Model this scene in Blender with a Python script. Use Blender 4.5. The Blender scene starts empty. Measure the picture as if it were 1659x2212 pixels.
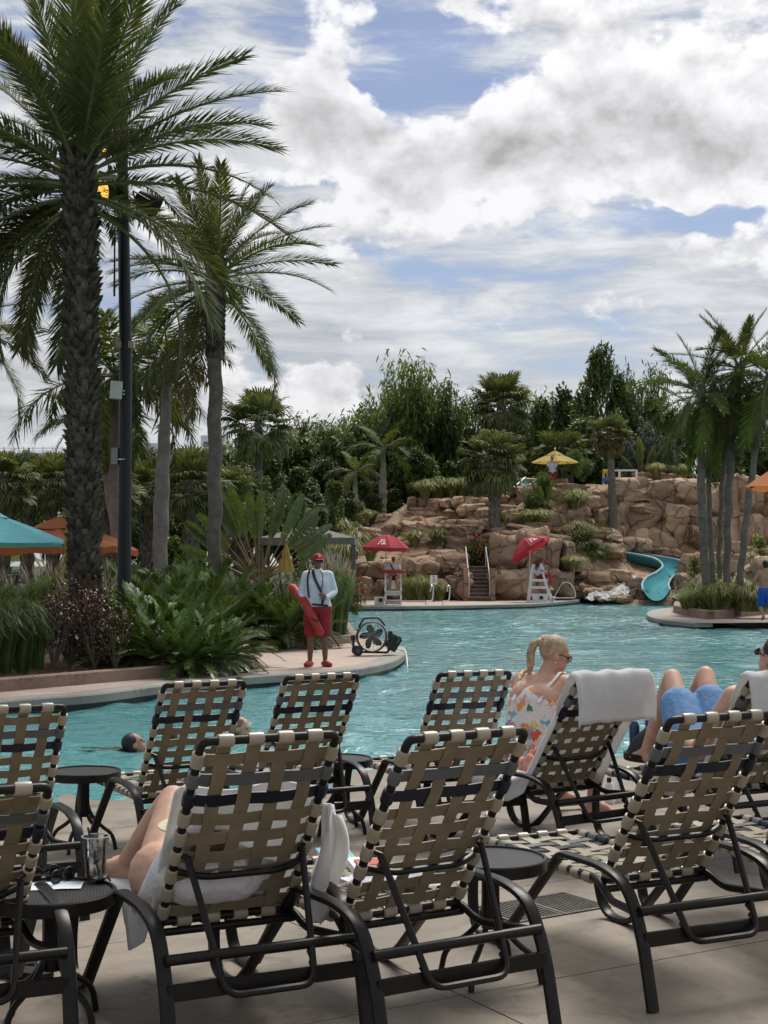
import bpy, bmesh, math, random
from mathutils import Vector, Matrix, Euler, noise as mnoise
R = math.radians
PI = math.pi
SC = bpy.context.scene
COL = SC.collection
rnd = random.Random(7)

# ------------------------------------------------------------------ camera
CAM_H = 1.64
F = 3068.0                      # focal length in pixels of a 1659 x 2212 picture
CX, CY, HZ = 829.5, 1106.0, 1218.0
PITCH = math.atan((HZ - CY) / F)
cam_d = bpy.data.cameras.new('camera')
cam = bpy.data.objects.new('camera', cam_d)
COL.objects.link(cam)
cam.location = (0, 0, CAM_H)
cam.rotation_euler = (PI / 2 + PITCH, 0, 0)
cam_d.sensor_fit = 'VERTICAL'
cam_d.sensor_height = 36.0
cam_d.lens = F / 2212.0 * 36.0
cam_d.clip_start = 0.1
cam_d.clip_end = 2000
SC.camera = cam

# ------------------------------------------------------------------ world, sun, exposure
SUN_EL, SUN_AZ = 56.0, 24.0     # azimuth from +Y towards +X
SUN_DIR = Vector((math.sin(R(SUN_AZ)) * math.cos(R(SUN_EL)), math.cos(R(SUN_AZ)) * math.cos(R(SUN_EL)), math.sin(R(SUN_EL))))
sun_d = bpy.data.lights.new('sun', 'SUN')
sun_d.energy = 1.7
sun_d.angle = R(28)
sun_d.color = (1.0, 0.95, 0.87)
sun = bpy.data.objects.new('sun', sun_d)
COL.objects.link(sun)
sun.rotation_euler = SUN_DIR.to_track_quat('Z', 'Y').to_euler()
SC.view_settings.view_transform = 'Standard'
SC.view_settings.look = 'None'
SC.view_settings.gamma = 1
SC.view_settings.exposure = 1.0
SC.cycles.use_denoising = True
SC.cycles.max_bounces = 5
SC.cycles.diffuse_bounces = 2
SC.cycles.glossy_bounces = 3
SC.cycles.transmission_bounces = 5
SC.cycles.transparent_max_bounces = 8
SC.cycles.caustics_reflective = False
SC.cycles.caustics_refractive = False


class NT:
    """small helper for node trees"""
    def __init__(self, tree):
        self.t = tree
        self.n = tree.nodes
        self.l = tree.links
    def new(self, typ, **kw):
        nd = self.n.new(typ)
        for k, v in kw.items():
            setattr(nd, k, v)
        return nd
    def put(self, sock, v):
        if v is None:
            return
        if isinstance(v, bpy.types.NodeSocket):
            self.l.new(v, sock)
        else:
            sock.default_value = v
    def m(self, op, a, b=None, c=None):
        nd = self.new('ShaderNodeMath', operation=op)
        for i, v in enumerate((a, b, c)):
            self.put(nd.inputs[i], v)
        return nd.outputs[0]
    def mix(self, fac, a, b, blend='MIX'):
        nd = self.new('ShaderNodeMix', data_type='RGBA', blend_type=blend)
        self.put(nd.inputs[0], fac)
        self.put(nd.inputs[6], a)
        self.put(nd.inputs[7], b)
        return nd.outputs[2]
    def noise(self, vec, scale, detail=4, rough=0.5, dist=0.0, dims='3D'):
        nd = self.new('ShaderNodeTexNoise', noise_dimensions=dims)
        if vec is not None:
            self.l.new(vec, nd.inputs['Vector'])
        nd.inputs['Scale'].default_value = scale
        nd.inputs['Detail'].default_value = detail
        nd.inputs['Roughness'].default_value = rough
        nd.inputs['Distortion'].default_value = dist
        return nd
    def smooth(self, v, lo, hi, a=0.0, b=1.0):
        nd = self.new('ShaderNodeMapRange', interpolation_type='SMOOTHSTEP')
        self.put(nd.inputs[0], v)
        for i, q in enumerate((lo, hi, a, b)):
            nd.inputs[i + 1].default_value = q
        return nd.outputs[0]
    def xyz(self, x, y, z=0.0):
        nd = self.new('ShaderNodeCombineXYZ')
        for i, v in enumerate((x, y, z)):
            self.put(nd.inputs[i], v)
        return nd.outputs[0]
    def ramp(self, fac, stops, interp='LINEAR'):
        nd = self.new('ShaderNodeValToRGB')
        cr = nd.color_ramp
        cr.interpolation = interp
        while len(cr.elements) < len(stops):
            cr.elements.new(0.5)
        for e, (p, c) in zip(cr.elements, stops):
            e.position = p
            e.color = (*c, 1)
        self.put(nd.inputs[0], fac)
        return nd.outputs[0]


def build_world():
    w = bpy.data.worlds.new('World')
    SC.world = w
    w.use_nodes = True
    w.cycles.sampling_method = 'MANUAL'
    w.cycles.sample_map_resolution = 256
    t = NT(w.node_tree)
    t.n.clear()
    out = t.new('ShaderNodeOutputWorld')
    bg = t.new('ShaderNodeBackground')
    bg.inputs['Strength'].default_value = 0.1
    sky = t.new('ShaderNodeTexSky', sky_type='NISHITA')
    sky.sun_disc = False
    sky.sun_elevation = R(SUN_EL)
    sky.sun_rotation = R(SUN_AZ)
    sky.air_density = 1.0
    sky.dust_density = 0.6
    tc = t.new('ShaderNodeTexCoord')
    sp = t.new('ShaderNodeSeparateXYZ')
    t.l.new(tc.outputs['Generated'], sp.inputs[0])
    az = t.m('ARCTAN2', sp.outputs[0], sp.outputs[1])
    el = t.m('ARCSINE', sp.outputs[2])
    # billowing warp of the direction before the cloud fields are looked up
    w0 = t.noise(t.xyz(az, t.m('MULTIPLY', el, 1.5), 3.1), 9.0, 4, 0.6)
    ws = t.new('ShaderNodeSeparateColor')
    t.l.new(w0.outputs['Color'], ws.inputs[0])
    wx = t.m('MULTIPLY', t.m('SUBTRACT', ws.outputs[0], 0.5), 0.11)
    wy = t.m('MULTIPLY', t.m('SUBTRACT', ws.outputs[1], 0.5), 0.08)
    az2 = t.m('ADD', az, wx)
    el2 = t.m('ADD', el, wy)

    def blob(x, y, rx, ry, amp, rot=0.0):
        a0, e0 = (x - CX) / F, (HZ - y) / F
        ca, sa = math.cos(rot), math.sin(rot)
        dx = t.m('SUBTRACT', az2, a0)
        dy = t.m('SUBTRACT', el2, e0)
        u = t.m('MULTIPLY', t.m('ADD', t.m('MULTIPLY', dx, ca), t.m('MULTIPLY', dy, sa)), F / rx)
        v = t.m('MULTIPLY', t.m('SUBTRACT', t.m('MULTIPLY', dy, ca), t.m('MULTIPLY', dx, sa)), F / ry)
        q = t.m('ADD', t.m('MULTIPLY', u, u), t.m('MULTIPLY', v, v))
        return t.m('MULTIPLY', t.m('EXPONENT', t.m('MULTIPLY', q, -1.0)), amp)

    def total(bl):
        s = blob(*bl[0])
        for b in bl[1:]:
            s = t.m('ADD', s, blob(*b))
        return s

    def cum(dy):
        e = t.m('ADD', el, dy)
        return t.noise(t.xyz(az, t.m('MULTIPLY', e, 1.35), 0.7), 11.5, 8, 0.57, 0.12).outputs[0]
    n1 = cum(0.0)
    n1u = cum(0.012)
    bias = total([(690, 260, 150, 140, 0.34), (860, 400, 210, 90, 0.22), (1080, 370, 240, 110, 0.28), (1330, 230, 260, 190, 0.24),
                  (1600, 330, 260, 260, 0.20), (1150, 60, 240, 90, 0.10), (880, 185, 130, 100, -0.46, 0.5), (560, 110, 110, 70, -0.12),
                  (1420, 500, 210, 34, -0.30, 0.06), (720, 440, 110, 40, -0.20), (880, 590, 150, 26, -0.22),
                  (690, 850, 110, 60, 0.40), (40, 900, 120, 60, 0.18), (780, 60, 180, 60, 0.06)])
    dens = t.m('ADD', n1, t.m('SUBTRACT', bias, 0.10))
    densu = t.m('ADD', n1u, t.m('SUBTRACT', bias, 0.10))
    fine = t.noise(t.xyz(az, t.m('MULTIPLY', el, 1.3), 5.2), 27.0, 7, 0.62, 0.1).outputs[0]
    dens = t.m('ADD', dens, t.m('MULTIPLY', t.m('SUBTRACT', fine, 0.5), 0.16))
    cmask = t.smooth(dens, 0.44, 0.53)
    mid = t.noise(t.xyz(az, t.m('MULTIPLY', el, 1.5), 8.4), 13.0, 3, 0.5).outputs[0]
    thick = t.smooth(t.m('ADD', dens, t.m('ADD', t.m('MULTIPLY', t.m('SUBTRACT', fine, 0.5), 0.35), t.m('MULTIPLY', t.m('SUBTRACT', mid, 0.5), 0.45))), 0.50, 1.0)
    relief = t.m('MULTIPLY', t.m('SUBTRACT', dens, densu), 4.2)
    lum = t.m('SUBTRACT', 4.65, t.m('MULTIPLY', thick, 1.9))
    lum = t.m('ADD', lum, t.m('MULTIPLY', relief, 2.2))
    lum = t.m('ADD', lum, t.m('MULTIPLY', t.m('SUBTRACT', fine, 0.5), 2.4))
    lum = t.m('MINIMUM', t.m('MAXIMUM', lum, 2.3), 5.0)
    # clouds are brighter towards the hidden sun
    dv = t.new('ShaderNodeVectorMath', operation='DOT_PRODUCT')
    t.l.new(tc.outputs['Generated'], dv.inputs[0])
    dv.inputs[1].default_value = SUN_DIR
    ds = t.m('MAXIMUM', dv.outputs['Value'], 0.0)
    glow = t.m('ADD', 0.74, t.m('MULTIPLY', t.m('MULTIPLY', ds, ds), 0.42))
    lum = t.m('MULTIPLY', lum, glow)
    # thin stretched layer, thicker towards the horizon
    st = t.noise(t.xyz(t.m('MULTIPLY', az, 0.9), t.m('MULTIPLY', el, 4.2), 9.3), 10.0, 7, 0.62, 0.35).outputs[0]
    st2 = t.noise(t.xyz(az, t.m('MULTIPLY', el, 1.6), 2.2), 5.0, 3, 0.5).outputs[0]
    low = t.smooth(el, 0.02, 0.32, 0.22, 0.06)
    sbias = t.m('ADD', low, t.m('ADD', t.m('MULTIPLY', t.m('SUBTRACT', st2, 0.5), 0.5),
                total([(1420, 500, 230, 30, -0.22, 0.06), (880, 585, 150, 22, -0.2), (880, 180, 130, 100, -0.25, 0.5), (1000, 700, 140, 70, -0.12),
                       (500, 470, 300, 200, 0.08), (620, 150, 120, 120, -0.10)])))
    smask = t.smooth(t.m('ADD', st, sbias), 0.37, 0.68, 0.10, 0.95)
    slum = t.m('ADD', 2.75, t.m('MULTIPLY', t.m('SUBTRACT', st, 0.35), 5.6))
    slum = t.m('MULTIPLY', t.m('MINIMUM', t.m('MAXIMUM', slum, 2.2), 4.7), glow)
    scol = t.new('ShaderNodeVectorMath', operation='SCALE')
    scol.inputs[0].default_value = (0.98, 1.0, 1.03)
    t.l.new(slum, scol.inputs[3])
    ccol = t.new('ShaderNodeVectorMath', operation='SCALE')
    ccol.inputs[0].default_value = (1.0, 1.0, 1.02)
    t.l.new(lum, ccol.inputs[3])
    blue = t.new('ShaderNodeVectorMath', operation='MULTIPLY')
    t.l.new(sky.outputs[0], blue.inputs[0])
    blue.inputs[1].default_value = (0.46, 0.44, 0.47)
    c = t.mix(smask, blue.outputs[0], scol.outputs[0])
    c = t.mix(cmask, c, ccol.outputs[0])
    t.l.new(c, bg.inputs['Color'])
    t.l.new(bg.outputs[0], out.inputs[0])


build_world()


# ------------------------------------------------------------------ pixel -> place
def ray(px, py):
    a, b = (px - CX) / F, (CY - py) / F
    c, s = math.cos(PITCH), math.sin(PITCH)
    return Vector((a, c - s * b, s + c * b))
def at(px, py, Y):
    """point in the direction of a pixel at distance Y along the view"""
    d = ray(px, py)
    k = Y / d.y
    return Vector((d.x * k, Y, CAM_H + d.z * k))
def gr(px, py, z=0.0):
    """point where the direction of a pixel meets the level z"""
    d = ray(px, py)
    k = (z - CAM_H) / d.z
    return Vector((d.x * k, d.y * k, z))
def ppm(Y):
    return F / Y


# ------------------------------------------------------------------ mesh helpers
class MB:
    def __init__(self):
        self.v, self.f, self.mi = [], [], []
    def add(self, vs, fs, mi=0):
        o = len(self.v)
        self.v.extend([tuple(p) for p in vs])
        for f in fs:
            self.f.append(tuple(i + o for i in f))
            self.mi.append(mi)
        return self
    def box(self, c, s, rot=None, mi=0, taper=1.0):
        hx, hy, hz = s[0] / 2, s[1] / 2, s[2] / 2
        vs = []
        for z in (-hz, hz):
            k = taper if z > 0 else 1.0
            for x, y in ((-hx, -hy), (hx, -hy), (hx, hy), (-hx, hy)):
                vs.append(Vector((x * k, y * k, z)))
        if rot is not None:
            M = rot if isinstance(rot, Matrix) else Euler(rot).to_matrix()
            vs = [M @ p for p in vs]
        c = Vector(c)
        return self.add([p + c for p in vs], [(0, 3, 2, 1), (4, 5, 6, 7), (0, 1, 5, 4), (1, 2, 6, 5), (2, 3, 7, 6), (3, 0, 4, 7)], mi)
    def sweep(self, pts, prof, closed=False, caps=True, up=None, mi=0, scale=None):
        """sweep a closed 2D profile [(side, up)] along points"""
        pts = [Vector(p) for p in pts]
        n, k = len(pts), len(prof)
        vs, fs = [], []
        nrm = Vector(up) if up is not None else None
        for i in range(n):
            a = pts[i - 1] if (i > 0 or closed) else pts[i]
            b = pts[(i + 1) % n] if (i < n - 1 or closed) else pts[i]
            tg = (b - a).normalized()
            if nrm is None:
                nrm = Vector((0, 0, 1)) if abs(tg.z) < 0.9 else Vector((1, 0, 0))
            if up is not None:
                nn = Vector(up)
                side = tg.cross(nn)
                if side.length < 1e-6:
                    side = Vector((1, 0, 0))
                side.normalize()
                nv = side.cross(tg).normalized()
            else:
                nv = (nrm - tg * nrm.dot(tg))
                if nv.length < 1e-6:
                    nv = tg.orthogonal()
                nv.normalize()
                nrm = nv
                side = tg.cross(nv).normalized()
            s = scale[i] if scale else 1.0
            for (u, w) in prof:
                vs.append(pts[i] + side * u * s + nv * w * s)
        m = n if closed else n - 1
        for i in range(m):
            for j in range(k):
                a, b = i * k + j, i * k + (j + 1) % k
                c, d = ((i + 1) % n) * k + (j + 1) % k, ((i + 1) % n) * k + j
                fs.append((a, b, c, d))
        if caps and not closed:
            fs.append(tuple(reversed(range(k))))
            fs.append(tuple(range((n - 1) * k, n * k)))
        return self.add(vs, fs, mi)
    def tube(self, pts, r, n=8, closed=False, caps=True, mi=0, up=None):
        sc = None
        if isinstance(r, (list, tuple)):
            sc, r0 = list(r), 1.0
        else:
            r0 = r
        prof = [(r0 * math.cos(2 * PI * i / n), r0 * math.sin(2 * PI * i / n)) for i in range(n)]
        return self.sweep(pts, prof, closed, caps, up, mi, sc)
    def lathe(self, prof, n=16, c=(0, 0, 0), mi=0, cap=True):
        c = Vector(c)
        vs, fs = [], []
        for (r, z) in prof:
            for j in range(n):
                a = 2 * PI * j / n
                vs.append(c + Vector((r * math.cos(a), r * math.sin(a), z)))
        for i in range(len(prof) - 1):
            for j in range(n):
                fs.append((i * n + j, i * n + (j + 1) % n, (i + 1) * n + (j + 1) % n, (i + 1) * n + j))
        if cap:
            fs.append(tuple(reversed(range(n))))
            fs.append(tuple(range((len(prof) - 1) * n, len(prof) * n)))
        return self.add(vs, fs, mi)
    def ball(self, c, r, n=12, m=8, rot=None, mi=0):
        if not isinstance(r, (tuple, list)):
            r = (r, r, r)
        c = Vector(c)
        M = None
        if rot is not None:
            M = rot if isinstance(rot, Matrix) else Euler(rot).to_matrix()
        vs = [Vector((0, 0, -r[2]))]
        for i in range(1, m):
            t = -PI / 2 + PI * i / m
            for j in range(n):
                a = 2 * PI * j / n
                vs.append(Vector((r[0] * math.cos(t) * math.cos(a), r[1] * math.cos(t) * math.sin(a), r[2] * math.sin(t))))
        vs.append(Vector((0, 0, r[2])))
        fs = []
        for j in range(n):
            fs.append((0, 1 + (j + 1) % n, 1 + j))
        for i in range(m - 2):
            for j in range(n):
                fs.append((1 + i * n + j, 1 + i * n + (j + 1) % n, 1 + (i + 1) * n + (j + 1) % n, 1 + (i + 1) * n + j))
        e = len(vs) - 1
        o = 1 + (m - 2) * n
        for j in range(n):
            fs.append((o + j, o + (j + 1) % n, e))
        if M is not None:
            vs = [M @ p for p in vs]
        return self.add([p + c for p in vs], fs, mi)
    def cone(self, a, b, ra, rb, n=10, mi=0):
        a, b = Vector(a), Vector(b)
        d = b - a
        if d.length < 1e-6:
            return self
        return self.tube([a, b], [ra, rb], n, mi=mi)
    def grid(self, P, mi=0, closed_u=False):
        """P[i][j] rows of points"""
        nu, nv = len(P), len(P[0])
        vs = [p for row in P for p in row]
        fs = []
        for i in range(nu if closed_u else nu - 1):
            for j in range(nv - 1):
                i2 = (i + 1) % nu
                fs.append((i * nv + j, i * nv + j + 1, i2 * nv + j + 1, i2 * nv + j))
        return self.add(vs, fs, mi)
    def mesh(self, name, mats, smooth=True, angle=40):
        me = bpy.data.meshes.new(name)
        me.from_pydata(self.v, [], self.f)
        if not isinstance(mats, (list, tuple)):
            mats = [mats]
        for m in mats:
            me.materials.append(m)
        if any(self.mi):
            me.polygons.foreach_set('material_index', self.mi)
        if smooth:
            me.polygons.foreach_set('use_smooth', [True] * len(me.polygons))
            if angle and angle < 180:
                me.set_sharp_from_angle(angle=R(angle))
        me.update()
        return me
    def build(self, name, mats, parent=None, smooth=True, angle=40, loc=None, rot=None):
        return link(name, self.mesh(name, mats, smooth, angle), parent, loc, rot)


def link(name, me, parent=None, loc=None, rot=None, scale=None):
    o = bpy.data.objects.new(name, me)
    COL.objects.link(o)
    if parent is not None:
        o.parent = parent
    if loc is not None:
        o.location = loc
    if rot is not None:
        o.rotation_euler = rot
    if scale is not None:
        o.scale = scale if hasattr(scale, '__len__') else (scale,) * 3
    return o
def tag(o, label=None, cat=None, group=None, kind=None):
    if label:
        o['label'] = label
    if cat:
        o['category'] = cat
    if group:
        o['group'] = group
    if kind:
        o['kind'] = kind
    return o
def thing(name, label, cat, loc=(0, 0, 0), rz=0.0, group=None):
    o = bpy.data.objects.new(name, None)
    COL.objects.link(o)
    o.location = loc
    o.rotation_euler = (0, 0, rz)
    o.empty_display_size = 0.1
    return tag(o, label, cat, group)
def copy_tree(o, parent=None, label=None, loc=None, rz=None):
    c = o.copy()
    COL.objects.link(c)
    c.parent = parent
    if label:
        c['label'] = label
    if loc is not None:
        c.location = loc
    if rz is not None:
        c.rotation_euler = (0, 0, rz)
    for ch in o.children:
        copy_tree(ch, c)
    return c
def lerp(a, b, t):
    return a + (b - a) * t
def interp(xs, ys, x):
    if x <= xs[0]:
        return ys[0]
    for i in range(len(xs) - 1):
        if x <= xs[i + 1]:
            return lerp(ys[i], ys[i + 1], (x - xs[i]) / (xs[i + 1] - xs[i]))
    return ys[-1]
def curve(pts, n=8):
    """Catmull-Rom through points"""
    P = [Vector(p) for p in pts]
    P = [P[0] * 2 - P[1]] + P + [P[-1] * 2 - P[-2]]
    out = []
    for i in range(1, len(P) - 2):
        for k in range(n):
            t = k / n
            a, b, c, d = P[i - 1], P[i], P[i + 1], P[i + 2]
            out.append(0.5 * ((2 * b) + (c - a) * t + (2 * a - 5 * b + 4 * c - d) * t * t + (3 * b - a - 3 * c + d) * t ** 3))
    out.append(P[-2])
    return out
def fillet(pts, rad, n=4):
    """polyline with rounded corners"""
    P = [Vector(p) for p in pts]
    out = [P[0]]
    for i in range(1, len(P) - 1):
        a, b, c = P[i - 1], P[i], P[i + 1]
        r = rad[i] if isinstance(rad, (list, tuple)) else rad
        r = min(r, (a - b).length * 0.49, (c - b).length * 0.49)
        p, q = b + (a - b).normalized() * r, b + (c - b).normalized() * r
        for k in range(n + 1):
            t = k / n
            out.append(p * (1 - t) ** 2 + b * 2 * t * (1 - t) + q * t * t)
    out.append(P[-1])
    return out


# ------------------------------------------------------------------ materials
MATS = {}
def mat(name, col, rough=0.6, metal=0.0, var=0.12, vscale=6.0, col2=None, bump=0.0, bscale=30.0, bdist=0.01, spec=0.5, transl=0.0, island=0.0,
        objrand=0.0, emit=None, estr=0.0, detail=4, sheen=0.0, coat=0.0, alpha=None, trans=0.0, ior=1.45, ttint=(1.25, 1.15, 0.55)):
    if name in MATS:
        return MATS[name]
    m = bpy.data.materials.new(name)
    MATS[name] = m
    m.use_nodes = True
    t = NT(m.node_tree)
    bs = m.node_tree.nodes['Principled BSDF']
    out = m.node_tree.nodes['Material Output']
    tc = t.new('ShaderNodeTexCoord')
    nz = t.noise(tc.outputs['Object'], vscale, detail, 0.6)
    c1 = tuple(max(0, c * (1 - var)) for c in col)
    c2 = col2 if col2 else tuple(min(1, c * (1 + var)) for c in col)
    f = t.smooth(nz.outputs[0], 0.3, 0.7)
    c = t.mix(f, (*c1, 1), (*c2, 1))
    if island or objrand:
        v = 1.0
        if island:
            g = t.new('ShaderNodeNewGeometry')
            v = t.m('ADD', t.m('MULTIPLY', t.m('SUBTRACT', g.outputs['Random Per Island'], 0.5), island * 2), 1.0)
        if objrand:
            oi = t.new('ShaderNodeObjectInfo')
            q = t.m('ADD', t.m('MULTIPLY', t.m('SUBTRACT', oi.outputs['Random'], 0.5), objrand * 2), 1.0)
            v = t.m('MULTIPLY', q, v)
        hs = t.new('ShaderNodeVectorMath', operation='SCALE')
        t.l.new(c, hs.inputs[0])
        t.put(hs.inputs[3], v)
        c = hs.outputs[0]
    t.l.new(c, bs.inputs['Base Color'])
    bs.inputs['Roughness'].default_value = rough
    bs.inputs['Metallic'].default_value = metal
    bs.inputs['Specular IOR Level'].default_value = spec
    bs.inputs['IOR'].default_value = ior
    if sheen:
        bs.inputs['Sheen Weight'].default_value = sheen
    if coat:
        bs.inputs['Coat Weight'].default_value = coat
    if trans:
        bs.inputs['Transmission Weight'].default_value = trans
    if emit:
        bs.inputs['Emission Color'].default_value = (*emit, 1)
        bs.inputs['Emission Strength'].default_value = estr
    if bump:
        nb = t.noise(tc.outputs['Object'], bscale, 6, 0.65)
        b = t.new('ShaderNodeBump')
        b.inputs['Strength'].default_value = bump
        b.inputs['Distance'].default_value = bdist
        t.l.new(nb.outputs[0], b.inputs['Height'])
        t.l.new(b.outputs[0], bs.inputs['Normal'])
    if transl:
        tr = t.new('ShaderNodeBsdfTranslucent')
        k = t.mix(1.0, c, (*ttint, 1), 'MULTIPLY')
        t.l.new(k, tr.inputs['Color'])
        ms = t.new('ShaderNodeMixShader')
        ms.inputs[0].default_value = transl
        t.l.new(bs.outputs[0], ms.inputs[1])
        t.l.new(tr.outputs[0], ms.inputs[2])
        t.l.new(ms.outputs[0], out.inputs['Surface'])
    return m


M_FRAME = mat('bronze_powder_coat', (0.013, 0.0105, 0.009), 0.36, var=0.2, vscale=20, bump=0.05, bscale=300, spec=0.32)
M_STRAP = mat('cream_vinyl_wrap', (0.37, 0.325, 0.24), 0.30, var=0.10, vscale=9, bump=0.06, bscale=120, spec=0.7)
M_STRAP_SHADE = mat('shaded_strap_vinyl', (0.235, 0.195, 0.132), 0.42, var=0.16, vscale=5, bump=0.08, bscale=90, transl=0.08, spec=0.4)  # same vinyl as the wraps; shade behind the back is put into the colour
M_STRAPG = mat('grey_vinyl_strap', (0.115, 0.125, 0.135), 0.42, var=0.10, vscale=9)
M_STRAPN = mat('navy_vinyl_strap', (0.010, 0.013, 0.028), 0.40, var=0.10, vscale=9)
M_WRAP = M_STRAP
M_TOWEL = mat('white_terry_towel', (0.85, 0.85, 0.85), 0.95, var=0.05, vscale=8, bump=0.5, bscale=260, bdist=0.004, spec=0.1, sheen=0.3, transl=0.38, ttint=(1, 1, 1))
M_SKIN = mat('skin_light', (0.56, 0.33, 0.235), 0.55, var=0.10, vscale=14, bump=0.05, bscale=120)
M_SKIN2 = mat('skin_tanned', (0.42, 0.22, 0.14), 0.55, var=0.10, vscale=14, bump=0.05, bscale=120)
M_SKIN3 = mat('skin_brown', (0.20, 0.10, 0.062), 0.5, var=0.10, vscale=14, bump=0.05, bscale=120)
M_WHITE = mat('white_paint', (0.78, 0.78, 0.76), 0.5, var=0.05, vscale=4)
M_BLACK = mat('black_plastic', (0.018, 0.018, 0.02), 0.45, var=0.2, vscale=10)
M_RED = mat('red_nylon', (0.40, 0.018, 0.030), 0.65, var=0.08, vscale=5)
M_STEEL = mat('polished_steel', (0.72, 0.72, 0.70), 0.22, 1.0, var=0.05)
# ------------------------------------------------------------------ ground, decks, water
def concrete(name, c1, c2, stain, rough=0.75, wet=0.0):
    m = bpy.data.materials.new(name)
    m.use_nodes = True
    t = NT(m.node_tree)
    bs = m.node_tree.nodes['Principled BSDF']
    g = t.new('ShaderNodeNewGeometry')
    p = g.outputs['Position']
    a = t.noise(p, 0.9, 7, 0.68, 0.7).outputs[0]
    b = t.noise(p, 5.0, 7, 0.7, 0.8).outputs[0]
    d = t.noise(p, 60.0, 4, 0.7).outputs[0]
    c = t.mix(t.smooth(a, 0.35, 0.65), (*c1, 1), (*c2, 1))
    c = t.mix(t.m('MULTIPLY', t.smooth(b, 0.50, 0.72), 0.7), c, (*stain, 1))
    c = t.mix(t.m('MULTIPLY', t.smooth(d, 0.45, 0.8), 0.35), c, (c1[0] * 0.55, c1[1] * 0.55, c1[2] * 0.55, 1))
    oi = t.new('ShaderNodeObjectInfo')
    v = t.m('ADD', t.m('MULTIPLY', oi.outputs['Random'], 0.16), 0.92)
    sc = t.new('ShaderNodeVectorMath', operation='SCALE')
    t.l.new(c, sc.inputs[0])
    t.l.new(v, sc.inputs[3])
    t.l.new(sc.outputs[0], bs.inputs['Base Color'])
    rr = t.smooth(a, 0.3, 0.7, rough - 0.14, rough + 0.08)
    t.l.new(rr, bs.inputs['Roughness'])
    bp = t.new('ShaderNodeBump')
    bp.inputs['Strength'].default_value = 0.35
    bp.inputs['Distance'].default_value = 0.006
    h = t.m('ADD', t.m('MULTIPLY', b, 0.7), t.m('MULTIPLY', d, 0.4))
    t.l.new(h, bp.inputs['Height'])
    t.l.new(bp.outputs[0], bs.inputs['Normal'])
    return m

M_DECK = concrete('sunwashed_tan_concrete', (0.190, 0.158, 0.120), (0.285, 0.243, 0.19), (0.105, 0.088, 0.068), 0.66)
M_DECK2 = concrete('pink_tan_concrete', (0.38, 0.29, 0.235), (0.46, 0.365, 0.30), (0.28, 0.215, 0.175), 0.8)
M_COPE = concrete('grey_coping_concrete', (0.25, 0.235, 0.205), (0.34, 0.32, 0.285), (0.17, 0.16, 0.145), 0.75)
M_KERB = concrete('brown_kerb_concrete', (0.24, 0.165, 0.125), (0.31, 0.225, 0.175), (0.15, 0.105, 0.085), 0.85)
M_JOINT_SHADE = mat('dark_joint_and_coping_shade', (0.012, 0.022, 0.024), 0.3, var=0.3, vscale=4)  # near-black wall: shade under the coping put into its colour; also fills slab joints
M_MULCH = mat('pine_straw_mulch', (0.055, 0.030, 0.019), 0.95, var=0.4, vscale=5, col2=(0.13, 0.068, 0.042), bump=0.9, bscale=30, bdist=0.05)
M_EARTH = mat('dark_garden_soil', (0.035, 0.03, 0.018), 0.95, var=0.4, vscale=0.4, col2=(0.05, 0.06, 0.025), bump=0.6, bscale=3, bdist=0.1)

def poly(name, pts, mt, parent=None, z=None, thick=0.0):
    bm = bmesh.new()
    vs = [bm.verts.new((p[0], p[1], p[2] if z is None else z)) for p in pts]
    f = bm.faces.new(vs)
    if f.normal.z < 0:
        f.normal_flip()
    bmesh.ops.triangulate(bm, faces=bm.faces[:])
    if thick:
        r = bmesh.ops.extrude_face_region(bm, geom=bm.faces[:])
        for e in r['geom']:
            if isinstance(e, bmesh.types.BMVert):
                e.co.z -= thick
        bmesh.ops.recalc_face_normals(bm, faces=bm.faces[:])
    me = bpy.data.meshes.new(name)
    bm.to_mesh(me)
    bm.free()
    me.materials.append(mt)
    return link(name, me, parent)

# one sheet to the horizon
g = MB()
g.add([(-900, -60, -0.95), (900, -60, -0.95), (900, 1500, -0.95), (-900, 1500, -0.95)], [(0, 1, 2, 3)])
tag(g.build('ground', M_EARTH), kind='structure')

E1, E2 = Vector((0.866, 0.5, 0)), Vector((-0.5, 0.866, 0))
T_SHORE, T_DIP = 10.68, 4.4
WATER_Z = -0.18
def deck_z(t):
    if t <= T_DIP:
        return 0.0
    q = (t - T_DIP)
    return -0.18 * q / (T_SHORE - T_DIP)
base = MB()
P = []
for s in (-14, 18):
    P.append([E1 * s + E2 * t + Vector((0, 0, deck_z(t) - 0.03)) for t in (-6, 4, T_DIP, T_SHORE + 6)])
base.grid(P)
near = tag(base.build('pool_deck', M_JOINT_SHADE), kind='structure')
tl = [-4.1, -2.3, -0.5, 1.3, 3.1, 4.6, 6.15, 7.7, 9.25]
si = 0
for k in range(len(tl) - 1):
    w = 2.6
    off = -13.0 + 0.4
    for j in range(11):
        s0, s1 = off + j * w + 0.004, off + (j + 1) * w - 0.004
        t0, t1 = tl[k] + 0.004, tl[k + 1] - 0.004
        b = MB()
        c = [E1 * s0 + E2 * t0, E1 * s1 + E2 * t0, E1 * s1 + E2 * t1, E1 * s0 + E2 * t1]
        c = [p + Vector((0, 0, deck_z(p.dot(E2)))) for p in c]
        b.add([p + Vector((0, 0, -0.025)) for p in c] + [p for p in c], [(4, 5, 6, 7), (0, 1, 5, 4), (1, 2, 6, 5), (2, 3, 7, 6), (3, 0, 4, 7)])
        b.build('slab', M_DECK, near, smooth=False)
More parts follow.
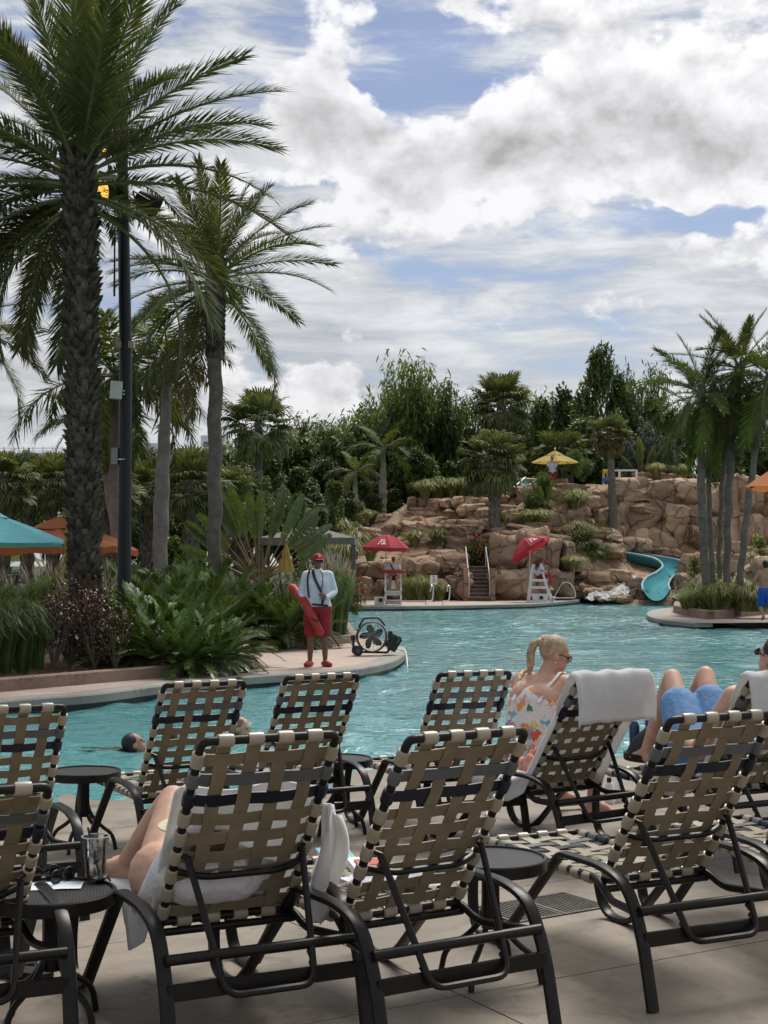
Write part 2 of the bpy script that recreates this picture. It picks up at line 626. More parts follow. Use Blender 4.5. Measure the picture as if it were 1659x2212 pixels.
for j in range(6):
    s0, s1 = -13 + j * 5.2 + 0.004, -13 + (j + 1) * 5.2 - 0.004
    b = MB()
    b.grid([[E1 * s + E2 * t + Vector((0, 0, deck_z(t))) for t in (9.258, T_SHORE, T_SHORE + 5)] for s in (s0, s1)])
    b.build('slab', M_DECK, near, smooth=False)


def build_water():
    m = bpy.data.materials.new('pool_water')
    m.use_nodes = True
    t = NT(m.node_tree)
    bs = m.node_tree.nodes['Principled BSDF']
    g = t.new('ShaderNodeNewGeometry')
    sp = t.new('ShaderNodeSeparateXYZ')
    t.l.new(g.outputs['Position'], sp.inputs[0])
    # deeper and greener water towards the middle of the pool, paler where the bottom comes up to the beach entry
    tt = t.m('ADD', t.m('MULTIPLY', sp.outputs[0], -0.5), t.m('MULTIPLY', sp.outputs[1], 0.866))
    shallow = t.smooth(tt, 10.4, 16.5, 1.0, 0.0)
    patch = t.noise(g.outputs['Position'], 0.25, 3, 0.5).outputs[0]
    c = t.mix(patch, (0.075, 0.245, 0.258, 1), (0.12, 0.305, 0.312, 1))
    c = t.mix(t.m('MULTIPLY', shallow, 0.55), c, (0.13, 0.38, 0.385, 1))
    t.l.new(c, bs.inputs['Base Color'])
    bs.inputs['Roughness'].default_value = 0.045
    bs.inputs['IOR'].default_value = 1.333
    mp = t.new('ShaderNodeMapping')
    mp.inputs['Rotation'].default_value = (0, 0, R(18))
    mp.inputs['Scale'].default_value = (0.6, 1.1, 1.0)
    t.l.new(g.outputs['Position'], mp.inputs['Vector'])
    w1 = t.noise(mp.outputs[0], 1.3, 3, 0.55, 1.0).outputs[0]
    w1 = t.m('POWER', t.m('SUBTRACT', 1.0, t.m('ABSOLUTE', t.m('SUBTRACT', t.m('MULTIPLY', w1, 2.0), 1.0))), 1.6)
    w2 = t.noise(mp.outputs[0], 4.2, 4, 0.62, 0.8).outputs[0]
    calm = t.smooth(t.noise(g.outputs['Position'], 0.12, 2, 0.5).outputs[0], 0.35, 0.65, 0.6, 1.15)
    h = t.m('MULTIPLY', t.m('ADD', t.m('MULTIPLY', w1, 0.55), t.m('MULTIPLY', w2, 0.5)), calm)
    bp = t.new('ShaderNodeBump')
    bp.inputs['Strength'].default_value = 1.0
    bp.inputs['Distance'].default_value = 0.10
    t.l.new(h, bp.inputs['Height'])
    t.l.new(bp.outputs[0], bs.inputs['Normal'])
    # real chop on the surface: many small crossing wave trains
    import numpy as np
    rg = np.random.default_rng(5)
    waves = []
    for i in range(34):
        lam = 0.32 * (5.5 ** rg.random())
        ang = R(75) + rg.normal(0, 0.75)
        waves.append((2 * PI / lam * math.cos(ang), 2 * PI / lam * math.sin(ang), rg.uniform(0, 2 * PI), 0.0052 * lam ** 0.9))
    def height(X, Y):
        H = np.zeros_like(X)
        Xw = X + 0.25 * np.sin(0.7 * Y + 0.4 * X)
        Yw = Y + 0.25 * np.sin(0.6 * X + 1.3)
        for kx, ky, ph, am in waves:
            H += am * np.sin(kx * Xw + ky * Yw + ph)
        gust = 0.75 + 0.35 * np.sin(0.21 * X + 0.5) * np.sin(0.17 * Y + 1.0)
        return H * gust
    verts, faces = [], []
    for (x0, x1, dx, y0, y1, dy) in ((-14, 16, 0.10, 7.5, 26, 0.085), (-34, 38, 0.25, 26, 74, 0.19)):
        xs, ys = np.arange(x0, x1 + dx * 0.5, dx), np.linspace(y0, y1, int((y1 - y0) / dy) + 1)
        X, Y = np.meshgrid(xs, ys)
        Z = WATER_Z + height(X, Y)
        o, n, m2 = len(verts), len(xs), len(ys)
        verts.extend(zip(X.ravel().tolist(), Y.ravel().tolist(), Z.ravel().tolist()))
        I = (np.arange(m2 - 1)[:, None] * n + np.arange(n - 1)[None, :]).ravel() + o
        faces.extend(zip(I.tolist(), (I + 1).tolist(), (I + n + 1).tolist(), (I + n).tolist()))
    me = bpy.data.meshes.new('pool_water')
    me.from_pydata(verts, [], faces)
    me.polygons.foreach_set('use_smooth', [True] * len(me.polygons))
    me.materials.append(m)
    tag(link('pool_water', me), kind='structure')
build_water()


def strip_wall(mb, pts, z0, z1, inset=0.0):
    """vertical wall under a line, pushed in to the left of the direction of travel"""
    P = [Vector(p) for p in pts]
    row0, row1 = [], []
    for i, p in enumerate(P):
        a, b = P[max(0, i - 1)], P[min(len(P) - 1, i + 1)]
        d = (b - a).normalized()
        nrm = Vector((-d.y, d.x, 0))
        q = p + nrm * inset
        row0.append(Vector((q.x, q.y, z0)))
        row1.append(Vector((q.x, q.y, z1)))
    mb.grid([row0, row1])

def resample(P, step):
    P = [Vector(p) for p in P]
    out, acc = [P[0]], 0.0
    for a, b in zip(P, P[1:]):
        L = (b - a).length
        if L == 0:
            continue
        d = step - acc
        while d <= L:
            out.append(a + (b - a) * (d / L))
            d += step
        acc = L - (d - step)
    if (out[-1] - P[-1]).length > step * 0.3:
        out.append(P[-1])
    return out

def coping(parent, line, width=0.34, h=0.115, piece=2.2, mt=None):
    """coping stones along a line; the deck lies on the left of the direction of travel"""
    L = resample(line, 0.2)
    per = max(2, int(piece / 0.2))
    i = 0
    while i < len(L) - 1:
        seg = L[i:i + per + 1]
        if len(seg) < 2:
            break
        seg = [Vector(p) for p in seg]
        d0 = (seg[1] - seg[0]).normalized()
        d1 = (seg[-1] - seg[-2]).normalized()
        seg[0] = seg[0] + d0 * 0.004
        seg[-1] = seg[-1] - d1 * 0.004
        b = MB()
        rows = []
        for k, p in enumerate(seg):
            a, c = seg[max(0, k - 1)], seg[min(len(seg) - 1, k + 1)]
            d = (c - a).normalized()
            n = Vector((-d.y, d.x, 0))
            o = p - n * 0.03
            q = p + n * width
            rows.append([Vector((q.x, q.y, -h)), Vector((o.x, o.y, -h)), Vector((o.x - 0.0, o.y, -0.018)), Vector((o.x + n.x * 0.018, o.y + n.y * 0.018, 0.004)), Vector((q.x, q.y, 0.004))])
        b.grid(rows)
        b.add(rows[0], [(0, 1, 2, 3, 4)])
        b.add(rows[-1], [(4, 3, 2, 1, 0)])
        b.build('coping_stone', mt or M_COPE, parent, smooth=True, angle=35)
        i += per

# --- the planted island on the left
isl = [gr(x, y) for x, y in ((-330, 1548), (0, 1514), (205, 1498), (346, 1480), (535, 1461), (702, 1451), (783, 1442), (842, 1429), (864, 1418), (875, 1407),
                             (868, 1397), (836, 1387), (790, 1374), (757, 1355), (742, 1335), (734, 1320), (732, 1311))]
isl_line = curve(isl, 6)
back = [Vector((-45, 56, 0)), Vector((-45, isl[0].y, 0))]
island = tag(poly('island_deck', [p for p in isl_line] + back, M_DECK2, z=0.0), kind='structure')
coping(island, isl_line[:66])
b = MB()
strip_wall(b, isl_line, -0.9, -0.10, 0.05)
b.build('waterline_wall', M_JOINT_SHADE, island)

M_KERB_T = M_KERB
def kerb(name, line, label, w=0.16, h=0.16, rad=0.25, z0=-0.01, piece=2.6):
    root = thing(name, label, 'kerb', line[0])
    root.location = (0, 0, 0)
    L = resample(fillet(line, rad, 5), 0.25)
    per = max(2, int(piece / 0.25))
    i = 0
    while i < len(L) - 1:
        seg = [Vector(p) for p in L[i:i + per + 1]]
        if len(seg) < 2:
            break
        seg[0] += (seg[1] - seg[0]).normalized() * 0.003
        seg[-1] -= (seg[-1] - seg[-2]).normalized() * 0.003
        b = MB()
        prof = [(-w / 2, z0), (w / 2, z0), (w / 2, h - 0.02), (w / 2 - 0.02, h), (-w / 2 + 0.02, h), (-w / 2, h - 0.02)]
        b.sweep(seg, prof, up=(0, 0, 1))
        b.build('kerb_stone', M_KERB, root, smooth=True, angle=30)
        i += per
    return root

kl = [gr(-330, 1524), gr(0, 1493), gr(333, 1464), gr(536, 1446), gr(527, 1407), gr(763, 1388), gr(757, 1372), gr(735, 1340), gr(728, 1318)]
kerb('planter_kerb', kl, 'long low brown kerb around the palm bed beside the lifeguard', h=0.17)
bed = tag(poly('planting_bed', [Vector((p.x - 0.05, p.y + 0.05, 0.11)) for p in kl] + [Vector((-20, 62, 0.11)), Vector((-60, 130, 0.11)), Vector((-60, 14, 0.11))], M_MULCH), kind='structure')
# loose pine straw on the bed near its edge
b = MB()
r2 = random.Random(3)
for i in range(4200):
    px = r2.uniform(-40, 535)
    edge = interp([0, 333, 536], [1493, 1464, 1446], px)
    p = gr(px, edge - r2.uniform(16, 52), 0.11)
    a, l = r2.uniform(0, PI), r2.uniform(0.06, 0.16)
    d = Vector((math.cos(a), math.sin(a), r2.uniform(-0.25, 0.35))) * l
    n = Vector((-math.sin(a), math.cos(a), 0)) * 0.006
    p.z += r2.uniform(0.005, 0.05)
    b.add([p - d / 2 - n, p - d / 2 + n, p + d / 2], [(0, 1, 2)])
M_STRAW = mat('dry_pine_needle', (0.16, 0.08, 0.045), 0.9, var=0.3, island=0.5)
tag(b.build('pine_straw', M_STRAW, smooth=False), 'loose brown pine straw over the palm bed', 'mulch', kind='stuff')

# --- far deck below the rocks
fd = [gr(x, y) for x, y in ((728, 1312.0), (763, 1310), (950, 1308.5), (1122, 1305), (1180, 1302.2), (1215, 1299.2), (1240, 1297.2), (1251, 1295.4), (1240, 1293.2), (1215, 1292))]
fd_line = curve(fd, 6)
far = tag(poly('far_deck', fd_line + [gr(1180, 1290.5), gr(728, 1290)], M_DECK2, z=0.0), kind='structure')
coping(far, fd_line, width=0.5, piece=3.0)
b = MB()
strip_wall(b, fd_line, -0.9, -0.10, 0.05)
b.build('waterline_wall', M_JOINT_SHADE, far)

# --- island on the right with its palm planter
ri = [gr(x, y) for x, y in ((1470, 1311), (1430, 1314.5), (1407, 1319), (1399, 1325), (1403, 1331), (1424, 1337), (1455, 1341), (1503, 1346))]
ri_line = curve(ri, 6)
beach = [gr(1560, 1350.5, -0.1), gr(1640, 1353.5, -0.14), gr(1900, 1362, -0.2)]
rdk = tag(poly('right_deck', [Vector((p.x, p.y, 0)) for p in ri_line] + [Vector((p.x, p.y, 0)) for p in [gr(1560, 1346)]] + [gr(1900, 1342), gr(1900, 1312), gr(1500, 1310)], M_DECK2), kind='structure')
coping(rdk, ri_line, width=0.5, piece=2.4)
b = MB()
strip_wall(b, ri_line, -0.9, -0.10, 0.05)
b.build('waterline_wall', M_JOINT_SHADE, rdk)
b = MB()
q0 = [gr(1490, 1344), gr(1560, 1346), gr(1900, 1342)]
q1 = [gr(1500, 1350.5, -0.22), gr(1600, 1356, -0.22), gr(1900, 1372, -0.24)]
b.grid([[p + Vector((0, 0, 0.002)) for p in q0], q1])
b.build('beach_slab', M_DECK2, rdk)
kr = [gr(1464, 1313.5), gr(1461, 1324), gr(1534, 1338.5), gr(1670, 1325.5), gr(1760, 1316)]
kerb('planter_kerb', kr, 'low brown kerb around the leaning palm cluster', w=0.22, h=0.26, rad=0.9)
poly('planting_soil', [p + Vector((0, 0, 0.2)) for p in kr] + [gr(1760, 1308) + Vector((0, 0, 0.2)), gr(1500, 1308) + Vector((0, 0, 0.2))], M_MULCH, rdk)
# ------------------------------------------------------------------ strap chaises and side tables
W_LEG, W_BACK = 0.75, 0.515          # over the legs, over the back frame
L_BACK, HINGE_Y, HINGE_Z = 0.81, 0.455, 0.385
BED_END = 1.40
TUBE = 0.0155

def ribbon_wrap(mb, c, axis, r, w, n=10):
    """sleeve of strap folded round a tube"""
    ax = Vector(axis).normalized()
    pts = [Vector(c) + ax * (w * k) for k in (-0.5, -0.46, -0.25, 0.25, 0.46, 0.5)]
    mb.tube(pts, [r * 0.86, r, r * 1.05, r * 1.05, r, r * 0.86], n)

def ribbon(mb, pts, width_dir, w, th=0.0035):
    """flat strap along points"""
    wd = Vector(width_dir).normalized() * (w / 2)
    P = [Vector(p) for p in pts]
    rows = []
    for i, p in enumerate(P):
        a, b = P[max(0, i - 1)], P[min(len(P) - 1, i + 1)]
        nrm = (b - a).cross(wd).normalized() * (th / 2)
        rows.append([p - wd - nrm, p + wd - nrm, p + wd + nrm, p - wd + nrm, p - wd - nrm])
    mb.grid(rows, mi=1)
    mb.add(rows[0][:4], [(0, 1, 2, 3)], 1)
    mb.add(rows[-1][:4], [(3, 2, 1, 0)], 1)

def lattice(root, O, D, N, length, width, n_cross, n_long, first, mats, pad_end, seed, sag=0.006, wrap_both=True):
    """woven straps in the plane through O spanned by D (along) and X (across); N is the normal"""
    rr = random.Random(seed)
    X = Vector((1, 0, 0))
    sw = 0.050
    xs = [(-0.5 + (k + 0.5) / n_long) * (width - 0.09) for k in range(n_long)]
    ys = [first + (length - first - pad_end) * k / (n_cross - 1) for k in range(n_cross)]
    out = []
    for k, x in enumerate(xs):
        b = MB()
        ribbon_wrap(b, O + X * x + D * length, X, TUBE + 0.0068, sw * 1.1)
        ribbon_wrap(b, O + X * x, X, TUBE + 0.0068, sw * 1.1)
        pts = [O + X * x + N * (TUBE * 0.2)]
        for j, y in enumerate(ys):
            s = 1 if (j + k) % 2 == 0 else -1
            bow = -sag * 4 * (y / length) * (1 - y / length)
            pts.append(O + X * (x + rr.uniform(-0.002, 0.002)) + D * y + N * (s * 0.0032 + bow))
        pts.append(O + X * x + D * length + N * (TUBE * 0.2))
        ribbon(b, curve(pts, 2), X, sw)
        out.append(('strap', b, mats[0]))
    for j, y in enumerate(ys):
        b = MB()
        m = mats[0]
        if len(mats) > 1 and j == len(ys) - 2:
            m = mats[1]
        if len(mats) > 2 and j == len(ys) - 3:
            m = mats[2]
        for s in (-1, 1):
            ribbon_wrap(b, O + X * (s * (width / 2 - TUBE)) + D * y, D, TUBE + 0.0068, sw * 1.12)
        pts = [O + X * (-width / 2 + TUBE) + D * y]
        for k, x in enumerate(xs):
            s = -1 if (j + k) % 2 == 0 else 1
            bow = -sag * 4 * (y / length) * (1 - y / length)
            pts.append(O + X * x + D * y + N * (s * 0.0032 + bow + rr.uniform(-0.001, 0.001)))
        pts.append(O + X * (width / 2 - TUBE) + D * y)
        ribbon(b, curve(pts, 2), D, sw)
        out.append(('strap', b, m))
    return out

CHAISE_CACHE = {}
def chaise_parts(recline, sag):
    """list of (name, mesh) for a chaise at a recline angle; origin between the rear feet, +Y towards the foot end, +X its right"""
    key = (round(recline, 2), round(sag, 3))
    if key in CHAISE_CACHE:
        return CHAISE_CACHE[key]
    ca, sa = math.cos(R(recline)), math.sin(R(recline))
    D = Vector((0, -ca, sa))                      # up the back
    N = Vector((0, sa, ca))                       # towards the sitter
    O = Vector((0, HINGE_Y, HINGE_Z))
    parts = []
    hw = W_BACK / 2 - TUBE
    # back frame: a U of tube
    b = MB()
    pts = [O + Vector((-hw, 0, 0)) - D * 0.03, O + Vector((-hw, 0, 0)) + D * L_BACK, O + Vector((hw, 0, 0)) + D * L_BACK, O + Vector((hw, 0, 0)) - D * 0.03]
    b.tube(fillet(pts, 0.028, 4), TUBE, 10)
    b.tube([O + Vector((-hw, 0, 0)), O + Vector((hw, 0, 0))], TUBE * 0.95, 10)
    # bowed brace across the back
    q = O + D * (L_BACK * 0.30)
    b.tube(fillet([q + Vector((-hw, 0, 0)), q + Vector((-hw + 0.10, 0, 0)) - N * 0.045, q + Vector((hw - 0.10, 0, 0)) - N * 0.045, q + Vector((hw, 0, 0))], 0.04, 4), TUBE * 0.8, 8)
    parts.append(('back_frame', b.mesh('back_frame', M_FRAME)))
    # bed frame with its dropped rails running back to the rear bar
    b = MB()
    for s in (-1, 1):
        b.tube(fillet([(s * (W_LEG / 2 - 0.035), 0.09, 0.335), (s * (hw + 0.035), 0.36, 0.325), (s * (hw + 0.02), 0.44, 0.37), (s * hw, 0.52, 0.385), (s * hw, BED_END, 0.395)], 0.06, 5), TUBE, 10)
    b.tube(fillet([(-hw, BED_END - 0.03, 0.395), (-hw, BED_END, 0.395), (hw, BED_END, 0.395), (hw, BED_END - 0.03, 0.395)], 0.02, 3), TUBE, 10)
    b.tube([(-hw, HINGE_Y + 0.05, 0.375), (hw, HINGE_Y + 0.05, 0.375)], TUBE, 10)
    b.tube([(-hw - 0.02, HINGE_Y - 0.01, 0.35), (hw + 0.02, HINGE_Y - 0.01, 0.35)], TUBE * 0.9, 10)
    parts.append(('bed_frame', b.mesh('bed_frame', M_FRAME)))
    # flat bar loops: rear leg, arm, diagonal, sled foot, front leg
    w2, t2 = 0.026, 0.0125
    prof = []
    for k in range(10):
        a = 2 * PI * k / 10
        prof.append((w2 * (abs(math.cos(a)) ** 0.6) * (1 if math.cos(a) > 0 else -1), t2 * (abs(math.sin(a)) ** 0.6) * (1 if math.sin(a) > 0 else -1)))
    for s in (-1, 1):
        b = MB()
        x = s * (W_LEG / 2 - 0.026)
        path = fillet([(x, -0.005, 0.0), (x, 0.055, 0.27), (x, 0.145, 0.435), (x, 0.30, 0.475), (x, 0.60, 0.478), (x, 1.085, 0.036)], [0, 0.16, 0.10, 0.12, 0.035, 0], 6)
        P = [Vector(p) for p in path]
        # planar sweep with the wide side across the chair
        rows = []
        for i, p in enumerate(P):
            a, c = P[max(0, i - 1)], P[min(len(P) - 1, i + 1)]
            tg = (c - a).normalized()
            nn = Vector((1, 0, 0)).cross(tg).normalized()
            rows.append([p + Vector((u, 0, 0)) + nn * v for (u, v) in prof] + [p + Vector((prof[0][0], 0, 0)) + nn * prof[0][1]])
        b.grid(rows)
        b.add(rows[0][:-1], [tuple(range(10))])
        path = fillet([(x, 1.02, 0.095), (x, 1.13, 0.0135), (x, 1.33, 0.016), (x * 0.97, 1.375, 0.20), (x * 0.9, 1.36, 0.39)], [0, 0.07, 0.14, 0.1, 0], 7)
        P = [Vector(p) for p in path]
        rows = []
        for i, p in enumerate(P):
            a, c = P[max(0, i - 1)], P[min(len(P) - 1, i + 1)]
            tg = (c - a).normalized()
            nn = Vector((1, 0, 0)).cross(tg).normalized()
            rows.append([p + Vector((u, 0, 0)) + nn * v for (u, v) in prof] + [p + Vector((prof[0][0], 0, 0)) + nn * prof[0][1]])
        b.grid(rows)
        b.add(rows[-1][:-1], [tuple(reversed(range(10)))])
        parts.append(('arm_and_legs', b.mesh('arm_and_legs', M_FRAME)))
    b = MB()
    b.tube([(-W_LEG / 2 + 0.03, 0.075, 0.345), (W_LEG / 2 - 0.03, 0.075, 0.345)], 0.0185, 10)
    parts.append(('rear_crossbar', b.mesh('rear_crossbar', M_FRAME)))
    b = MB()
    b.box((0, 0.05, 0.245), (W_LEG - 0.06, 0.022, 0.052))
    parts.append(('lower_crossbar', b.mesh('lower_crossbar', M_FRAME)))
    # prop bracket with notches
    b = MB()
    pv = O + D * (L_BACK * 0.40)
    xs = hw - 0.03
    bot_y, bot_z = 0.005, 0.225
    pts = []
    a0 = pv - N * 0.035
    pts = [(-xs, a0.y, a0.z), (-xs + 0.012, lerp(a0.y, bot_y, 0.22), lerp(a0.z, bot_z, 0.20)), (-xs + 0.055, bot_y, bot_z),
           (xs - 0.055, bot_y, bot_z), (xs - 0.012, lerp(a0.y, bot_y, 0.22), lerp(a0.z, bot_z, 0.20)), (xs, a0.y, a0.z)]
    b.tube(fillet(pts, [0, 0.05, 0.055, 0.055, 0.05, 0], 5), 0.0125, 8)
    for s in (-1, 1):
        b.tube([(s * (xs + 0.03), pv.y, pv.z), (s * (xs - 0.012), a0.y, a0.z)], 0.009, 8)
        for k in range(3):
            yy, zz = lerp(a0.y, bot_y, 0.72 + 0.07 * k), lerp(a0.z, bot_z, 0.70 + 0.085 * k)
            b.box((s * (xs - 0.048), yy + 0.018, zz), (0.006, 0.030, 0.016), rot=(R(35), 0, 0))
    parts.append(('prop_bracket', b.mesh('prop_bracket', M_FRAME)))
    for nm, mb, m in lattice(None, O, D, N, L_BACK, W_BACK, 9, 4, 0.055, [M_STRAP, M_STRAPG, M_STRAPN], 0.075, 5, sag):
        parts.append((nm, mb.mesh(nm, [m, M_STRAP_SHADE if m == M_STRAP else m])))
    bo = Vector((0, HINGE_Y + 0.05, 0.376))
    bd = (Vector((0, BED_END, 0.395)) - bo)
    bl = bd.length
    bd.normalize()
    for nm, mb, m in lattice(None, bo, bd, Vector((0, 0, 1)), bl, W_BACK, 10, 4, 0.06, [M_STRAP, M_STRAPG, M_STRAPN], 0.075, 9, 0.012):
        parts.append((nm, mb.mesh(nm, [m, m])))
    CHAISE_CACHE[key] = parts
    return parts

CHAISES = {}
def chaise(key, left_foot, yaw, label, recline=56, sag=0.006):
    """left_foot = ground point of the rear left leg, yaw = degrees turned to the left of straight ahead"""
    r = Vector((math.cos(R(yaw)), math.sin(R(yaw)), 0))
    u = Vector((-math.sin(R(yaw)), math.cos(R(yaw)), 0))
    p = Vector((left_foot[0], left_foot[1], 0)) + r * (W_LEG / 2)
    p.z = deck_z(p.dot(E2))
    q = p + u * 1.25
    root = thing('strap_chaise', label, 'lounge chair', p, 0, 'strap chaises set out in two rows on the deck')
    root.rotation_euler = (math.atan2(deck_z(q.dot(E2)) - p.z, 1.25), 0, R(yaw))
    for nm, me in chaise_parts(recline, sag):
        link(nm, me, root)
    CHAISES[key] = root
    return root
def chaise_by_top(key, px, py, yaw, label, recline=55, sag=0.006, right=False, zg=-0.1):
    """place a chaise from the pixel of its back's top left (or right) corner"""
    ca, sa = math.cos(R(recline)), math.sin(R(recline))
    zt = HINGE_Z + L_BACK * sa + TUBE
    yt = HINGE_Y - L_BACK * ca
    u = Vector((-math.sin(R(yaw)), math.cos(R(yaw)), 0))
    r = Vector((math.cos(R(yaw)), math.sin(R(yaw)), 0))
    s = 1 if right else -1
    for k in range(4):
        P = gr(px, py, zt + zg)
        c = P - u * yt - r * (s * (W_BACK / 2))
        zg = deck_z(c.dot(E2))
    lf = c - r * (W_LEG / 2)
    return chaise(key, (lf.x, lf.y), yaw, label, recline, sag)
def cmat(key):
    o = CHAISES[key]
    return Matrix.Translation(o.location) @ o.rotation_euler.to_matrix().to_4x4()
def loc(key, x, y, z):
    """chaise coordinates -> world"""
    return cmat(key) @ Vector((x, y, z))

chaise_by_top('A', 120, 1694, 24, 'strap chaise cut by the frame edge, beside the table with the plastic cup', 42, right=True)
chaise('B', (-0.705, 4.60), 26, 'strap chaise holding a reclining woman with bare knees and a white towel', sag=0.02)
chaise('C', (-0.02, 4.66), 31, 'strap chaise with a paperback book and papers lying on its seat')
chaise('D', (0.96, 5.26), 25.5, 'empty strap chaise standing in front of the floor drain')
chaise('E', (1.64, 5.66), 18, 'strap chaise mostly out of view beside the empty chaise by the drain')
chaise_by_top('F', 150, 1521, 26, 'empty strap chaise next to the side table nearest the floating swimmer', 52, right=True)
chaise_by_top('G', 353, 1476, 28, 'empty strap chaise directly in front of the floating swimmer', 55)
chaise_by_top('H', 617, 1460, 27, 'empty strap chaise below the standing lifeguard and the fan', 55)
chaise_by_top('I', 948, 1453, 22, 'empty strap chaise right behind the blonde woman', 55)
chaise_by_top('J', 1254, 1464, 34, 'strap chaise with a white towel thrown over its back, beside the blonde woman', 54)
chaise_by_top('K', 1625, 1464, 26, 'strap chaise on which the man in blue shorts lies', 54)

# ---- round side tables
def table_proto():
    parts = []
    b = MB()
    rr, h = 0.228, 0.475
    b.lathe([(rr - 0.004, h - 0.042), (rr, h - 0.038), (rr, h + 0.004), (rr - 0.004, h + 0.008), (rr - 0.014, h + 0.008), (rr - 0.018, h + 0.002), (rr - 0.018, h - 0.012), (rr - 0.02, h - 0.042)], 48, cap=False)
    parts.append(('rim', b.mesh('rim', M_FRAME)))
    parts.append(('table_top', None))
    b = MB()
    b.lathe([(0.036, 0.20), (0.036, h - 0.03)], 16)
    b.lathe([(0.09, h - 0.035), (0.09, h - 0.022)], 16)
    parts.append(('column', b.mesh('column', M_FRAME)))
    b = MB()
    b.tube(fillet([(0.024, 0, h - 0.06), (0.028, 0, 0.24), (0.10, 0, 0.155), (0.195, 0, 0.10), (0.215, 0, 0.0)], 0.06, 5), 0.0125, 8)
    parts.append(('leg', b.mesh('leg', M_FRAME)))
    # embossed top: a disc with a woven diamond relief cut by the material
    b = MB()
    b.lathe([(0.001, h), (0.211, h)], 48, cap=False)
    mt = bpy.data.materials.new('embossed_bronze_top')
    mt.use_nodes = True
    t = NT(mt.node_tree)
    bs = mt.node_tree.nodes['Principled BSDF']
    tc = t.new('ShaderNodeTexCoord')
    mp = t.new('ShaderNodeMapping')
    mp.inputs['Rotation'].default_value = (0, 0, R(45))
    t.l.new(tc.outputs['Object'], mp.inputs['Vector'])
    br = t.new('ShaderNodeTexBrick')
    t.l.new(mp.outputs[0], br.inputs['Vector'])
    br.inputs['Scale'].default_value = 30
    br.inputs['Mortar Size'].default_value = 0.12
    br.inputs['Mortar Smooth'].default_value = 0.6
    bp = t.new('ShaderNodeBump')
    bp.inputs['Strength'].default_value = 1.0
    bp.inputs['Distance'].default_value = 0.006
    t.l.new(br.outputs['Fac'], bp.inputs['Height'])
    t.l.new(bp.outputs[0], bs.inputs['Normal'])
    bs.inputs['Base Color'].default_value = (0.03, 0.027, 0.025, 1)
    bs.inputs['Roughness'].default_value = 0.42
    top = b.mesh('table_top', mt)
    parts[1] = ('table_top', top)
    return parts
TP = table_proto()
def side_table(p, rz, label):
    root = thing('side_table', label, 'table', p, rz, 'round side tables between the chaises')
    for nm, me in TP:
        if nm == 'leg':
            for k in range(4):
                link('leg', me, root, rot=(0, 0, k * PI / 2 + PI / 4))
        else:
            link(nm, me, root)
    return root

def table_at(X, Y, rz, label):
    return side_table(Vector((X, Y, deck_z(Vector((X, Y, 0)).dot(E2)))), rz, label)
TB = table_at(-1.195, 5.17, R(10), 'round side table carrying the plastic cup and sunglasses')
table_at(0.425, 5.72, R(20), 'round side table between the book chaise and the empty chaise by the drain')
table_at(-1.86, 8.85, R(33), 'round side table between two empty chaises, just before the floating swimmer')
table_at(-0.30, 9.35, R(12), 'round side table half hidden behind the chaise below the lifeguard')
TK = table_at(1.81, 9.42, R(5), 'round side table carrying the navy bag and blue tumblers')
# ------------------------------------------------------------------ vegetation
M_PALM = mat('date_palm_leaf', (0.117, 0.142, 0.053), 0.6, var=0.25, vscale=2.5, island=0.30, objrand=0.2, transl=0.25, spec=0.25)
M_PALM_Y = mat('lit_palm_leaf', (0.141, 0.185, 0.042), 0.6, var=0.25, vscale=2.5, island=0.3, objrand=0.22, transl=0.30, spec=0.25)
M_FAN = mat('fan_palm_leaf', (0.138, 0.169, 0.064), 0.6, var=0.25, vscale=2.5, island=0.25, objrand=0.3, transl=0.22, spec=0.25)
M_FAN_Y = mat('yellowing_fan_leaf', (0.135, 0.135, 0.035), 0.5, var=0.35, vscale=2.0, col2=(0.20, 0.15, 0.04), island=0.3, objrand=0.25, transl=0.25)
M_CYCAD = mat('cycad_leaf', (0.103, 0.164, 0.043), 0.32, var=0.25, vscale=3, island=0.25, objrand=0.35, transl=0.16)
M_ARECA = mat('areca_leaf', (0.091, 0.143, 0.042), 0.6, var=0.25, vscale=3, island=0.3, objrand=0.35, transl=0.2, spec=0.25)
M_LEAF = mat('tree_leaf_dark', (0.090, 0.139, 0.035), 0.45, var=0.35, vscale=0.8, island=0.4, objrand=0.3, transl=0.34)
M_LEAF2 = mat('tree_leaf_mid', (0.113, 0.160, 0.041), 0.45, var=0.35, vscale=0.8, island=0.4, objrand=0.3, transl=0.36)
M_LEAF3 = mat('shrub_leaf_red', (0.06, 0.05, 0.025), 0.4, var=0.4, vscale=5, col2=(0.10, 0.028, 0.018), island=0.5, transl=0.15)
M_LEAF4 = mat('silver_shrub_leaf', (0.11, 0.14, 0.115), 0.5, var=0.3, vscale=2, island=0.4, transl=0.15)
M_GRASS = mat('ornamental_grass', (0.235, 0.255, 0.080), 0.5, var=0.25, vscale=3, island=0.4, objrand=0.25, transl=0.25)
M_GRASSD = mat('ornamental_grass_dark', (0.108, 0.166, 0.043), 0.5, var=0.25, vscale=3, island=0.4, objrand=0.3, transl=0.34)
M_PLUME = mat('grass_plume', (0.52, 0.46, 0.38), 0.8, var=0.15, island=0.2, transl=0.3)
M_RACH = mat('palm_midrib', (0.14, 0.15, 0.06), 0.5, var=0.2)
M_TRUNKD = mat('date_trunk', (0.075, 0.062, 0.050), 0.95, var=0.35, vscale=7, col2=(0.16, 0.14, 0.115), bump=0.8, bscale=25, bdist=0.03, island=0.5)
M_TRUNKG = mat('grey_ringed_trunk', (0.150, 0.132, 0.115), 0.9, var=0.25, vscale=5, bump=0.5, bscale=22, bdist=0.02)
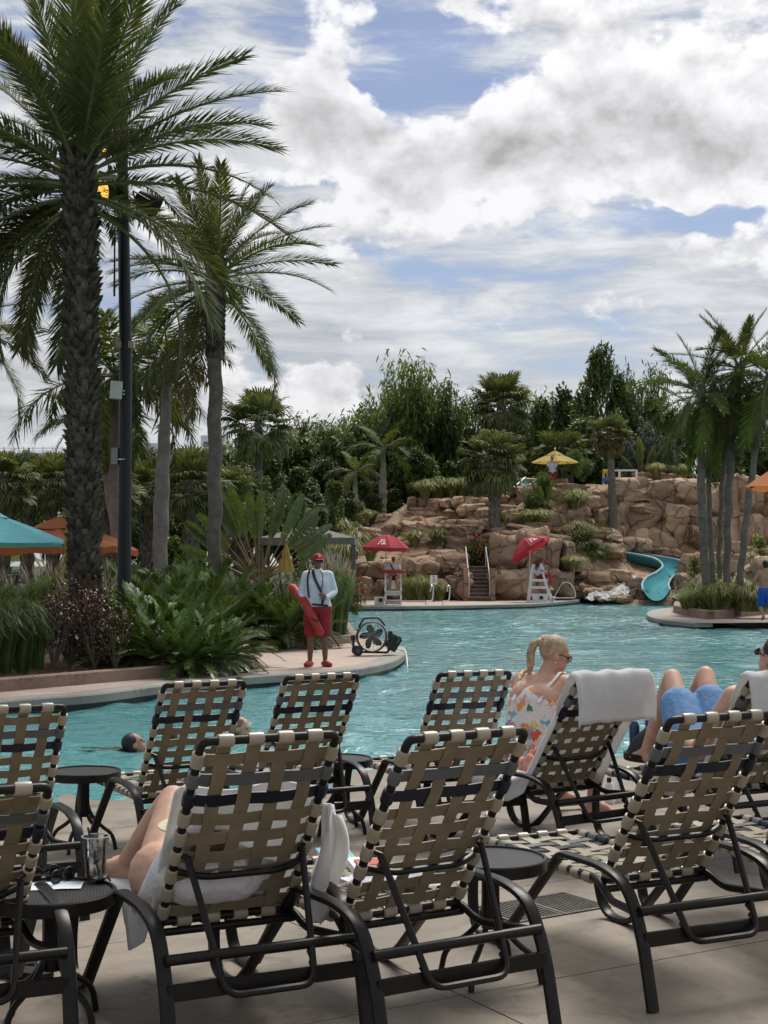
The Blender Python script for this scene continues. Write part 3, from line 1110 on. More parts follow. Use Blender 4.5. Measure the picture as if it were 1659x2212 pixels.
M_TRUNKP = mat('pale_smooth_trunk', (0.25, 0.225, 0.20), 0.9, var=0.2, vscale=3, bump=0.4, bscale=18, bdist=0.02)
M_TRUNKX = mat('boot_trunk', (0.14, 0.125, 0.105), 0.95, var=0.3, vscale=6, col2=(0.27, 0.245, 0.21), bump=0.6, bscale=25, bdist=0.02, island=0.3)
M_SHAFT = mat('green_crownshaft', (0.13, 0.17, 0.09), 0.5, var=0.2, vscale=3)
M_BARK = mat('tree_bark', (0.05, 0.042, 0.033), 0.95, var=0.3, bump=0.6, bscale=20, bdist=0.02)
M_FLOWR = mat('orange_red_flower', (0.55, 0.10, 0.05), 0.6, var=0.2, island=0.3)
M_FLOWY = mat('yellow_flower', (0.75, 0.62, 0.12), 0.6, var=0.15, island=0.2)

def leaf_strip(mb, p, d, up, L, w, droop=0.0, mi=0):
    """one pointed leaf of four triangles"""
    d = d.normalized()
    s = d.cross(up)
    if s.length < 1e-4:
        s = Vector((1, 0, 0))
    s.normalize()
    m = p + d * (L * 0.42) + Vector((0, 0, -droop * L * 0.12))
    e = p + d * L + Vector((0, 0, -droop * L * 0.55))
    mb.add([p - s * w * 0.18, p + s * w * 0.18, m + s * w * 0.5, m - s * w * 0.5, e], [(0, 1, 2, 3), (3, 2, 4)], mi)

def frond_mesh(name, L, n, ll, lw, droop, seed, mats, petiole=0.14, vee=0.35, stand=0.0, ragged=0.12, droopl=0.5, plume=False, curl=1.35):
    r = random.Random(seed)
    mb = MB()
    pts, K = [], 14
    p = Vector((0, 0, 0))
    side_bend = r.uniform(-0.12, 0.12)
    tang = []
    for i in range(K + 1):
        t = i / K
        th = -droop * t ** curl
        d = Vector((math.cos(th), math.sin(side_bend * t), math.sin(th))).normalized()
        pts.append(p.copy())
        tang.append(d)
        p = p + d * (L / K)
    mb.tube(pts, [0.030 * L / 3 * (1 - 0.9 * i / K) + 0.003 for i in range(K + 1)], 5, mi=1)
    for i in range(n):
        t = petiole + (1 - petiole) * (i + 0.5) / n
        k = min(K - 1, int(t * K))
        f = t * K - k
        q = pts[k].lerp(pts[k + 1], f)
        d = tang[k].lerp(tang[k + 1], f).normalized()
        q2 = (t - petiole) / (1 - petiole)
        ln = ll * (0.45 + 0.75 * math.sin(PI * (0.18 + 0.72 * q2))) * 0.9
        fw = lerp(0.55, 1.15, q2)
        up = Vector((0, 1, 0)).cross(d) * -1
        if up.z < 0:
            up = -up
        for s in (-1, 1):
            v = vee + r.uniform(-0.25, 0.25)
            if plume:
                v = r.uniform(-1.1, 1.1)
            dd = Vector((0, s, 0)) * math.cos(fw) + d * math.sin(fw) + up * v * 0.55
            dd += Vector((r.uniform(-1, 1), r.uniform(-1, 1), r.uniform(-1, 1))) * ragged
            if r.random() < 0.03:
                continue
            leaf_strip(mb, q, dd, up + Vector((0, 0, 0.3)), ln * r.uniform(0.85, 1.1), lw, droopl * r.uniform(0.3, 1.0))
    return mb.mesh(name, mats, smooth=False)

def fan_mesh(name, pet, rad, n, seed, mats, droop=0.9, spread=2.3):
    r = random.Random(seed)
    mb = MB()
    pts = []
    for i in range(7):
        t = i / 6
        pts.append(Vector((pet * t, 0, -0.18 * pet * t * t)))
    mb.tube(pts, [0.018 - 0.010 * i / 6 for i in range(7)], 5, mi=1)
    o = pts[-1]
    for i in range(n):
        a = -spread + 2 * spread * (i + 0.5) / n + r.uniform(-0.04, 0.04)
        R0 = rad * (0.72 + 0.28 * math.cos(a * 0.55)) * r.uniform(0.9, 1.06)
        d = Vector((math.cos(a), math.sin(a), 0.12 + 0.25 * abs(math.sin(a))))
        d.normalize()
        s = Vector((-math.sin(a), math.cos(a), 0))
        w = R0 * 1.15 * spread / n
        g = droop * r.uniform(0.6, 1.3)
        p1 = o + d * R0 * 0.45
        p2 = o + d * R0 * 0.75 + Vector((0, 0, -0.10 * g * R0))
        p3 = o + d * R0 * 0.93 + Vector((0, 0, -0.42 * g * R0))
        mb.add([o, p1 - s * w * 0.5, p1 + s * w * 0.5, p2 - s * w * 0.42, p2 + s * w * 0.42, p3], [(0, 1, 2), (1, 3, 4, 2), (3, 5, 4)])
    return mb.mesh(name, mats, smooth=False)

def trunk_line(a, b, bow, n=24, seed=0):
    a, b = Vector(a), Vector(b)
    r = random.Random(seed)
    side = Vector((r.uniform(-1, 1), r.uniform(-1, 1), 0))
    return [a.lerp(b, i / n) + Vector(bow) * math.sin(PI * i / n) + side * 0.03 * math.sin(i * 1.7) for i in range(n + 1)]

def rough_trunk(line, r0, r1, seed, boots=0, bl=0.2, bw=0.14, out=0.10, mat_=None, rings=0, bulge=0.0, flare=0.25):
    r = random.Random(seed)
    mb = MB()
    n = 22
    dens = resample(line, 0.09)
    m = len(dens)
    rows = []
    for i, p in enumerate(dens):
        t = i / (m - 1)
        rad = lerp(r0, r1, t) * (1 + flare * max(0, 1 - t * 7) ** 2 + bulge * math.sin(PI * min(1, t * 1.0)) ** 2)
        if rings:
            rad *= 1 + 0.025 * (i % 2) + r.uniform(-0.008, 0.008)
        row = []
        for j in range(n + 1):
            a = 2 * PI * (j % n) / n
            q = 0 if rings else 0.10 * mnoise.noise(Vector((math.cos(a) * 2, math.sin(a) * 2, p.z * 3 + seed)))
            row.append(p + Vector((math.cos(a), math.sin(a), 0)) * rad * (1 + q))
        rows.append(row)
    mb.grid(rows)
    if boots:
        L = sum((b - a).length for a, b in zip(line, line[1:]))
        nr = int(L / (bl * 0.55))
        sm = resample(line, L / nr)
        for i in range(min(nr, len(sm))):
            p = Vector(sm[i])
            t = i / nr
            rad = lerp(r0, r1, t) * (1 + flare * max(0, 1 - t * 7) ** 2)
            for j in range(boots):
                a = 2 * PI * (j + (i % 2) * 0.5) / boots + r.uniform(-0.12, 0.12)
                e = Vector((math.cos(a), math.sin(a), 0))
                s = Vector((-math.sin(a), math.cos(a), 0))
                h = bl * r.uniform(0.7, 1.15)
                o = rad * out * 6 * r.uniform(0.5, 1.25) * 0.17 / max(rad, 0.1) * rad + 0.02
                z = Vector((0, 0, 1))
                w = bw * r.uniform(0.8, 1.15)
                c = p + e * rad * 0.92
                tip = c + z * h + e * o * 1.6
                mb.add([c - s * w * 0.5, c + s * w * 0.5, c + s * w * 0.42 + z * h * 0.6 + e * o, c - s * w * 0.42 + z * h * 0.6 + e * o, tip + s * w * 0.25, tip - s * w * 0.25,
                        c + z * h * 0.95],
                       [(0, 1, 2, 3), (3, 2, 4, 5), (5, 4, 6), (1, 6, 4, 2), (0, 3, 5, 6)])
    return mb.mesh('trunk', mat_, smooth=True, angle=45)

def crown(root, top, n, meshes, e_hi, e_lo, seed, scale=1.0, name='frond', jitter=0.12, drop=0.25, clear=None):
    """fronds by golden angle, upright in the middle, hanging outside; meshes sorted from stiff to drooping"""
    r = random.Random(seed)
    for i in range(n):
        t = (i + 0.5) / n
        el = lerp(e_hi, e_lo, t ** 0.85) + r.uniform(-9, 9)
        az = i * 2.39996 + r.uniform(-0.25, 0.25)
        if clear is not None and t > clear and math.sin(az) < -0.55:
            az = az + 1.35 if math.cos(az) > 0 else az - 1.35
        if clear is not None and t > 0.55 and math.cos(az) > 0.0 and i % 4:
            continue
        k = min(len(meshes) - 1, max(0, int(t * len(meshes) + r.uniform(-0.4, 0.4))))
        s = scale * r.uniform(1 - jitter, 1 + jitter) * (0.8 + 0.2 * min(1, t * 4))
        me_ = meshes[k]
        if id(meshes) in DEAD and t > 0.8 and i % 3 == 1:
            me_ = DEAD[id(meshes)]
        link(name, me_, root, loc=Vector(top) + Vector((math.cos(az), math.sin(az), 0)) * 0.05 + Vector((0, 0, -drop * t)),
             rot=(r.uniform(-0.35, 0.35), -R(el), az), scale=s)

DATE = [frond_mesh('date_frond', 3.0, 105, 0.50, 0.029, dr, 10 + i, [M_PALM, M_RACH], vee=0.5) for i, dr in enumerate((0.35, 0.6, 0.85, 1.1, 1.35))]
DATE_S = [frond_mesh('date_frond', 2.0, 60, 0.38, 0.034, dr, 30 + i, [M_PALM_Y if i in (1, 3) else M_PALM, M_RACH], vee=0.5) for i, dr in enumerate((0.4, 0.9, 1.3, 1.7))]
FOX = [frond_mesh('foxtail_frond', 2.4, 70, 0.50, 0.055, dr, 50 + i, [M_PALM_Y if i != 1 else M_PALM, M_RACH], petiole=0.10, plume=True) for i, dr in enumerate((0.9, 1.4, 1.9))]
FANS = [fan_mesh('fan_leaf', 0.9, 1.0, 26, 70 + i, [M_FAN, M_RACH], dr) for i, dr in enumerate((0.5, 0.9, 1.4))]
FANS_Y = [FANS[0], fan_mesh('fan_leaf', 0.7, 1.0, 24, 80, [M_FAN_Y, M_RACH], 0.8), fan_mesh('fan_leaf', 0.7, 0.9, 22, 81, [M_FAN_Y, M_RACH], 1.6)]
M_DEAD = mat('browned_palm_leaf', (0.20, 0.145, 0.055), 0.7, var=0.3, vscale=2, col2=(0.13, 0.12, 0.04), island=0.3, transl=0.2)
DEAD = {id(DATE_S): frond_mesh('date_frond', 2.0, 52, 0.36, 0.030, 1.2, 61, [M_DEAD, M_RACH], vee=0.1, ragged=0.25), id(FOX): frond_mesh('foxtail_frond', 2.4, 60, 0.45, 0.05, 1.5, 62, [M_DEAD, M_RACH], plume=True), id(DATE): frond_mesh('date_frond', 3.0, 80, 0.48, 0.028, 1.3, 63, [M_DEAD, M_RACH], vee=0.1, ragged=0.2)}
CYC = [frond_mesh('cycad_frond', 1.15, 30, 0.19, 0.046, dr, 90 + i, [M_CYCAD, M_RACH], petiole=0.22, vee=0.35, ragged=0.05, droopl=0.15) for i, dr in enumerate((0.5, 0.8, 1.2))]
ARE = [frond_mesh('areca_frond', 1.7, 34, 0.38, 0.042, dr, 100 + i, [M_ARECA, M_RACH], petiole=0.28, vee=0.55, ragged=0.07) for i, dr in enumerate((0.5, 0.9, 1.3))]

def palm(name, label, base, top, Y, r0, r1, kind, n, meshes, e_hi, e_lo, seed, scale=1.0, bow=(0, 0, 0), group=None, base_z=None, drop=0.25, Yt=None, shaft=False, fname='frond', clear=None):
    b = at(base[0], base[1], Y)
    if base_z is not None:
        b.z = base_z
    t = at(top[0], top[1], Yt or Y)
    root = thing(name, label, 'palm tree', b, 0, group)
    line = [p - b for p in trunk_line(b - Vector((0, 0, 0.15)), t, bow, 24, seed)]
    if kind == 'date':
        me = rough_trunk(line, r0, r1, seed, boots=11, bl=0.20, bw=0.13, out=0.30, mat_=M_TRUNKD)
    elif kind == 'boot':
        me = rough_trunk(line, r0, r1, seed, boots=8, bl=0.34, bw=0.13, out=0.16, mat_=M_TRUNKX)
    elif kind == 'ring':
        me = rough_trunk(line, r0, r1, seed, rings=1, mat_=M_TRUNKG)
    else:
        me = rough_trunk(line, r0, r1, seed, rings=1, mat_=M_TRUNKP, bulge=0.35)
    link('trunk', me, root)
    tp = t - b
    if shaft:
        mb = MB()
        mb.lathe([(r1 * 1.02, -0.03), (r1 * 0.95, 0.3), (r1 * 0.6, 0.75), (r1 * 0.35, 1.0)], 14)
        mb.build('crownshaft', M_SHAFT, root, loc=tp)
        tp = tp + Vector((0, 0, 0.85))
    crown(root, tp, n, meshes, e_hi, e_lo, seed + 5, scale, fname, drop=drop, clear=clear)
    return root

BZ = 0.11
palm('date_palm', 'tallest thick-trunked date palm beside the black light pole', (186, 1320), (171, 330), 22.5, 0.200, 0.215, 'date', 76, DATE, 86, -34, 1, 1.06, base_z=BZ, drop=0.9, clear=0.45)
p2 = palm('date_palm', 'slimmer date palm standing behind the light pole and tallest palm', (463, 1230), (466, 575), 33, 0.16, 0.165, 'ring', 48, DATE, 82, -48, 2, 0.95, base_z=BZ, drop=0.7, clear=0.6)
me = rough_trunk([Vector((0, 0, -2.2)), Vector((0, 0, -1.0)), Vector((0, 0, 0.15))], 0.19, 0.225, 5, boots=10, bl=0.17, bw=0.13, out=0.09, mat_=M_TRUNKD, flare=0)
link('leaf_base_sheath', me, p2, loc=at(466, 575, 33) - Vector(p2.location))
palm('foxtail_palm', 'foxtail palm with a smooth bulging pale trunk', (345, 1262), (361, 835), 36, 0.155, 0.13, 'bulge', 12, FOX, 75, -30, 3, 0.95, bow=(-0.05, 0, 0), base_z=BZ, shaft=True)
palm('foxtail_palm', 'bushy foxtail palm whose trunk is half hidden by the light pole', (262, 1262), (248, 868), 38, 0.17, 0.16, 'bulge', 20, FOX, 75, -45, 4, 1.25, base_z=BZ, shaft=True)
palm('foxtail_palm', 'leaning grey palm trunk rising behind the orange umbrella', (292, 1262), (212, 900), 41, 0.17, 0.15, 'bulge', 8, FOX, 70, -20, 24, 0.9, base_z=BZ)
palm('date_palm', 'palm at the frame edge showing only its frond tips', (-110, 1260), (-105, 690), 34, 0.2, 0.2, 'ring', 24, DATE, 80, -40, 6, 0.85, base_z=BZ)
palm('fan_palm', 'slender fan palm rising above the traveller palm', (560, 1215), (559, 905), 55, 0.16, 0.14, 'ring', 44, FANS, 82, -60, 7, 0.92, base_z=BZ, fname='fan_leaf')
G_SAB = 'cabbage palms in the grove behind the umbrellas'
for k, (x, y, Y, s) in enumerate(((8, 1030, 47, .72), (118, 1035, 52, .76), (226, 1045, 49, .78), (415, 1040, 47, .8), (478, 1055, 50, .72), (60, 1060, 54, .72), (320, 1050, 53, .76), (520, 1065, 53, .7))):
    palm('cabbage_palm', 'cabbage palm with criss-cross leaf bases in the grove behind the umbrellas', (x + rnd.uniform(-6, 6), 1265), (x, y), Y, 0.21, 0.24, 'boot', 38, FANS, 80, -40, 200 + k, s, group=G_SAB, base_z=BZ, fname='fan_leaf')
palm('fan_palm', 'tall fan palm standing high above the rocks', (1086, 1025), (1083, 862), 80, 0.26, 0.28, 'ring', 52, FANS, 84, -50, 9, 1.12, fname='fan_leaf', drop=0.5)
palm('cabbage_palm', 'cabbage palm growing out of the middle of the rocks', (1069, 1172), (1066, 985), 69.5, 0.24, 0.28, 'boot', 60, FANS, 84, -55, 10, 0.98, fname='fan_leaf', drop=0.5)
palm('fan_palm', 'yellowing fan palm in front of the white railing', (1327, 1165), (1317, 935), 71, 0.24, 0.15, 'ring', 44, FANS_Y, 84, -60, 11, 0.66, fname='fan_leaf')
palm('fan_palm', 'squat fan palm behind the yellow umbrella', (1215, 1050), (1212, 985), 80, 0.25, 0.25, 'boot', 44, FANS, 84, -30, 12, 1.05, fname='fan_leaf')
palm('fan_palm', 'short dark fan palm behind the slide top railing', (1400, 1060), (1402, 1015), 79, 0.2, 0.2, 'boot', 30, FANS, 80, -20, 13, 0.75, fname='fan_leaf')
palm('foxtail_palm', 'small yellow-green foxtail palm left of the stone terraces', (769, 1136), (768, 1050), 74, 0.15, 0.11, 'bulge', 9, FOX, 75, -20, 14, 0.72, shaft=True)
palm('foxtail_palm', 'taller yellow-green foxtail palm left of the stone terraces', (826, 1125), (828, 1000), 77, 0.19, 0.14, 'bulge', 10, FOX, 75, -20, 15, 0.88, shaft=True)
palm('bottle_palm', 'thin curved little palm with an umbrella of drooping fronds', (697, 1210), (680, 1086), 45, 0.085, 0.045, 'ring', 10, DATE_S, 40, -10, 16, 0.26, bow=(-0.1, 0, 0), base_z=BZ)
palm('date_palm', 'low arching palm seen through the gap left of the thick trunk', (204, 1262), (200, 905), 46, 0.15, 0.15, 'ring', 20, DATE_S, 80, -20, 17, 0.9, base_z=BZ)
G_RC = 'palms of the leaning cluster in the right planter'
for k, (bx, by, tx, ty, Y, r0, nn, s, lb) in enumerate((
        (1531, 1318, 1517, 838, 44, 0.125, 30, 1.1, 'straightest thick-trunked palm of the cluster beside the teal slide'), (1547, 1318, 1534, 905, 45.5, 0.085, 18, 0.9, 'thin shorter palm pressed against the straightest trunk of the cluster'),
        (1553, 1318, 1578, 855, 46.2, 0.08, 20, 0.95, 'thin palm in the middle of the leaning cluster'), (1570, 1318, 1596, 785, 44.5, 0.115, 30, 1.1, 'thick palm leaning gently in the middle of the cluster'),
        (1592, 1318, 1662, 805, 43.5, 0.105, 26, 1.15, 'palm of the cluster leaning farthest over the beach entry'))):
    palm('clustered_date_palm', lb, (bx, by), (tx, ty), Y, r0, r0 * 0.95, 'ring', nn, DATE_S, 82, -62, 300 + k, s, group=G_RC, base_z=0.2, drop=0.4, bow=(-0.12, 0, 0))

# ---- ground level cycads, arecas
def rosette(name, label, cat, p, n, meshes, e_hi, e_lo, seed, scale, group=None, z=BZ, part='frond'):
    p = Vector((p[0], p[1], z))
    root = thing(name, label, cat, p, 0, group)
    mb = MB()
    mb.lathe([(0.10 * scale, -0.02), (0.11 * scale, 0.05), (0.05 * scale, 0.12)], 10)
    mb.build('stem', M_TRUNKX, root)
    crown(root, (0, 0, 0.08), n, meshes, e_hi, e_lo, seed, scale, part, jitter=0.2, drop=0.0)
    return root
G_CYC = 'cycads massed behind the kerb'
for k, (x, Y, s, n, e0) in enumerate(((300, 21.3, 0.76, 34, 80), (352, 21.0, 0.80, 34, 80), (410, 20.9, 0.76, 34, 80), (462, 21.6, 0.72, 34, 76), (330, 22.2, 0.9, 36, 85), (235, 21.5, 0.68, 26, 70), (395, 22.4, 0.92, 36, 85), (450, 22.8, 0.8, 32, 85), (500, 22.6, 0.62, 28, 80), (275, 22.6, 0.9, 30, 85), (360, 23.6, 1.05, 34, 88), (300, 24.0, 1.05, 30, 88), (420, 24.2, 0.9, 30, 88), (478, 21.2, 0.55, 26, 70))):
    rosette('cycad', 'arching dark green cycad massed behind the kerb at the foot of the light pole', 'cycad', at(x, 1400, Y), n, CYC, e0, -4, 400 + k, s, G_CYC)
G_ARE = 'feathery palms along the back of the bed'
for k, (x, Y, s) in enumerate(((400, 28, 0.85), (455, 27, 0.85), (520, 28, 0.72), (580, 28.5, 0.66), (490, 31, 0.95), (330, 27, 0.85), (555, 32, 0.75), (640, 30, 0.62), (430, 33, 1.15), (240, 30, 0.9), (615, 27.6, 0.6), (665, 28, 0.55))):
    rosette('areca_palm', 'feathery green palm clump growing at ground level between the cycads and the lifeguard', 'palm', at(x, 1350, Y), 30, ARE, 85, 5, 430 + k, s, G_ARE)

# ---- grass clumps
def grass_mesh(name, n, h, spread, mt, seed, plumes=0, w=0.012, arch=0.55):
    r = random.Random(seed)
    mb = MB()
    for i in range(n):
        a = r.uniform(0, 2 * PI)
        rr = r.uniform(0, 0.16) * spread
        lean = r.uniform(0.05, 1.0) * spread
        hh = h * r.uniform(0.6, 1.05)
        d = Vector((math.cos(a), math.sin(a), 0))
        s = Vector((-math.sin(a), math.cos(a), 0)) * w
        p0 = d * rr
        p1 = p0 + d * lean * 0.28 * hh + Vector((0, 0, hh * 0.62))
        p2 = p0 + d * lean * 0.62 * hh + Vector((0, 0, hh * (1.0 - arch * 0.35 * lean)))
        p3 = p0 + d * lean * 0.95 * hh + Vector((0, 0, hh * (1.0 - arch * 0.85 * lean)))
        mb.add([p0 - s, p0 + s, p1 + s, p1 - s, p2 - s * 0.7, p2 + s * 0.7, p3], [(0, 1, 2, 3), (3, 2, 5, 4), (4, 5, 6)])
    for i in range(plumes):
        a = r.uniform(0, 2 * PI)
        d = Vector((math.cos(a), math.sin(a), 0))
        q = d * r.uniform(0.15, 0.5) * spread * h
        b = Vector((0, 0, h * r.uniform(0.85, 1.1))) + q
        e = b + d * 0.12 + Vector((0, 0, 0.20))
        mb.tube([q * 0.2, b], 0.004, 4, mi=1)
        mb.tube([b, b.lerp(e, 0.4), e], [0.006, 0.017, 0.003], 5, mi=1)
    return mb.mesh(name, [mt, M_PLUME], smooth=False)
GR = [grass_mesh('grass_tuft', 620, 1.0, 0.95, M_GRASS, i) for i in range(3)]
GRD = [grass_mesh('grass_tuft', 650, 1.0, 0.60, M_GRASSD, 10 + i, w=0.008) for i in range(2)]
GRP = [grass_mesh('grass_tuft', 560, 1.0, 0.55, M_GRASSD, 20 + i, 16, w=0.008) for i in range(2)]
def tuft(label, group, px, py, Y, hpx, me, wide=1.0, z=None):
    p = at(px, py, Y)
    if z is not None:
        p.z = z
    s = hpx / ppm(Y)
    o = link('grass_clump', me, None, p, (0, 0, rnd.uniform(0, 6)), (s * wide, s * wide, s))
    return tag(o, label, 'grass', group)
G1 = 'fountain grasses growing on the rock terraces'
for (x, y, Y, h, wd) in ((918, 1078, 74, 38, 1.0), (945, 1076, 75, 42, 1.0), (975, 1074, 75, 38, 1.0), (1000, 1074, 75, 40, 1.0), (1030, 1072, 75, 38, 1.0), (1052, 1072, 75.5, 36, 1.0),
                         (895, 1182, 67.5, 34, 1.1), (945, 1180, 67.5, 36, 1.1), (1140, 1138, 69.5, 34, 1.2), (1165, 1136, 69.5, 34, 1.2), (1086, 1150, 70, 40, 0.8), (1242, 1106, 71.5, 46, 1.0),
                         (1418, 1032, 75, 30, 1.0), (1476, 1036, 75, 32, 1.0), (1240, 1232, 64.8, 30, 1.3), (1305, 1210, 67.5, 34, 1.0), (1282, 1215, 67, 26, 1.2), (790, 1132, 72, 30, 1.0), (730, 1175, 66, 50, 1.0),
                         (1245, 1168, 70, 40, 1.2), (1280, 1172, 70, 34, 1.2), (1310, 1170, 70, 28, 1.3), (1180, 1112, 71, 30, 1.0), (760, 1200, 64, 50, 1.1), (800, 1212, 64, 44, 1.0), (745, 1230, 62, 60, 1.1)):
    tuft('yellow-green fountain grass growing on the rock terraces', G1, x, y, Y, h * 1.12, rnd.choice(GR), wd * 1.15)
G2 = 'fountain grasses at the foot of the rocks'
for (x, y, Y, h) in ((885, 1297, 62.5, 52), (905, 1297, 62.5, 56), (928, 1297, 62.5, 54), (948, 1297, 63, 44), (1038, 1218, 66.5, 50), (1052, 1222, 66.5, 52)):
    tuft('tall fountain grass at the foot of the rocks beside the stone stairs', G2, x, y, Y, h, rnd.choice(GR), 0.9)
G3 = 'plumed grasses behind the lifeguard'
for (x, Y, h) in ((728, 29.2, 1.4), (738, 29.6, 1.3), (708, 29.0, 1.4), (696, 30.5, 1.45), (728, 31.5, 1.45), (742, 30.6, 1.2), (680, 29.0, 1.2), (715, 32, 1.5), (640, 28.0, 1.05), (610, 28.2, 1.0)):
    p = at(x, 1380, Y)
    tag(link('grass_clump', rnd.choice(GRP), None, (p.x, p.y, BZ), (0, 0, rnd.uniform(0, 6)), (h * 0.62, h * 0.62, h)), 'tall green grass with white plumes behind the lifeguard', 'grass', G3)
G4 = 'upright grasses by the kerb at the frame edge'
for (x, Y, h) in ((10, 19.6, 0.98), (48, 19.9, 1.02), (80, 20.3, 0.85), (-25, 19.3, 1.0), (25, 20.8, 1.05), (65, 21.2, 1.0)):
    p = at(x, 1440, Y)
    tag(link('grass_clump', rnd.choice(GRD), None, (p.x, p.y, BZ), (0, 0, rnd.uniform(0, 6)), (h * 0.9, h * 0.9, h)), 'upright dark green grass just behind the kerb, next to the bare twiggy shrubs', 'grass', G4)
G5 = 'plumed grasses in front of the blue umbrella'
for (x, Y, h) in ((115, 26.5, 1.35), (150, 25, 1.1), (225, 25.5, 1.1), (75, 27.5, 1.2), (240, 27, 1.3), (20, 28, 1.15)):
    p = at(x, 1350, Y)
    tag(link('grass_clump', rnd.choice(GRP), None, (p.x, p.y, BZ), (0, 0, rnd.uniform(0, 6)), (h * 0.9, h * 0.9, h)), 'plumed grass between the blue umbrella and the thick palm trunk', 'grass', G5)
G6 = 'grasses under the leaning palm cluster'
for (x, y, Y, h) in ((1482, 1316, 45, 38), (1500, 1318, 44.5, 44), (1525, 1320, 44, 52), (1545, 1322, 43.5, 60), (1565, 1322, 43.5, 62), (1500, 1312, 46, 50), (1610, 1322, 43, 56), (1632, 1320, 43, 58), (1650, 1319, 43, 54), (1585, 1318, 45.5, 74), (1535, 1315, 46, 70)):
    p = at(x, y, Y)
    s = h / ppm(Y)
    tag(link('grass_clump', rnd.choice(GR), None, (p.x, p.y, 0.2), (0, 0, rnd.uniform(0, 6)), (s * 1.3, s * 1.3, s)), 'green grass tuft under the leaning palm cluster', 'grass', G6)

# ---- leafy crowns
def leaf_ball(name, n, size, mt, seed, lobes=9, aspect=2.0, narrow=1.0, droop=0.4, hollow=0.55, flowers=None, nf=0):
    """crown in a box of radius 1 and height `aspect`, made of many leaves spread over lobes"""
    r = random.Random(seed)
    L = []
    for i in range(lobes):
        z = r.uniform(0.12, 0.9)
        rr = (1 - narrow * max(0, z - 0.25)) * r.uniform(0.25, 0.62)
        a = i * 2.4 + r.uniform(-0.4, 0.4)
        L.append((Vector((math.cos(a) * rr, math.sin(a) * rr, z * aspect)), r.uniform(0.26, 0.46) * (1 - 0.45 * narrow * z)))
    mb = MB()
    for i in range(n):
        c, q = r.choice(L)
        d = Vector((r.gauss(0, 1), r.gauss(0, 1), r.gauss(0, 1))).normalized()
        p = c + Vector((d.x, d.y, d.z * 1.15)) * q * r.uniform(hollow, 1.08)
        dd = (d * 0.7 + Vector((r.gauss(0, 0.5), r.gauss(0, 0.5), r.gauss(0, 0.4) - droop))).normalized()
        leaf_strip(mb, p, dd, Vector((r.gauss(0, 0.4), r.gauss(0, 0.4), 1)), size * r.uniform(0.7, 1.3), size * r.uniform(0.35, 0.6), 0.3)
    for i in range(nf):
        c, q = r.choice(L)
        d = Vector((r.gauss(0, 1), -abs(r.gauss(0, 1)), r.gauss(0.3, 1))).normalized()
        mb.ball(c + d * q * 1.08, size * 0.45, 6, 4, mi=1)
    return mb.mesh(name, [mt, flowers or mt], smooth=False), L
def plume_tree(name, n, size, mt, seed, aspect=3.2):
    """bamboo: many arching leafy culms"""
    r = random.Random(seed)
    mb = MB()
    for i in range(26):
        a = r.uniform(0, 2 * PI)
        h = aspect * r.uniform(0.62, 1.02)
        lean = r.uniform(0.1, 0.75)
        d = Vector((math.cos(a), math.sin(a), 0))
        pts = [d * (0.15 + lean * t * t) + Vector((0, 0, h * t * (1 - 0.10 * t * lean))) for t in [k / 8 for k in range(9)]]
        mb.tube(pts, [0.012 * (1 - 0.8 * k / 8) for k in range(9)], 4, mi=1)
        for k in range(n // 26):
            t = 1 - r.random() ** 1.4 * 0.85
            q = min(7, int(t * 8))
            p = pts[q].lerp(pts[q + 1], t * 8 - q)
            p = p + Vector((r.gauss(0, 1), r.gauss(0, 1), r.gauss(0, 0.8))) * 0.13
            dd = Vector((r.gauss(0, 1), r.gauss(0, 1), r.gauss(-0.5, 0.5))).normalized()
            leaf_strip(mb, p, dd, Vector((r.gauss(0, 0.4), r.gauss(0, 0.4), 1)), size * r.uniform(0.7, 1.4), size * 0.32, 0.5)
    return mb.mesh(name, [mt, M_BARK], smooth=False)
BALLS = [leaf_ball('crown', 5200, 0.105, M_LEAF if i % 2 == 0 else M_LEAF2, 500 + i, lobes=11)[0] for i in range(4)]
BAMB = [plume_tree('crown', 5200, 0.16, M_LEAF if i % 2 else M_LEAF2, 520 + i) for i in range(3)]
BUSH = [leaf_ball('leaves', 2200, 0.13, M_LEAF2 if i else M_LEAF, 540 + i, lobes=10, aspect=1.3, narrow=0.4)[0] for i in range(2)]
RBUSH = leaf_ball('leaves', 2000, 0.12, M_LEAF, 545, lobes=10, aspect=1.2, narrow=0.4, flowers=M_FLOWR, nf=90)[0]
YBUSH = leaf_ball('leaves', 1500, 0.14, M_LEAF2, 546, lobes=9, aspect=1.2, narrow=0.4, flowers=M_FLOWY, nf=40)[0]
CROT = leaf_ball('leaves', 900, 0.13, M_LEAF3, 547, lobes=9, aspect=1.5, narrow=-0.3, droop=0.0)[0]
SILV = leaf_ball('leaves', 2400, 0.14, M_LEAF4, 548, lobes=12, aspect=1.4, narrow=0.6)[0]

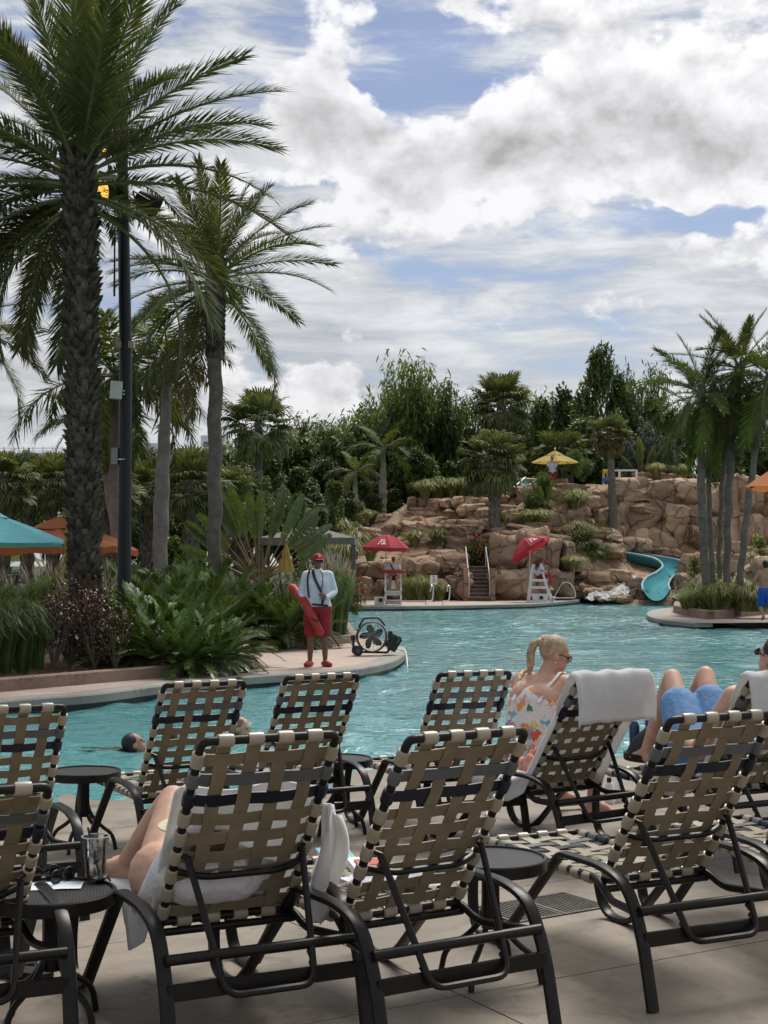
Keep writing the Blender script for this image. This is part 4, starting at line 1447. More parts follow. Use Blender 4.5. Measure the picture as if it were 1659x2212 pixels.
def limb_mesh(seed, h, r0):
    r = random.Random(seed)
    mb = MB()
    top = Vector((r.uniform(-0.15, 0.15), 0, h))
    mb.tube(curve([(0, 0, -0.3), (0.03, 0.02, h * 0.4), top], 5), [r0 * (1 - 0.06 * i) for i in range(11)], 8)
    for i in range(6):
        a = r.uniform(0, 2 * PI)
        z = h * r.uniform(0.35, 0.9)
        e = Vector((math.cos(a) * h * 0.16, math.sin(a) * h * 0.16, z + h * 0.22))
        mb.tube([(0, 0, z), e * 0.5 + Vector((0, 0, z * 0.5)), e], [r0 * 0.5, r0 * 0.35, r0 * 0.12], 6)
    return mb.mesh('trunk', M_BARK)
LIMBS = [limb_mesh(i, 1.0, 0.028) for i in range(3)]
def tree(name, label, group, px, ytop, wpx, Y, meshes, aspect, ybase=1150, cat='tree'):
    """crown between ytop and the ground line, wpx wide"""
    b = at(px, ybase, Y)
    t = at(px, ytop, Y)
    h = t.z - b.z
    w = wpx / ppm(Y) / 2
    root = thing(name, label, cat, b, rnd.uniform(0, 6), group)
    link('crown', rnd.choice(meshes), root, (0, 0, h * 0.06), None, (w, w, h * 0.95 / aspect))
    link('trunk', rnd.choice(LIMBS), root, None, None, (h * 0.75, h * 0.75, h * 0.75))
    return root
GT = 'bamboos and trees of the dark tree line behind the rocks'
LB = 'tall dark green bamboo in the tree line behind the rocks'
for (x, yt, w, Y) in ((878, 762, 150, 84), (955, 815, 130, 85), (820, 850, 150, 87), (905, 815, 130, 88), (745, 895, 170, 86), (690, 890, 160, 90), (630, 925, 170, 89), (560, 940, 170, 92), (490, 950, 170, 94), (1010, 850, 150, 90),
                      (850, 830, 120, 90), (925, 860, 130, 87), (780, 885, 150, 90), (1150, 840, 140, 92), (1400, 780, 110, 92), (1440, 850, 110, 90)):
    tree('bamboo_clump', LB, GT, x, yt, w, Y, BAMB, 3.2, 1150, 'bamboo')
LT = 'broad dark leafy tree in the tree line behind the cliff'
for (x, yt, w, Y) in ((1292, 748, 165, 86), (1345, 790, 150, 88), (1225, 825, 170, 88), (1170, 860, 150, 86), (1400, 860, 150, 87), (1470, 880, 170, 88), (1545, 890, 170, 90), (1620, 870, 180, 84), (1690, 850, 170, 86), (1130, 880, 150, 90),
                      (1250, 905, 180, 82), (1330, 915, 170, 81), (1580, 960, 170, 80)):
    tree('leafy_tree', LT, 'leafy trees behind the cliff', x, yt, w, Y, BALLS, 2.0)
LU = 'low dark leafy tree filling the ground under the tree line'
for k in range(26):
    x = -30 + k * 68
    tree('understory_tree', LU, 'understory trees', x + rnd.uniform(-15, 15), (1000 if x < 450 else 985) + rnd.uniform(-25, 30), 150, rnd.uniform(79, 83) if x > 500 else rnd.uniform(58, 62), BALLS, 2.0, 1175 if x < 700 else 1130)
for k in range(12):
    x = -40 + k * 50
    tree('understory_tree', LU, 'understory trees', x, 985 + rnd.uniform(-20, 20), 140, 66, BALLS, 2.0, 1185)
for (x, Y) in ((560, 60), (600, 63), (640, 60), (680, 64), (720, 66), (750, 70), (530, 60), (790, 76), (850, 79), (800, 79)):
    tree('understory_tree', LU, 'understory trees', x, 1050 + rnd.uniform(-20, 20), 110, Y, BALLS, 2.0, 1185 if Y < 70 else 1140)
# hedge and shrubs
for k in range(16):
    x = 215 + k * 28
    tree('understory_tree', LU, 'understory trees', x, 1120 + rnd.uniform(-15, 15), 90, 57 + rnd.uniform(-1.5, 1.5), BALLS, 2.0, 1245)
def bush(label, group, px, py, Y, wpx, hpx, me, cat='shrub', z=None):
    p = at(px, py, Y)
    if z is not None:
        p.z = z
    k = 1 / ppm(Y)
    return tag(link('leafy_shrub', me, None, p, (0, 0, rnd.uniform(0, 6)), (wpx * k / 2, wpx * k / 2, hpx * k / 1.3)), label, cat, group)
for k in range(6):
    bush('clipped dark hedge shrub below the green umbrella', 'hedge shrubs below the green umbrella', -10 + k * 34, 1262, 44, 60, 52, BUSH[0], z=BZ)
for (x, y, Y, w, h) in ((1035, 1222, 66, 54, 62), (1020, 1215, 67, 40, 50)):
    bush('shrub with orange-red flowers above the stone stairs', 'flowering shrubs by the stairs', x, y, Y, w, h, RBUSH)
bush('round flowering shrub with orange-red blooms behind the lifeguard', None, 755, 1265, 40, 84, 86, RBUSH, z=0.3)
for (x, y, w, h) in ((1640, 1205, 60, 50), (1560, 1235, 40, 44), (1500, 1240, 40, 40)):
    bush('shrub with pale yellow flowers on the rocks behind the palm cluster', 'yellow flowered shrubs', x, y, 62, w, h, YBUSH)
for (x, y, Y, w, h) in ((1240, 1020, 76, 50, 60), (1262, 1030, 77, 44, 50), (1150, 1110, 71, 60, 56), (1175, 1085, 71.5, 50, 60), (1100, 1160, 69, 30, 26), (1260, 1180, 68.6, 70, 34), (1210, 1195, 66, 60, 40), (1275, 1195, 67, 60, 34)):
    bush('green leafy shrub growing in a pocket of the rocks', 'shrubs in rock pockets', x, y, Y, w, h, rnd.choice(BUSH))
for (x, y, w, h) in ((1390, 1040, 90, 110), (1360, 1040, 70, 80), (1440, 1040, 70, 90)):
    bush('silvery grey shrub on top of the cliff by the white railing', 'silvery shrubs on the cliff', x, y, 78, w, h, SILV)
for (x, y, Y, w, h) in ((70, 1330, 27, 100, 60), (190, 1330, 27, 90, 56), (20, 1330, 28, 90, 56)):
    bush('silver-leaved shrub in front of the two seated women', 'silver shrubs before the umbrellas', x, y, Y, w, h, SILV, z=BZ)
def twiggy(px, Y, h, label, group):
    p = at(px, 1440, Y)
    root = thing('twiggy_shrub', label, 'shrub', (p.x, p.y, BZ), rnd.uniform(0, 6), group)
    link('leaves', CROT, root, (0, 0, h * 0.28), None, (h * 0.42, h * 0.42, h * 0.52))
    mb = MB()
    r = random.Random(int(px))
    for i in range(12):
        a = r.uniform(0, 2 * PI)
        e = Vector((math.cos(a) * h * 0.33, math.sin(a) * h * 0.33, h * r.uniform(0.6, 0.95)))
        mb.tube(curve([(0, 0, 0), e * 0.45 + Vector((0, 0, 0.05)), e], 3), [0.014 - 0.0017 * k for k in range(7)], 5)
    mb.build('stems', mat('grey_twig', (0.14, 0.12, 0.10), 0.9), root)
for (x, Y, h) in ((115, 20.4, 0.95), (150, 20.9, 1.05), (205, 20.6, 1.0), (250, 20.5, 0.75), (180, 21.5, 1.15), (500, 22.3, 0.45), (440, 21.0, 0.42)):
    twiggy(x, Y, h, 'bare-stemmed shrub with dark reddish leaves on the pine straw', 'twiggy shrubs behind the kerb')
# ---- traveller palm and paddle-leaved plants
def paddle_mesh(name, pet, L, w, seed, mats, tears=9):
    r = random.Random(seed)
    mb = MB()
    pts = [Vector((pet * t, 0, -0.05 * pet * t * t)) for t in (0, 0.25, 0.5, 0.75, 1)]
    mb.tube(pts, [0.045, 0.035, 0.028, 0.022, 0.018], 6, mi=1)
    o = pts[-1]
    mid = [o + Vector((L * t, 0, -0.22 * L * t * t)) for t in [k / tears for k in range(tears + 1)]]
    mb.tube(mid, [0.016 * (1 - 0.8 * k / tears) for k in range(tears + 1)], 5, mi=1)
    for k in range(tears):
        for s in (-1, 1):
            t0, t1 = k / tears, (k + 1) / tears
            w0 = w * math.sin(PI * (0.10 + 0.85 * t0)) ** 0.6
            w1 = w * math.sin(PI * (0.10 + 0.85 * t1)) ** 0.6
            sag = r.uniform(0.1, 0.5)
            a, b = mid[k], mid[k + 1] - (mid[k + 1] - mid[k]) * r.uniform(0.02, 0.12)
            c = b + Vector((0.05, s * w1, -sag * w1 * 0.5))
            d = a + Vector((0.05, s * w0, -sag * w0 * 0.5))
            mb.add([a, b, c, d], [(0, 1, 2, 3)])
    return mb.mesh(name, mats, smooth=False)
M_PADD = mat('paddle_leaf', (0.075, 0.115, 0.036), 0.38, var=0.3, vscale=2, island=0.3, transl=0.25)
M_PETI = mat('orange_green_stalk', (0.16, 0.16, 0.06), 0.5, var=0.3, vscale=1.2, col2=(0.34, 0.19, 0.06))
PAD = [paddle_mesh('paddle_leaf', 1.35, 1.5, 0.18, 600 + i, [M_PADD, M_PETI]) for i in range(3)]
b0 = at(560, 1225, 42)
root = thing('traveller_palm', 'traveller palm with a flat fan of paddle leaves on orange stalks', 'palm tree', (b0.x, b0.y, BZ), 0)
mb = MB()
mb.tube([(0, 0, -0.1), (0, 0, 1.15)], [0.20, 0.15], 12)
mb.build('trunk', M_TRUNKX, root)
for k in range(17):
    a = lerp(-62, 66, k / 16) + rnd.uniform(-3, 3)
    el = 90 - abs(a)
    link('paddle_leaf', PAD[k % 3], root, (a * 0.002, rnd.uniform(-0.05, 0.05), 1.05), (rnd.uniform(0.9, 1.9), -R(el), 0.15 if a > 0 else PI + 0.15), rnd.uniform(0.86, 1.02) * (0.85 if abs(a) > 55 else 1))
def paddle_plant(px, py, Y, h, label, group=None, z=None):
    p = at(px, py, Y)
    if z is not None:
        p.z = z
    root = thing('paddle_plant', label, 'plant', p, rnd.uniform(0, 6), group)
    for k in range(9):
        link('paddle_leaf', PAD[k % 3], root, (0, 0, 0), (rnd.uniform(-0.6, 0.6), -R(rnd.uniform(50, 85)), k * 2.4), h / 2.6 * rnd.uniform(0.7, 1))
for (x, y, Y, h) in ((1180, 1120, 71, 2.1), (1165, 1110, 71.5, 1.7), (1390, 1045, 77, 2.6), (1420, 1045, 78, 2.2)):
    paddle_plant(x, y, Y, h, 'broad paddle-leaved plant growing among the rocks', 'paddle plants among the rocks')
paddle_plant(655, 1240, 43, 1.7, 'small paddle-leaved plant beside the furled yellow umbrella', z=BZ)
# ------------------------------------------------------------------ rock hill, slide, cascades, stairs
def rock_material():
    m = bpy.data.materials.new('sandstone_rockwork')
    m.use_nodes = True
    t = NT(m.node_tree)
    bs = m.node_tree.nodes['Principled BSDF']
    g = t.new('ShaderNodeNewGeometry')
    p = g.outputs['Position']
    oi = t.new('ShaderNodeObjectInfo')
    a = t.noise(p, 0.55, 5, 0.6, 0.5).outputs[0]
    b = t.noise(p, 3.2, 7, 0.7, 0.4).outputs[0]
    mp = t.new('ShaderNodeMapping')
    mp.inputs['Scale'].default_value = (2.4, 2.4, 0.35)
    t.l.new(p, mp.inputs['Vector'])
    s = t.noise(mp.outputs[0], 1.3, 5, 0.65, 0.3).outputs[0]
    c = t.mix(t.smooth(a, 0.3, 0.7), (0.33, 0.212, 0.135, 1), (0.52, 0.37, 0.25, 1))
    c = t.mix(t.m('MULTIPLY', t.smooth(b, 0.5, 0.8), 0.55), c, (0.58, 0.46, 0.345, 1))
    c = t.mix(t.m('MULTIPLY', t.smooth(s, 0.52, 0.8), 0.6), c, (0.125, 0.085, 0.060, 1))
    v = t.m('ADD', t.m('MULTIPLY', oi.outputs['Random'], 0.5), 0.72)
    sc = t.new('ShaderNodeVectorMath', operation='SCALE')
    t.l.new(c, sc.inputs[0])
    t.l.new(v, sc.inputs[3])
    t.l.new(sc.outputs[0], bs.inputs['Base Color'])
    bs.inputs['Roughness'].default_value = 0.9
    bs.inputs['Specular IOR Level'].default_value = 0.25
    vo = t.new('ShaderNodeTexVoronoi', feature='DISTANCE_TO_EDGE')
    wv = t.noise(p, 1.4, 3, 0.5)
    mx = t.new('ShaderNodeMix', data_type='VECTOR')
    mx.inputs[0].default_value = 0.35
    t.l.new(p, mx.inputs[4])
    t.l.new(wv.outputs['Color'], mx.inputs[5])
    t.l.new(mx.outputs[1], vo.inputs['Vector'])
    vo.inputs['Scale'].default_value = 1.1
    crack = t.smooth(vo.outputs['Distance'], 0.0, 0.05)
    h = t.m('ADD', t.m('MULTIPLY', b, 0.5), t.m('ADD', t.m('MULTIPLY', crack, 0.55), t.m('MULTIPLY', s, 0.4)))
    bp = t.new('ShaderNodeBump')
    bp.inputs['Strength'].default_value = 1.0
    bp.inputs['Distance'].default_value = 0.22
    t.l.new(h, bp.inputs['Height'])
    t.l.new(bp.outputs[0], bs.inputs['Normal'])
    return m
M_ROCK = rock_material()

COLS = {
    700: [(62, 1300), (66, 1262), (70, 1200), (75, 1150), (80, 1142), (140, 1142)],
    800: [(64, 1298), (65.5, 1240), (68, 1215), (70, 1180), (73, 1142), (78, 1136), (140, 1136)],
    890: [(64.4, 1298), (65.4, 1208), (68, 1192), (69.5, 1160), (71, 1134), (73.2, 1128), (74.2, 1084), (78, 1080), (140, 1080)],
    1000: [(64.6, 1298), (65.6, 1208), (67.5, 1190), (69, 1154), (71, 1130), (73.4, 1126), (74.4, 1081), (78, 1077), (140, 1077)],
    1012: [(64.2, 1300), (67.2, 1230), (68.5, 1222), (70, 1172), (72.4, 1124), (74.6, 1077), (76.5, 1042), (140, 1042)],
    1060: [(64.2, 1300), (67.2, 1230), (68.5, 1222), (70, 1172), (72.4, 1124), (74.6, 1077), (76.5, 1042), (140, 1042)],
    1075: [(63.8, 1298), (65.2, 1184), (68, 1154), (70, 1144), (72, 1114), (75, 1048), (77, 1042), (140, 1042)],
    1160: [(64.6, 1298), (65.8, 1174), (68, 1154), (70, 1139), (72, 1099), (74, 1054), (77, 1048), (140, 1048)],
    1230: [(65.8, 1298), (66.8, 1234), (68, 1194), (70, 1168), (71.3, 1114), (73.3, 1054), (77, 1048), (140, 1048)],
    1300: [(66.5, 1298), (67.8, 1244), (69.2, 1204), (71.2, 1179), (72.8, 1064), (77, 1050), (140, 1050)],
    1370: [(63, 1298), (67, 1266), (70, 1226), (72, 1200), (73.3, 1060), (77, 1048), (140, 1048)],
    1450: [(63, 1298), (67, 1264), (70, 1232), (72, 1196), (73.8, 1045), (77, 1040), (140, 1040)],
    1540: [(62, 1298), (66, 1254), (70, 1219), (72.8, 1184), (73.8, 1050), (77, 1044), (140, 1044)],
    1660: [(60, 1298), (63, 1244), (68, 1206), (73, 1180), (74.3, 1052), (77, 1046), (140, 1046)],
    2000: [(60, 1298), (63, 1244), (68, 1206), (73, 1180), (74.3, 1052), (77, 1046), (140, 1046)],
}
CK = sorted(COLS)
def hill_py(px, Y):
    def prof(k):
        return interp([q[0] for q in COLS[k]], [q[1] for q in COLS[k]], Y) if Y >= COLS[k][0][0] else 1330
    if px <= CK[0]:
        return prof(CK[0])
    for a, b in zip(CK, CK[1:]):
        if px <= b:
            return lerp(prof(a), prof(b), (px - a) / (b - a))
    return prof(CK[-1])
def hill_pt(px, Y):
    p = at(px, hill_py(px, Y), Y)
    n = mnoise.noise(p * 0.5) * 0.35 + mnoise.noise(p * 1.7) * 0.14
    p.z += n * (0.3 if Y > 78 else 1.0) * 0.6
    p.y += mnoise.noise(p * 0.8 + Vector((7, 0, 0))) * 0.4
    return p
mb = MB()
YS = [60 + 0.5 * k for k in range(38)] + [80, 84, 90, 100, 120, 140]
rows = []
for i in range(111):
    px = 700 + i * 12
    rows.append([hill_pt(px, Y) for Y in YS])
mb.grid(rows)
hill = mb.build('rock_hill', [M_ROCK, M_EARTH], smooth=True, angle=180)
for pg in hill.data.polygons:
    if pg.center.y > 76.6 or (pg.center.x < -1.4 and pg.center.z > 0.3):
        pg.material_index = 1
tag(hill, kind='structure')

def rock_mesh(seed, block=4.0, n=9):
    r = random.Random(seed)
    vs, idx, fs = [], {}, []
    def vert(p):
        k = tuple(round(c, 5) for c in p)
        if k not in idx:
            idx[k] = len(vs)
            vs.append(Vector(p))
        return idx[k]
    for ax in range(3):
        for s in (-1, 1):
            for i in range(n):
                for j in range(n):
                    q = []
                    for (di, dj) in ((0, 0), (1, 0), (1, 1), (0, 1)):
                        c = [0, 0, 0]
                        c[ax] = s
                        c[(ax + 1) % 3] = -1 + 2 * (i + di) / n
                        c[(ax + 2) % 3] = -1 + 2 * (j + dj) / n
                        q.append(vert(c))
                    fs.append(q if s > 0 else q[::-1])
    planes = []
    for k in range(7):
        d = Vector((r.gauss(0, 1), r.gauss(0, 1), r.gauss(0, 1))).normalized()
        planes.append((d, r.uniform(0.70, 1.02)))
    off = Vector((seed * 3.1, seed * 1.7, 0))
    out = []
    for v in vs:
        k = (abs(v.x) ** block + abs(v.y) ** block + abs(v.z) ** block) ** (1 / block)
        p = v / k
        for d, q in planes:
            e = p.dot(d) - q
            if e > 0:
                p = p - d * e * 0.85
        p = p * (1 + 0.12 * mnoise.noise(p * 1.3 + off) + 0.10 * mnoise.noise(p * 3.6 + off))
        k2 = 1 + 0.07 * math.sin(p.z * 7 + seed + 2 * mnoise.noise(p * 1.5 + off)) + 0.05 * mnoise.noise(p * 6 + off)
        out.append(Vector((p.x * k2, p.y * k2, p.z)))
    mb = MB()
    mb.add(out, fs)
    return mb.mesh('boulder', M_ROCK, smooth=True, angle=38)
ROCKS = [rock_mesh(i + 1, rnd.choice((5.0, 7.0, 9.0))) for i in range(12)]
rk = random.Random(21)
def boulder(px, py, Y, wpx, hpx, depth=None, parent=hill, lean=0.0):
    k = 1 / ppm(Y)
    w, h = wpx * k / 2, hpx * k / 2
    d = (depth if depth else min(w, h) * 1.3)
    p = at(px, py, Y)
    return link('boulder', rk.choice(ROCKS), parent, p, (rk.uniform(-0.12, 0.12), rk.uniform(-0.14, 0.14) + lean, rk.choice((0, PI)) + rk.uniform(-0.25, 0.25)), (w, d, h))
def wall(x0, x1, yt0, yt1, yb0, yb1, Yb, Yt, nr, nc, jit=0.3, over=1.25):
    nr, nc = (nr if nr < 3 else nr - 1), max(2, round(nc * 0.72))
    for r_ in range(nr):
        v = (r_ + 0.5) / nr
        n = max(1, nc + rk.choice((-1, 0, 0, 1)))
        xs = [0.0]
        for i in range(n):
            xs.append(xs[-1] + rk.uniform(0.6, 1.5))
        for i in range(n):
            u0, u1 = xs[i] / xs[-1], xs[i + 1] / xs[-1]
            u = (u0 + u1) / 2
            x = lerp(x0, x1, u)
            yt, yb = lerp(yt0, yt1, u), lerp(yb0, yb1, u)
            wpx = (u1 - u0) * (x1 - x0) * over
            hpx = (yb - yt) / nr * over * rk.uniform(0.92, 1.12)
            y = lerp(yb, yt, v) + rk.uniform(-jit, jit) * hpx * 0.3
            boulder(x, y, lerp(Yb, Yt, v) + rk.uniform(-0.15, 0.25), wpx, hpx, depth=rk.uniform(0.6, 0.9))
# (x0, x1, top y at both ends, bottom y at both ends, depth at bottom and top, rows, columns)
wall(770, 1006, 1218, 1200, 1297, 1298, 64.5, 65.6, 3, 8)
wall(745, 880, 1150, 1130, 1205, 1195, 69.2, 71.0, 2, 5)
wall(870, 1090, 1130, 1128, 1192, 1186, 68.8, 70.6, 2, 6)
wall(884, 1062, 1080, 1074, 1131, 1130, 73.4, 74.2, 2, 9)
wall(1058, 1122, 1034, 1038, 1080, 1076, 75.2, 76.2, 2, 3)
wall(1064, 1150, 1176, 1158, 1298, 1297, 63.9, 65.4, 3, 3)
wall(1130, 1236, 1150, 1180, 1297, 1296, 64.6, 66.0, 3, 4)
wall(1120, 1325, 1052, 1050, 1130, 1172, 71.6, 73.3, 3, 6)
wall(1318, 1520, 1038, 1044, 1200, 1194, 72.2, 73.8, 4, 6)
wall(1510, 1690, 1046, 1048, 1196, 1190, 72.6, 74.2, 3, 5)
wall(1075, 1240, 1112, 1108, 1146, 1150, 70.6, 71.6, 1, 5)
wall(1200, 1340, 1140, 1150, 1196, 1200, 69.2, 70.4, 2, 4)
wall(1190, 1350, 1232, 1236, 1296, 1297, 66.0, 67.2, 2, 6)
wall(1290, 1350, 1188, 1192, 1226, 1224, 70.4, 71.0, 1, 3)
wall(1470, 1690, 1205, 1200, 1296, 1292, 62.6, 66.5, 3, 7)
wall(1250, 1400, 1168, 1164, 1200, 1198, 71.4, 72.0, 1, 5)
wall(600, 760, 1175, 1165, 1200, 1200, 66, 67, 1, 5)
for (x, y, Y, w, h) in ((1380, 1286, 63.8, 30, 26), (1370, 1262, 65.4, 34, 26), (1350, 1248, 66.8, 34, 22), (1468, 1268, 65.2, 42, 30), (1466, 1287, 63.6, 30, 24), (1492, 1250, 67, 44, 30), (1305, 1262, 66.4, 46, 34), (1280, 1282, 65.2, 40, 30),
                        (1340, 1283, 64.4, 20, 9), (1322, 1276, 65, 16, 9), (1420, 1042, 75.5, 110, 40), (1150, 1045, 75.4, 80, 26), (1195, 1052, 74.8, 90, 30), (1090, 1040, 76.5, 70, 34),
                        (1585, 1190, 66, 34, 40), (1572, 1222, 60, 40, 24), (1620, 1250, 58, 60, 70), (1660, 1240, 57, 60, 80), (1000, 1245, 64.2, 44, 24), (1004, 1272, 63.9, 40, 46), (985, 1258, 64.2, 44, 28), (980, 1228, 65, 50, 26)):
    boulder(x, y, Y, w, h)

for k in range(120):
    x = rk.uniform(745, 1660)
    Y = rk.uniform(65.5, 74.5)
    if 1005 < x < 1068 and Y < 68.5 or 1260 < x < 1480 and Y < 70.5:
        continue
    w = rk.uniform(30, 84)
    p_ = hill_py(x, Y)
    if p_ > 1292 or p_ < 1050:
        continue
    boulder(x, p_ + 2, Y, w, w * rk.uniform(0.28, 0.5), depth=rk.uniform(0.5, 0.9))

# ---- slide
M_SLIDE = mat('teal_fibreglass', (0.045, 0.31, 0.36), 0.22, var=0.10, vscale=0.6, coat=0.3)
M_RIM = mat('pale_blue_rim', (0.30, 0.50, 0.56), 0.35, var=0.08)
M_FOAM = mat('white_water', (0.34, 0.35, 0.34), 0.35, var=0.25, vscale=2.2, col2=(0.74, 0.77, 0.77), bump=1.0, bscale=9, bdist=0.15)
slide = thing('water_slide', 'teal water slide curving down between the rocks into the pool', 'water slide', gr(1414, 1297))
def chute(pts, half, h, name='chute', flat=0.6):
    line = curve(pts, 7)
    prof = []
    for k in range(13):
        a = PI * (k / 12)
        u = -math.cos(a)
        prof.append((u * half, h * (abs(u) ** 2.4)))
    o = Vector(slide.location)
    rows, ra, rb = [], [], []
    for i, p in enumerate(line):
        a, b = line[max(0, i - 1)], line[min(len(line) - 1, i + 1)]
        d = (b - a)
        d.z = 0
        d.normalize()
        s = Vector((d.y, -d.x, 0))
        inner = [p + s * u + Vector((0, 0, w)) - o for (u, w) in prof]
        outer = [p + s * (u * 1.06) + Vector((0, 0, w - 0.07)) - o for (u, w) in reversed(prof)]
        rows.append(inner + outer + [inner[0]])
        ra.append(inner[0])
        rb.append(inner[-1])
    mb = MB()
    mb.grid(rows)
    c = mb.build(name, M_SLIDE, slide, smooth=True, angle=50)
    for e in (ra, rb):
        mb = MB()
        mb.tube(e, 0.055, 8)
        mb.build('rim', M_RIM, c)
chute([at(1318, 1207, 71.8), at(1350, 1213, 71.2), at(1400, 1221, 70.4), at(1440, 1230, 69.5), at(1458, 1243, 68.2), at(1446, 1257, 66.8), at(1425, 1269, 65.4), at(1416, 1284, 63.8), at(1418, 1298, 62.2)], 0.58, 0.48)
chute([at(1150, 1050, 74.6), at(1138, 1060, 74.0), at(1124, 1072, 73.4)], 0.4, 0.45, 'upper_chute')
chute([at(1112, 1118, 72.5), at(1106, 1132, 71.4), at(1096, 1144, 70.6)], 0.42, 0.5, 'upper_chute')
def cascade(pts, widths, name):
    line = curve(pts, 6)
    rows = []
    r = random.Random(4)
    for i, p in enumerate(line):
        t = i / (len(line) - 1)
        w = lerp(widths[0], widths[1], t)
        rows.append([p + Vector((u * w, r.uniform(-0.05, 0.05), 0.10 * math.sin(u * 9 + i) + 0.10 - 0.18 * abs(u))) for u in [k / 10 - 0.5 for k in range(11)]])
    mb = MB()
    mb.grid(rows)
    return tag(mb.build(name, M_FOAM, smooth=True, angle=180), kind='structure')
cascade([at(1372, 1248, 67.4), at(1362, 1262, 66.2), at(1350, 1272, 65.2), at(1330, 1284, 64.2), at(1318, 1297, 63.2)], (0.5, 1.3), 'cascade_water')
cascade([at(1302, 1276, 65.4), at(1292, 1286, 64.4), at(1285, 1297, 63.4)], (0.6, 1.0), 'cascade_water')
cascade([at(1512, 1236, 66.5), at(1500, 1252, 65.4), at(1490, 1272, 64), at(1480, 1296, 62.4)], (0.7, 1.5), 'cascade_water')
for k in range(34):
    boulder(*(lambda x, y: (x, y, interp([1255, 1297], [67.2, 63.0], y) + 0.1))(rk.uniform(1262, 1384), rk.uniform(1262, 1297)), rk.uniform(10, 26), rk.uniform(7, 14))
# splash where the slide runs out
mb = MB()
r = random.Random(8)
for i in range(60):
    p = gr(1418 + r.gauss(0, 13), 1299.5 + r.uniform(-1, 1.5), WATER_Z)
    mb.ball(p, (r.uniform(0.05, 0.22), r.uniform(0.05, 0.2), r.uniform(0.03, 0.12)), 6, 4)
tag(mb.build('splash', M_FOAM), 'white splash where the teal slide meets the pool', 'splash', kind='stuff')

# ---- stairs
M_STAIR = mat('brown_stair_tile', (0.12, 0.085, 0.065), 0.8, var=0.3, vscale=2.5)
M_NOSE = mat('pale_nosing', (0.36, 0.33, 0.29), 0.7, var=0.1)
st = thing('stone_staircase', 'narrow brown stone staircase with two white handrails', 'stairs', gr(1036, 1298.5))
p0 = Vector(st.location)
SW = 0.96
for k in range(9):
    mb = MB()
    mb.box((0, 0.16 + k * 0.30, (k + 1) * 0.168 / 2), (SW, 0.31, (k + 1) * 0.168))
    o = mb.build('step', M_STAIR, st, smooth=False)
    mb = MB()
    mb.box((0, 0.012 + k * 0.30, (k + 1) * 0.168 + 0.006), (SW, 0.05, 0.03))
    mb.build('nosing', M_NOSE, o, smooth=False)
for s in (-1, 1):
    mb = MB()
    x = s * (SW / 2 - 0.02)
    mb.tube(fillet([(x, 0.1, 0.2), (x, 0.1, 1.05), (x, 2.55, 2.45), (x, 2.55, 1.5)], 0.1, 4), 0.024, 8)
    mb.build('handrail', M_WHITE, st)
    mb = MB()
    mb.box((s * (SW / 2 + 0.11), 1.4, 0.7), (0.2, 2.9, 1.5), rot=(0, 0, 0))
    mb.build('side_wall', M_ROCK, st, smooth=False)
# ------------------------------------------------------------------ built things
def text_mesh(txt, size, mt, name='lettering', extrude=0.0008):
    cu = bpy.data.curves.new('txt', 'FONT')
    cu.body = txt
    cu.size = size
    cu.extrude = extrude
    cu.align_x = 'CENTER'
    cu.align_y = 'CENTER'
    o = bpy.data.objects.new('txt', cu)
    COL.objects.link(o)
    dg = bpy.context.evaluated_depsgraph_get()
    me = bpy.data.meshes.new_from_object(o.evaluated_get(dg))
    bpy.data.objects.remove(o)
    me.name = name
    me.materials.clear()
    me.materials.append(mt)
    return me

# ---- light pole
M_POLE = mat('black_green_pole_paint', (0.006, 0.010, 0.012), 0.42, var=0.2, vscale=6)
M_BOX = mat('white_plastic_box', (0.62, 0.62, 0.60), 0.5, var=0.06)
M_BOXG = mat('grey_plastic_box', (0.30, 0.32, 0.33), 0.5, var=0.08)
YP = 25.0
pb = at(268, 1300, YP)
pole = thing('light_pole', 'tall black light pole with floodlights and boxes beside the thick palm', 'light pole', (pb.x, pb.y, BZ))
def pl(px, py, dy=0.0):
    return at(px, py, YP + dy) - Vector(pole.location)
mb = MB()
mb.tube([(0, 0, -0.2), (0, 0, 5.2), pl(262, 190)], [0.125, 0.113, 0.092], 20)
mb.lathe([(0.17, 0), (0.17, 0.12), (0.13, 0.18)], 18)
mb.build('shaft', M_POLE, pole)
for (a, b_) in (((213, 372), (305, 398)), ((222, 458), (264, 484)), ((262, 470), (318, 462)), ((215, 300), (262, 330))):
    mb = MB()
    mb.tube([pl(*a, -0.06), pl(*b_, -0.06)], 0.035, 8)
    mb.build('crossarm', M_POLE, pole)
M_LAMP = mat('amber_lamp_glass', (0.9, 0.6, 0.12), 0.2, var=0.3, vscale=60, emit=(1.0, 0.55, 0.10), estr=0.9)
def flood(px, py, d, lit, s=1.0):
    o = bpy.data.objects.new('floodlight', None)
    mb = MB()
    prof = [(0.06, -0.26), (0.13, -0.22), (0.17, -0.05), (0.215, 0.08), (0.22, 0.14), (0.20, 0.14), (0.19, 0.08)]
    mb.lathe([(r_ * s, z * s) for r_, z in prof], 20, cap=False)
    mb.lathe([(0.001, -0.26 * s), (0.06 * s, -0.26 * s)], 12, cap=False)
    # yoke
    mb.tube(fillet([(-0.2 * s, 0, 0), (-0.24 * s, 0, -0.3 * s), (0.24 * s, 0, -0.3 * s), (0.2 * s, 0, 0)], 0.05, 3), 0.015, 6)
    q = Vector(d).normalized().to_track_quat('Z', 'Y').to_euler()
    h = mb.build('floodlight', M_BLACK, pole, loc=pl(px, py, -0.05), rot=q)
    mb = MB()
    mb.lathe([(0.001, 0.085 * s), (0.19 * s, 0.08 * s)], 20, cap=False)
    mb.build('lens', M_LAMP if lit else M_BOXG, h)
flood(236, 312, (-0.75, -0.45, -0.35), True)
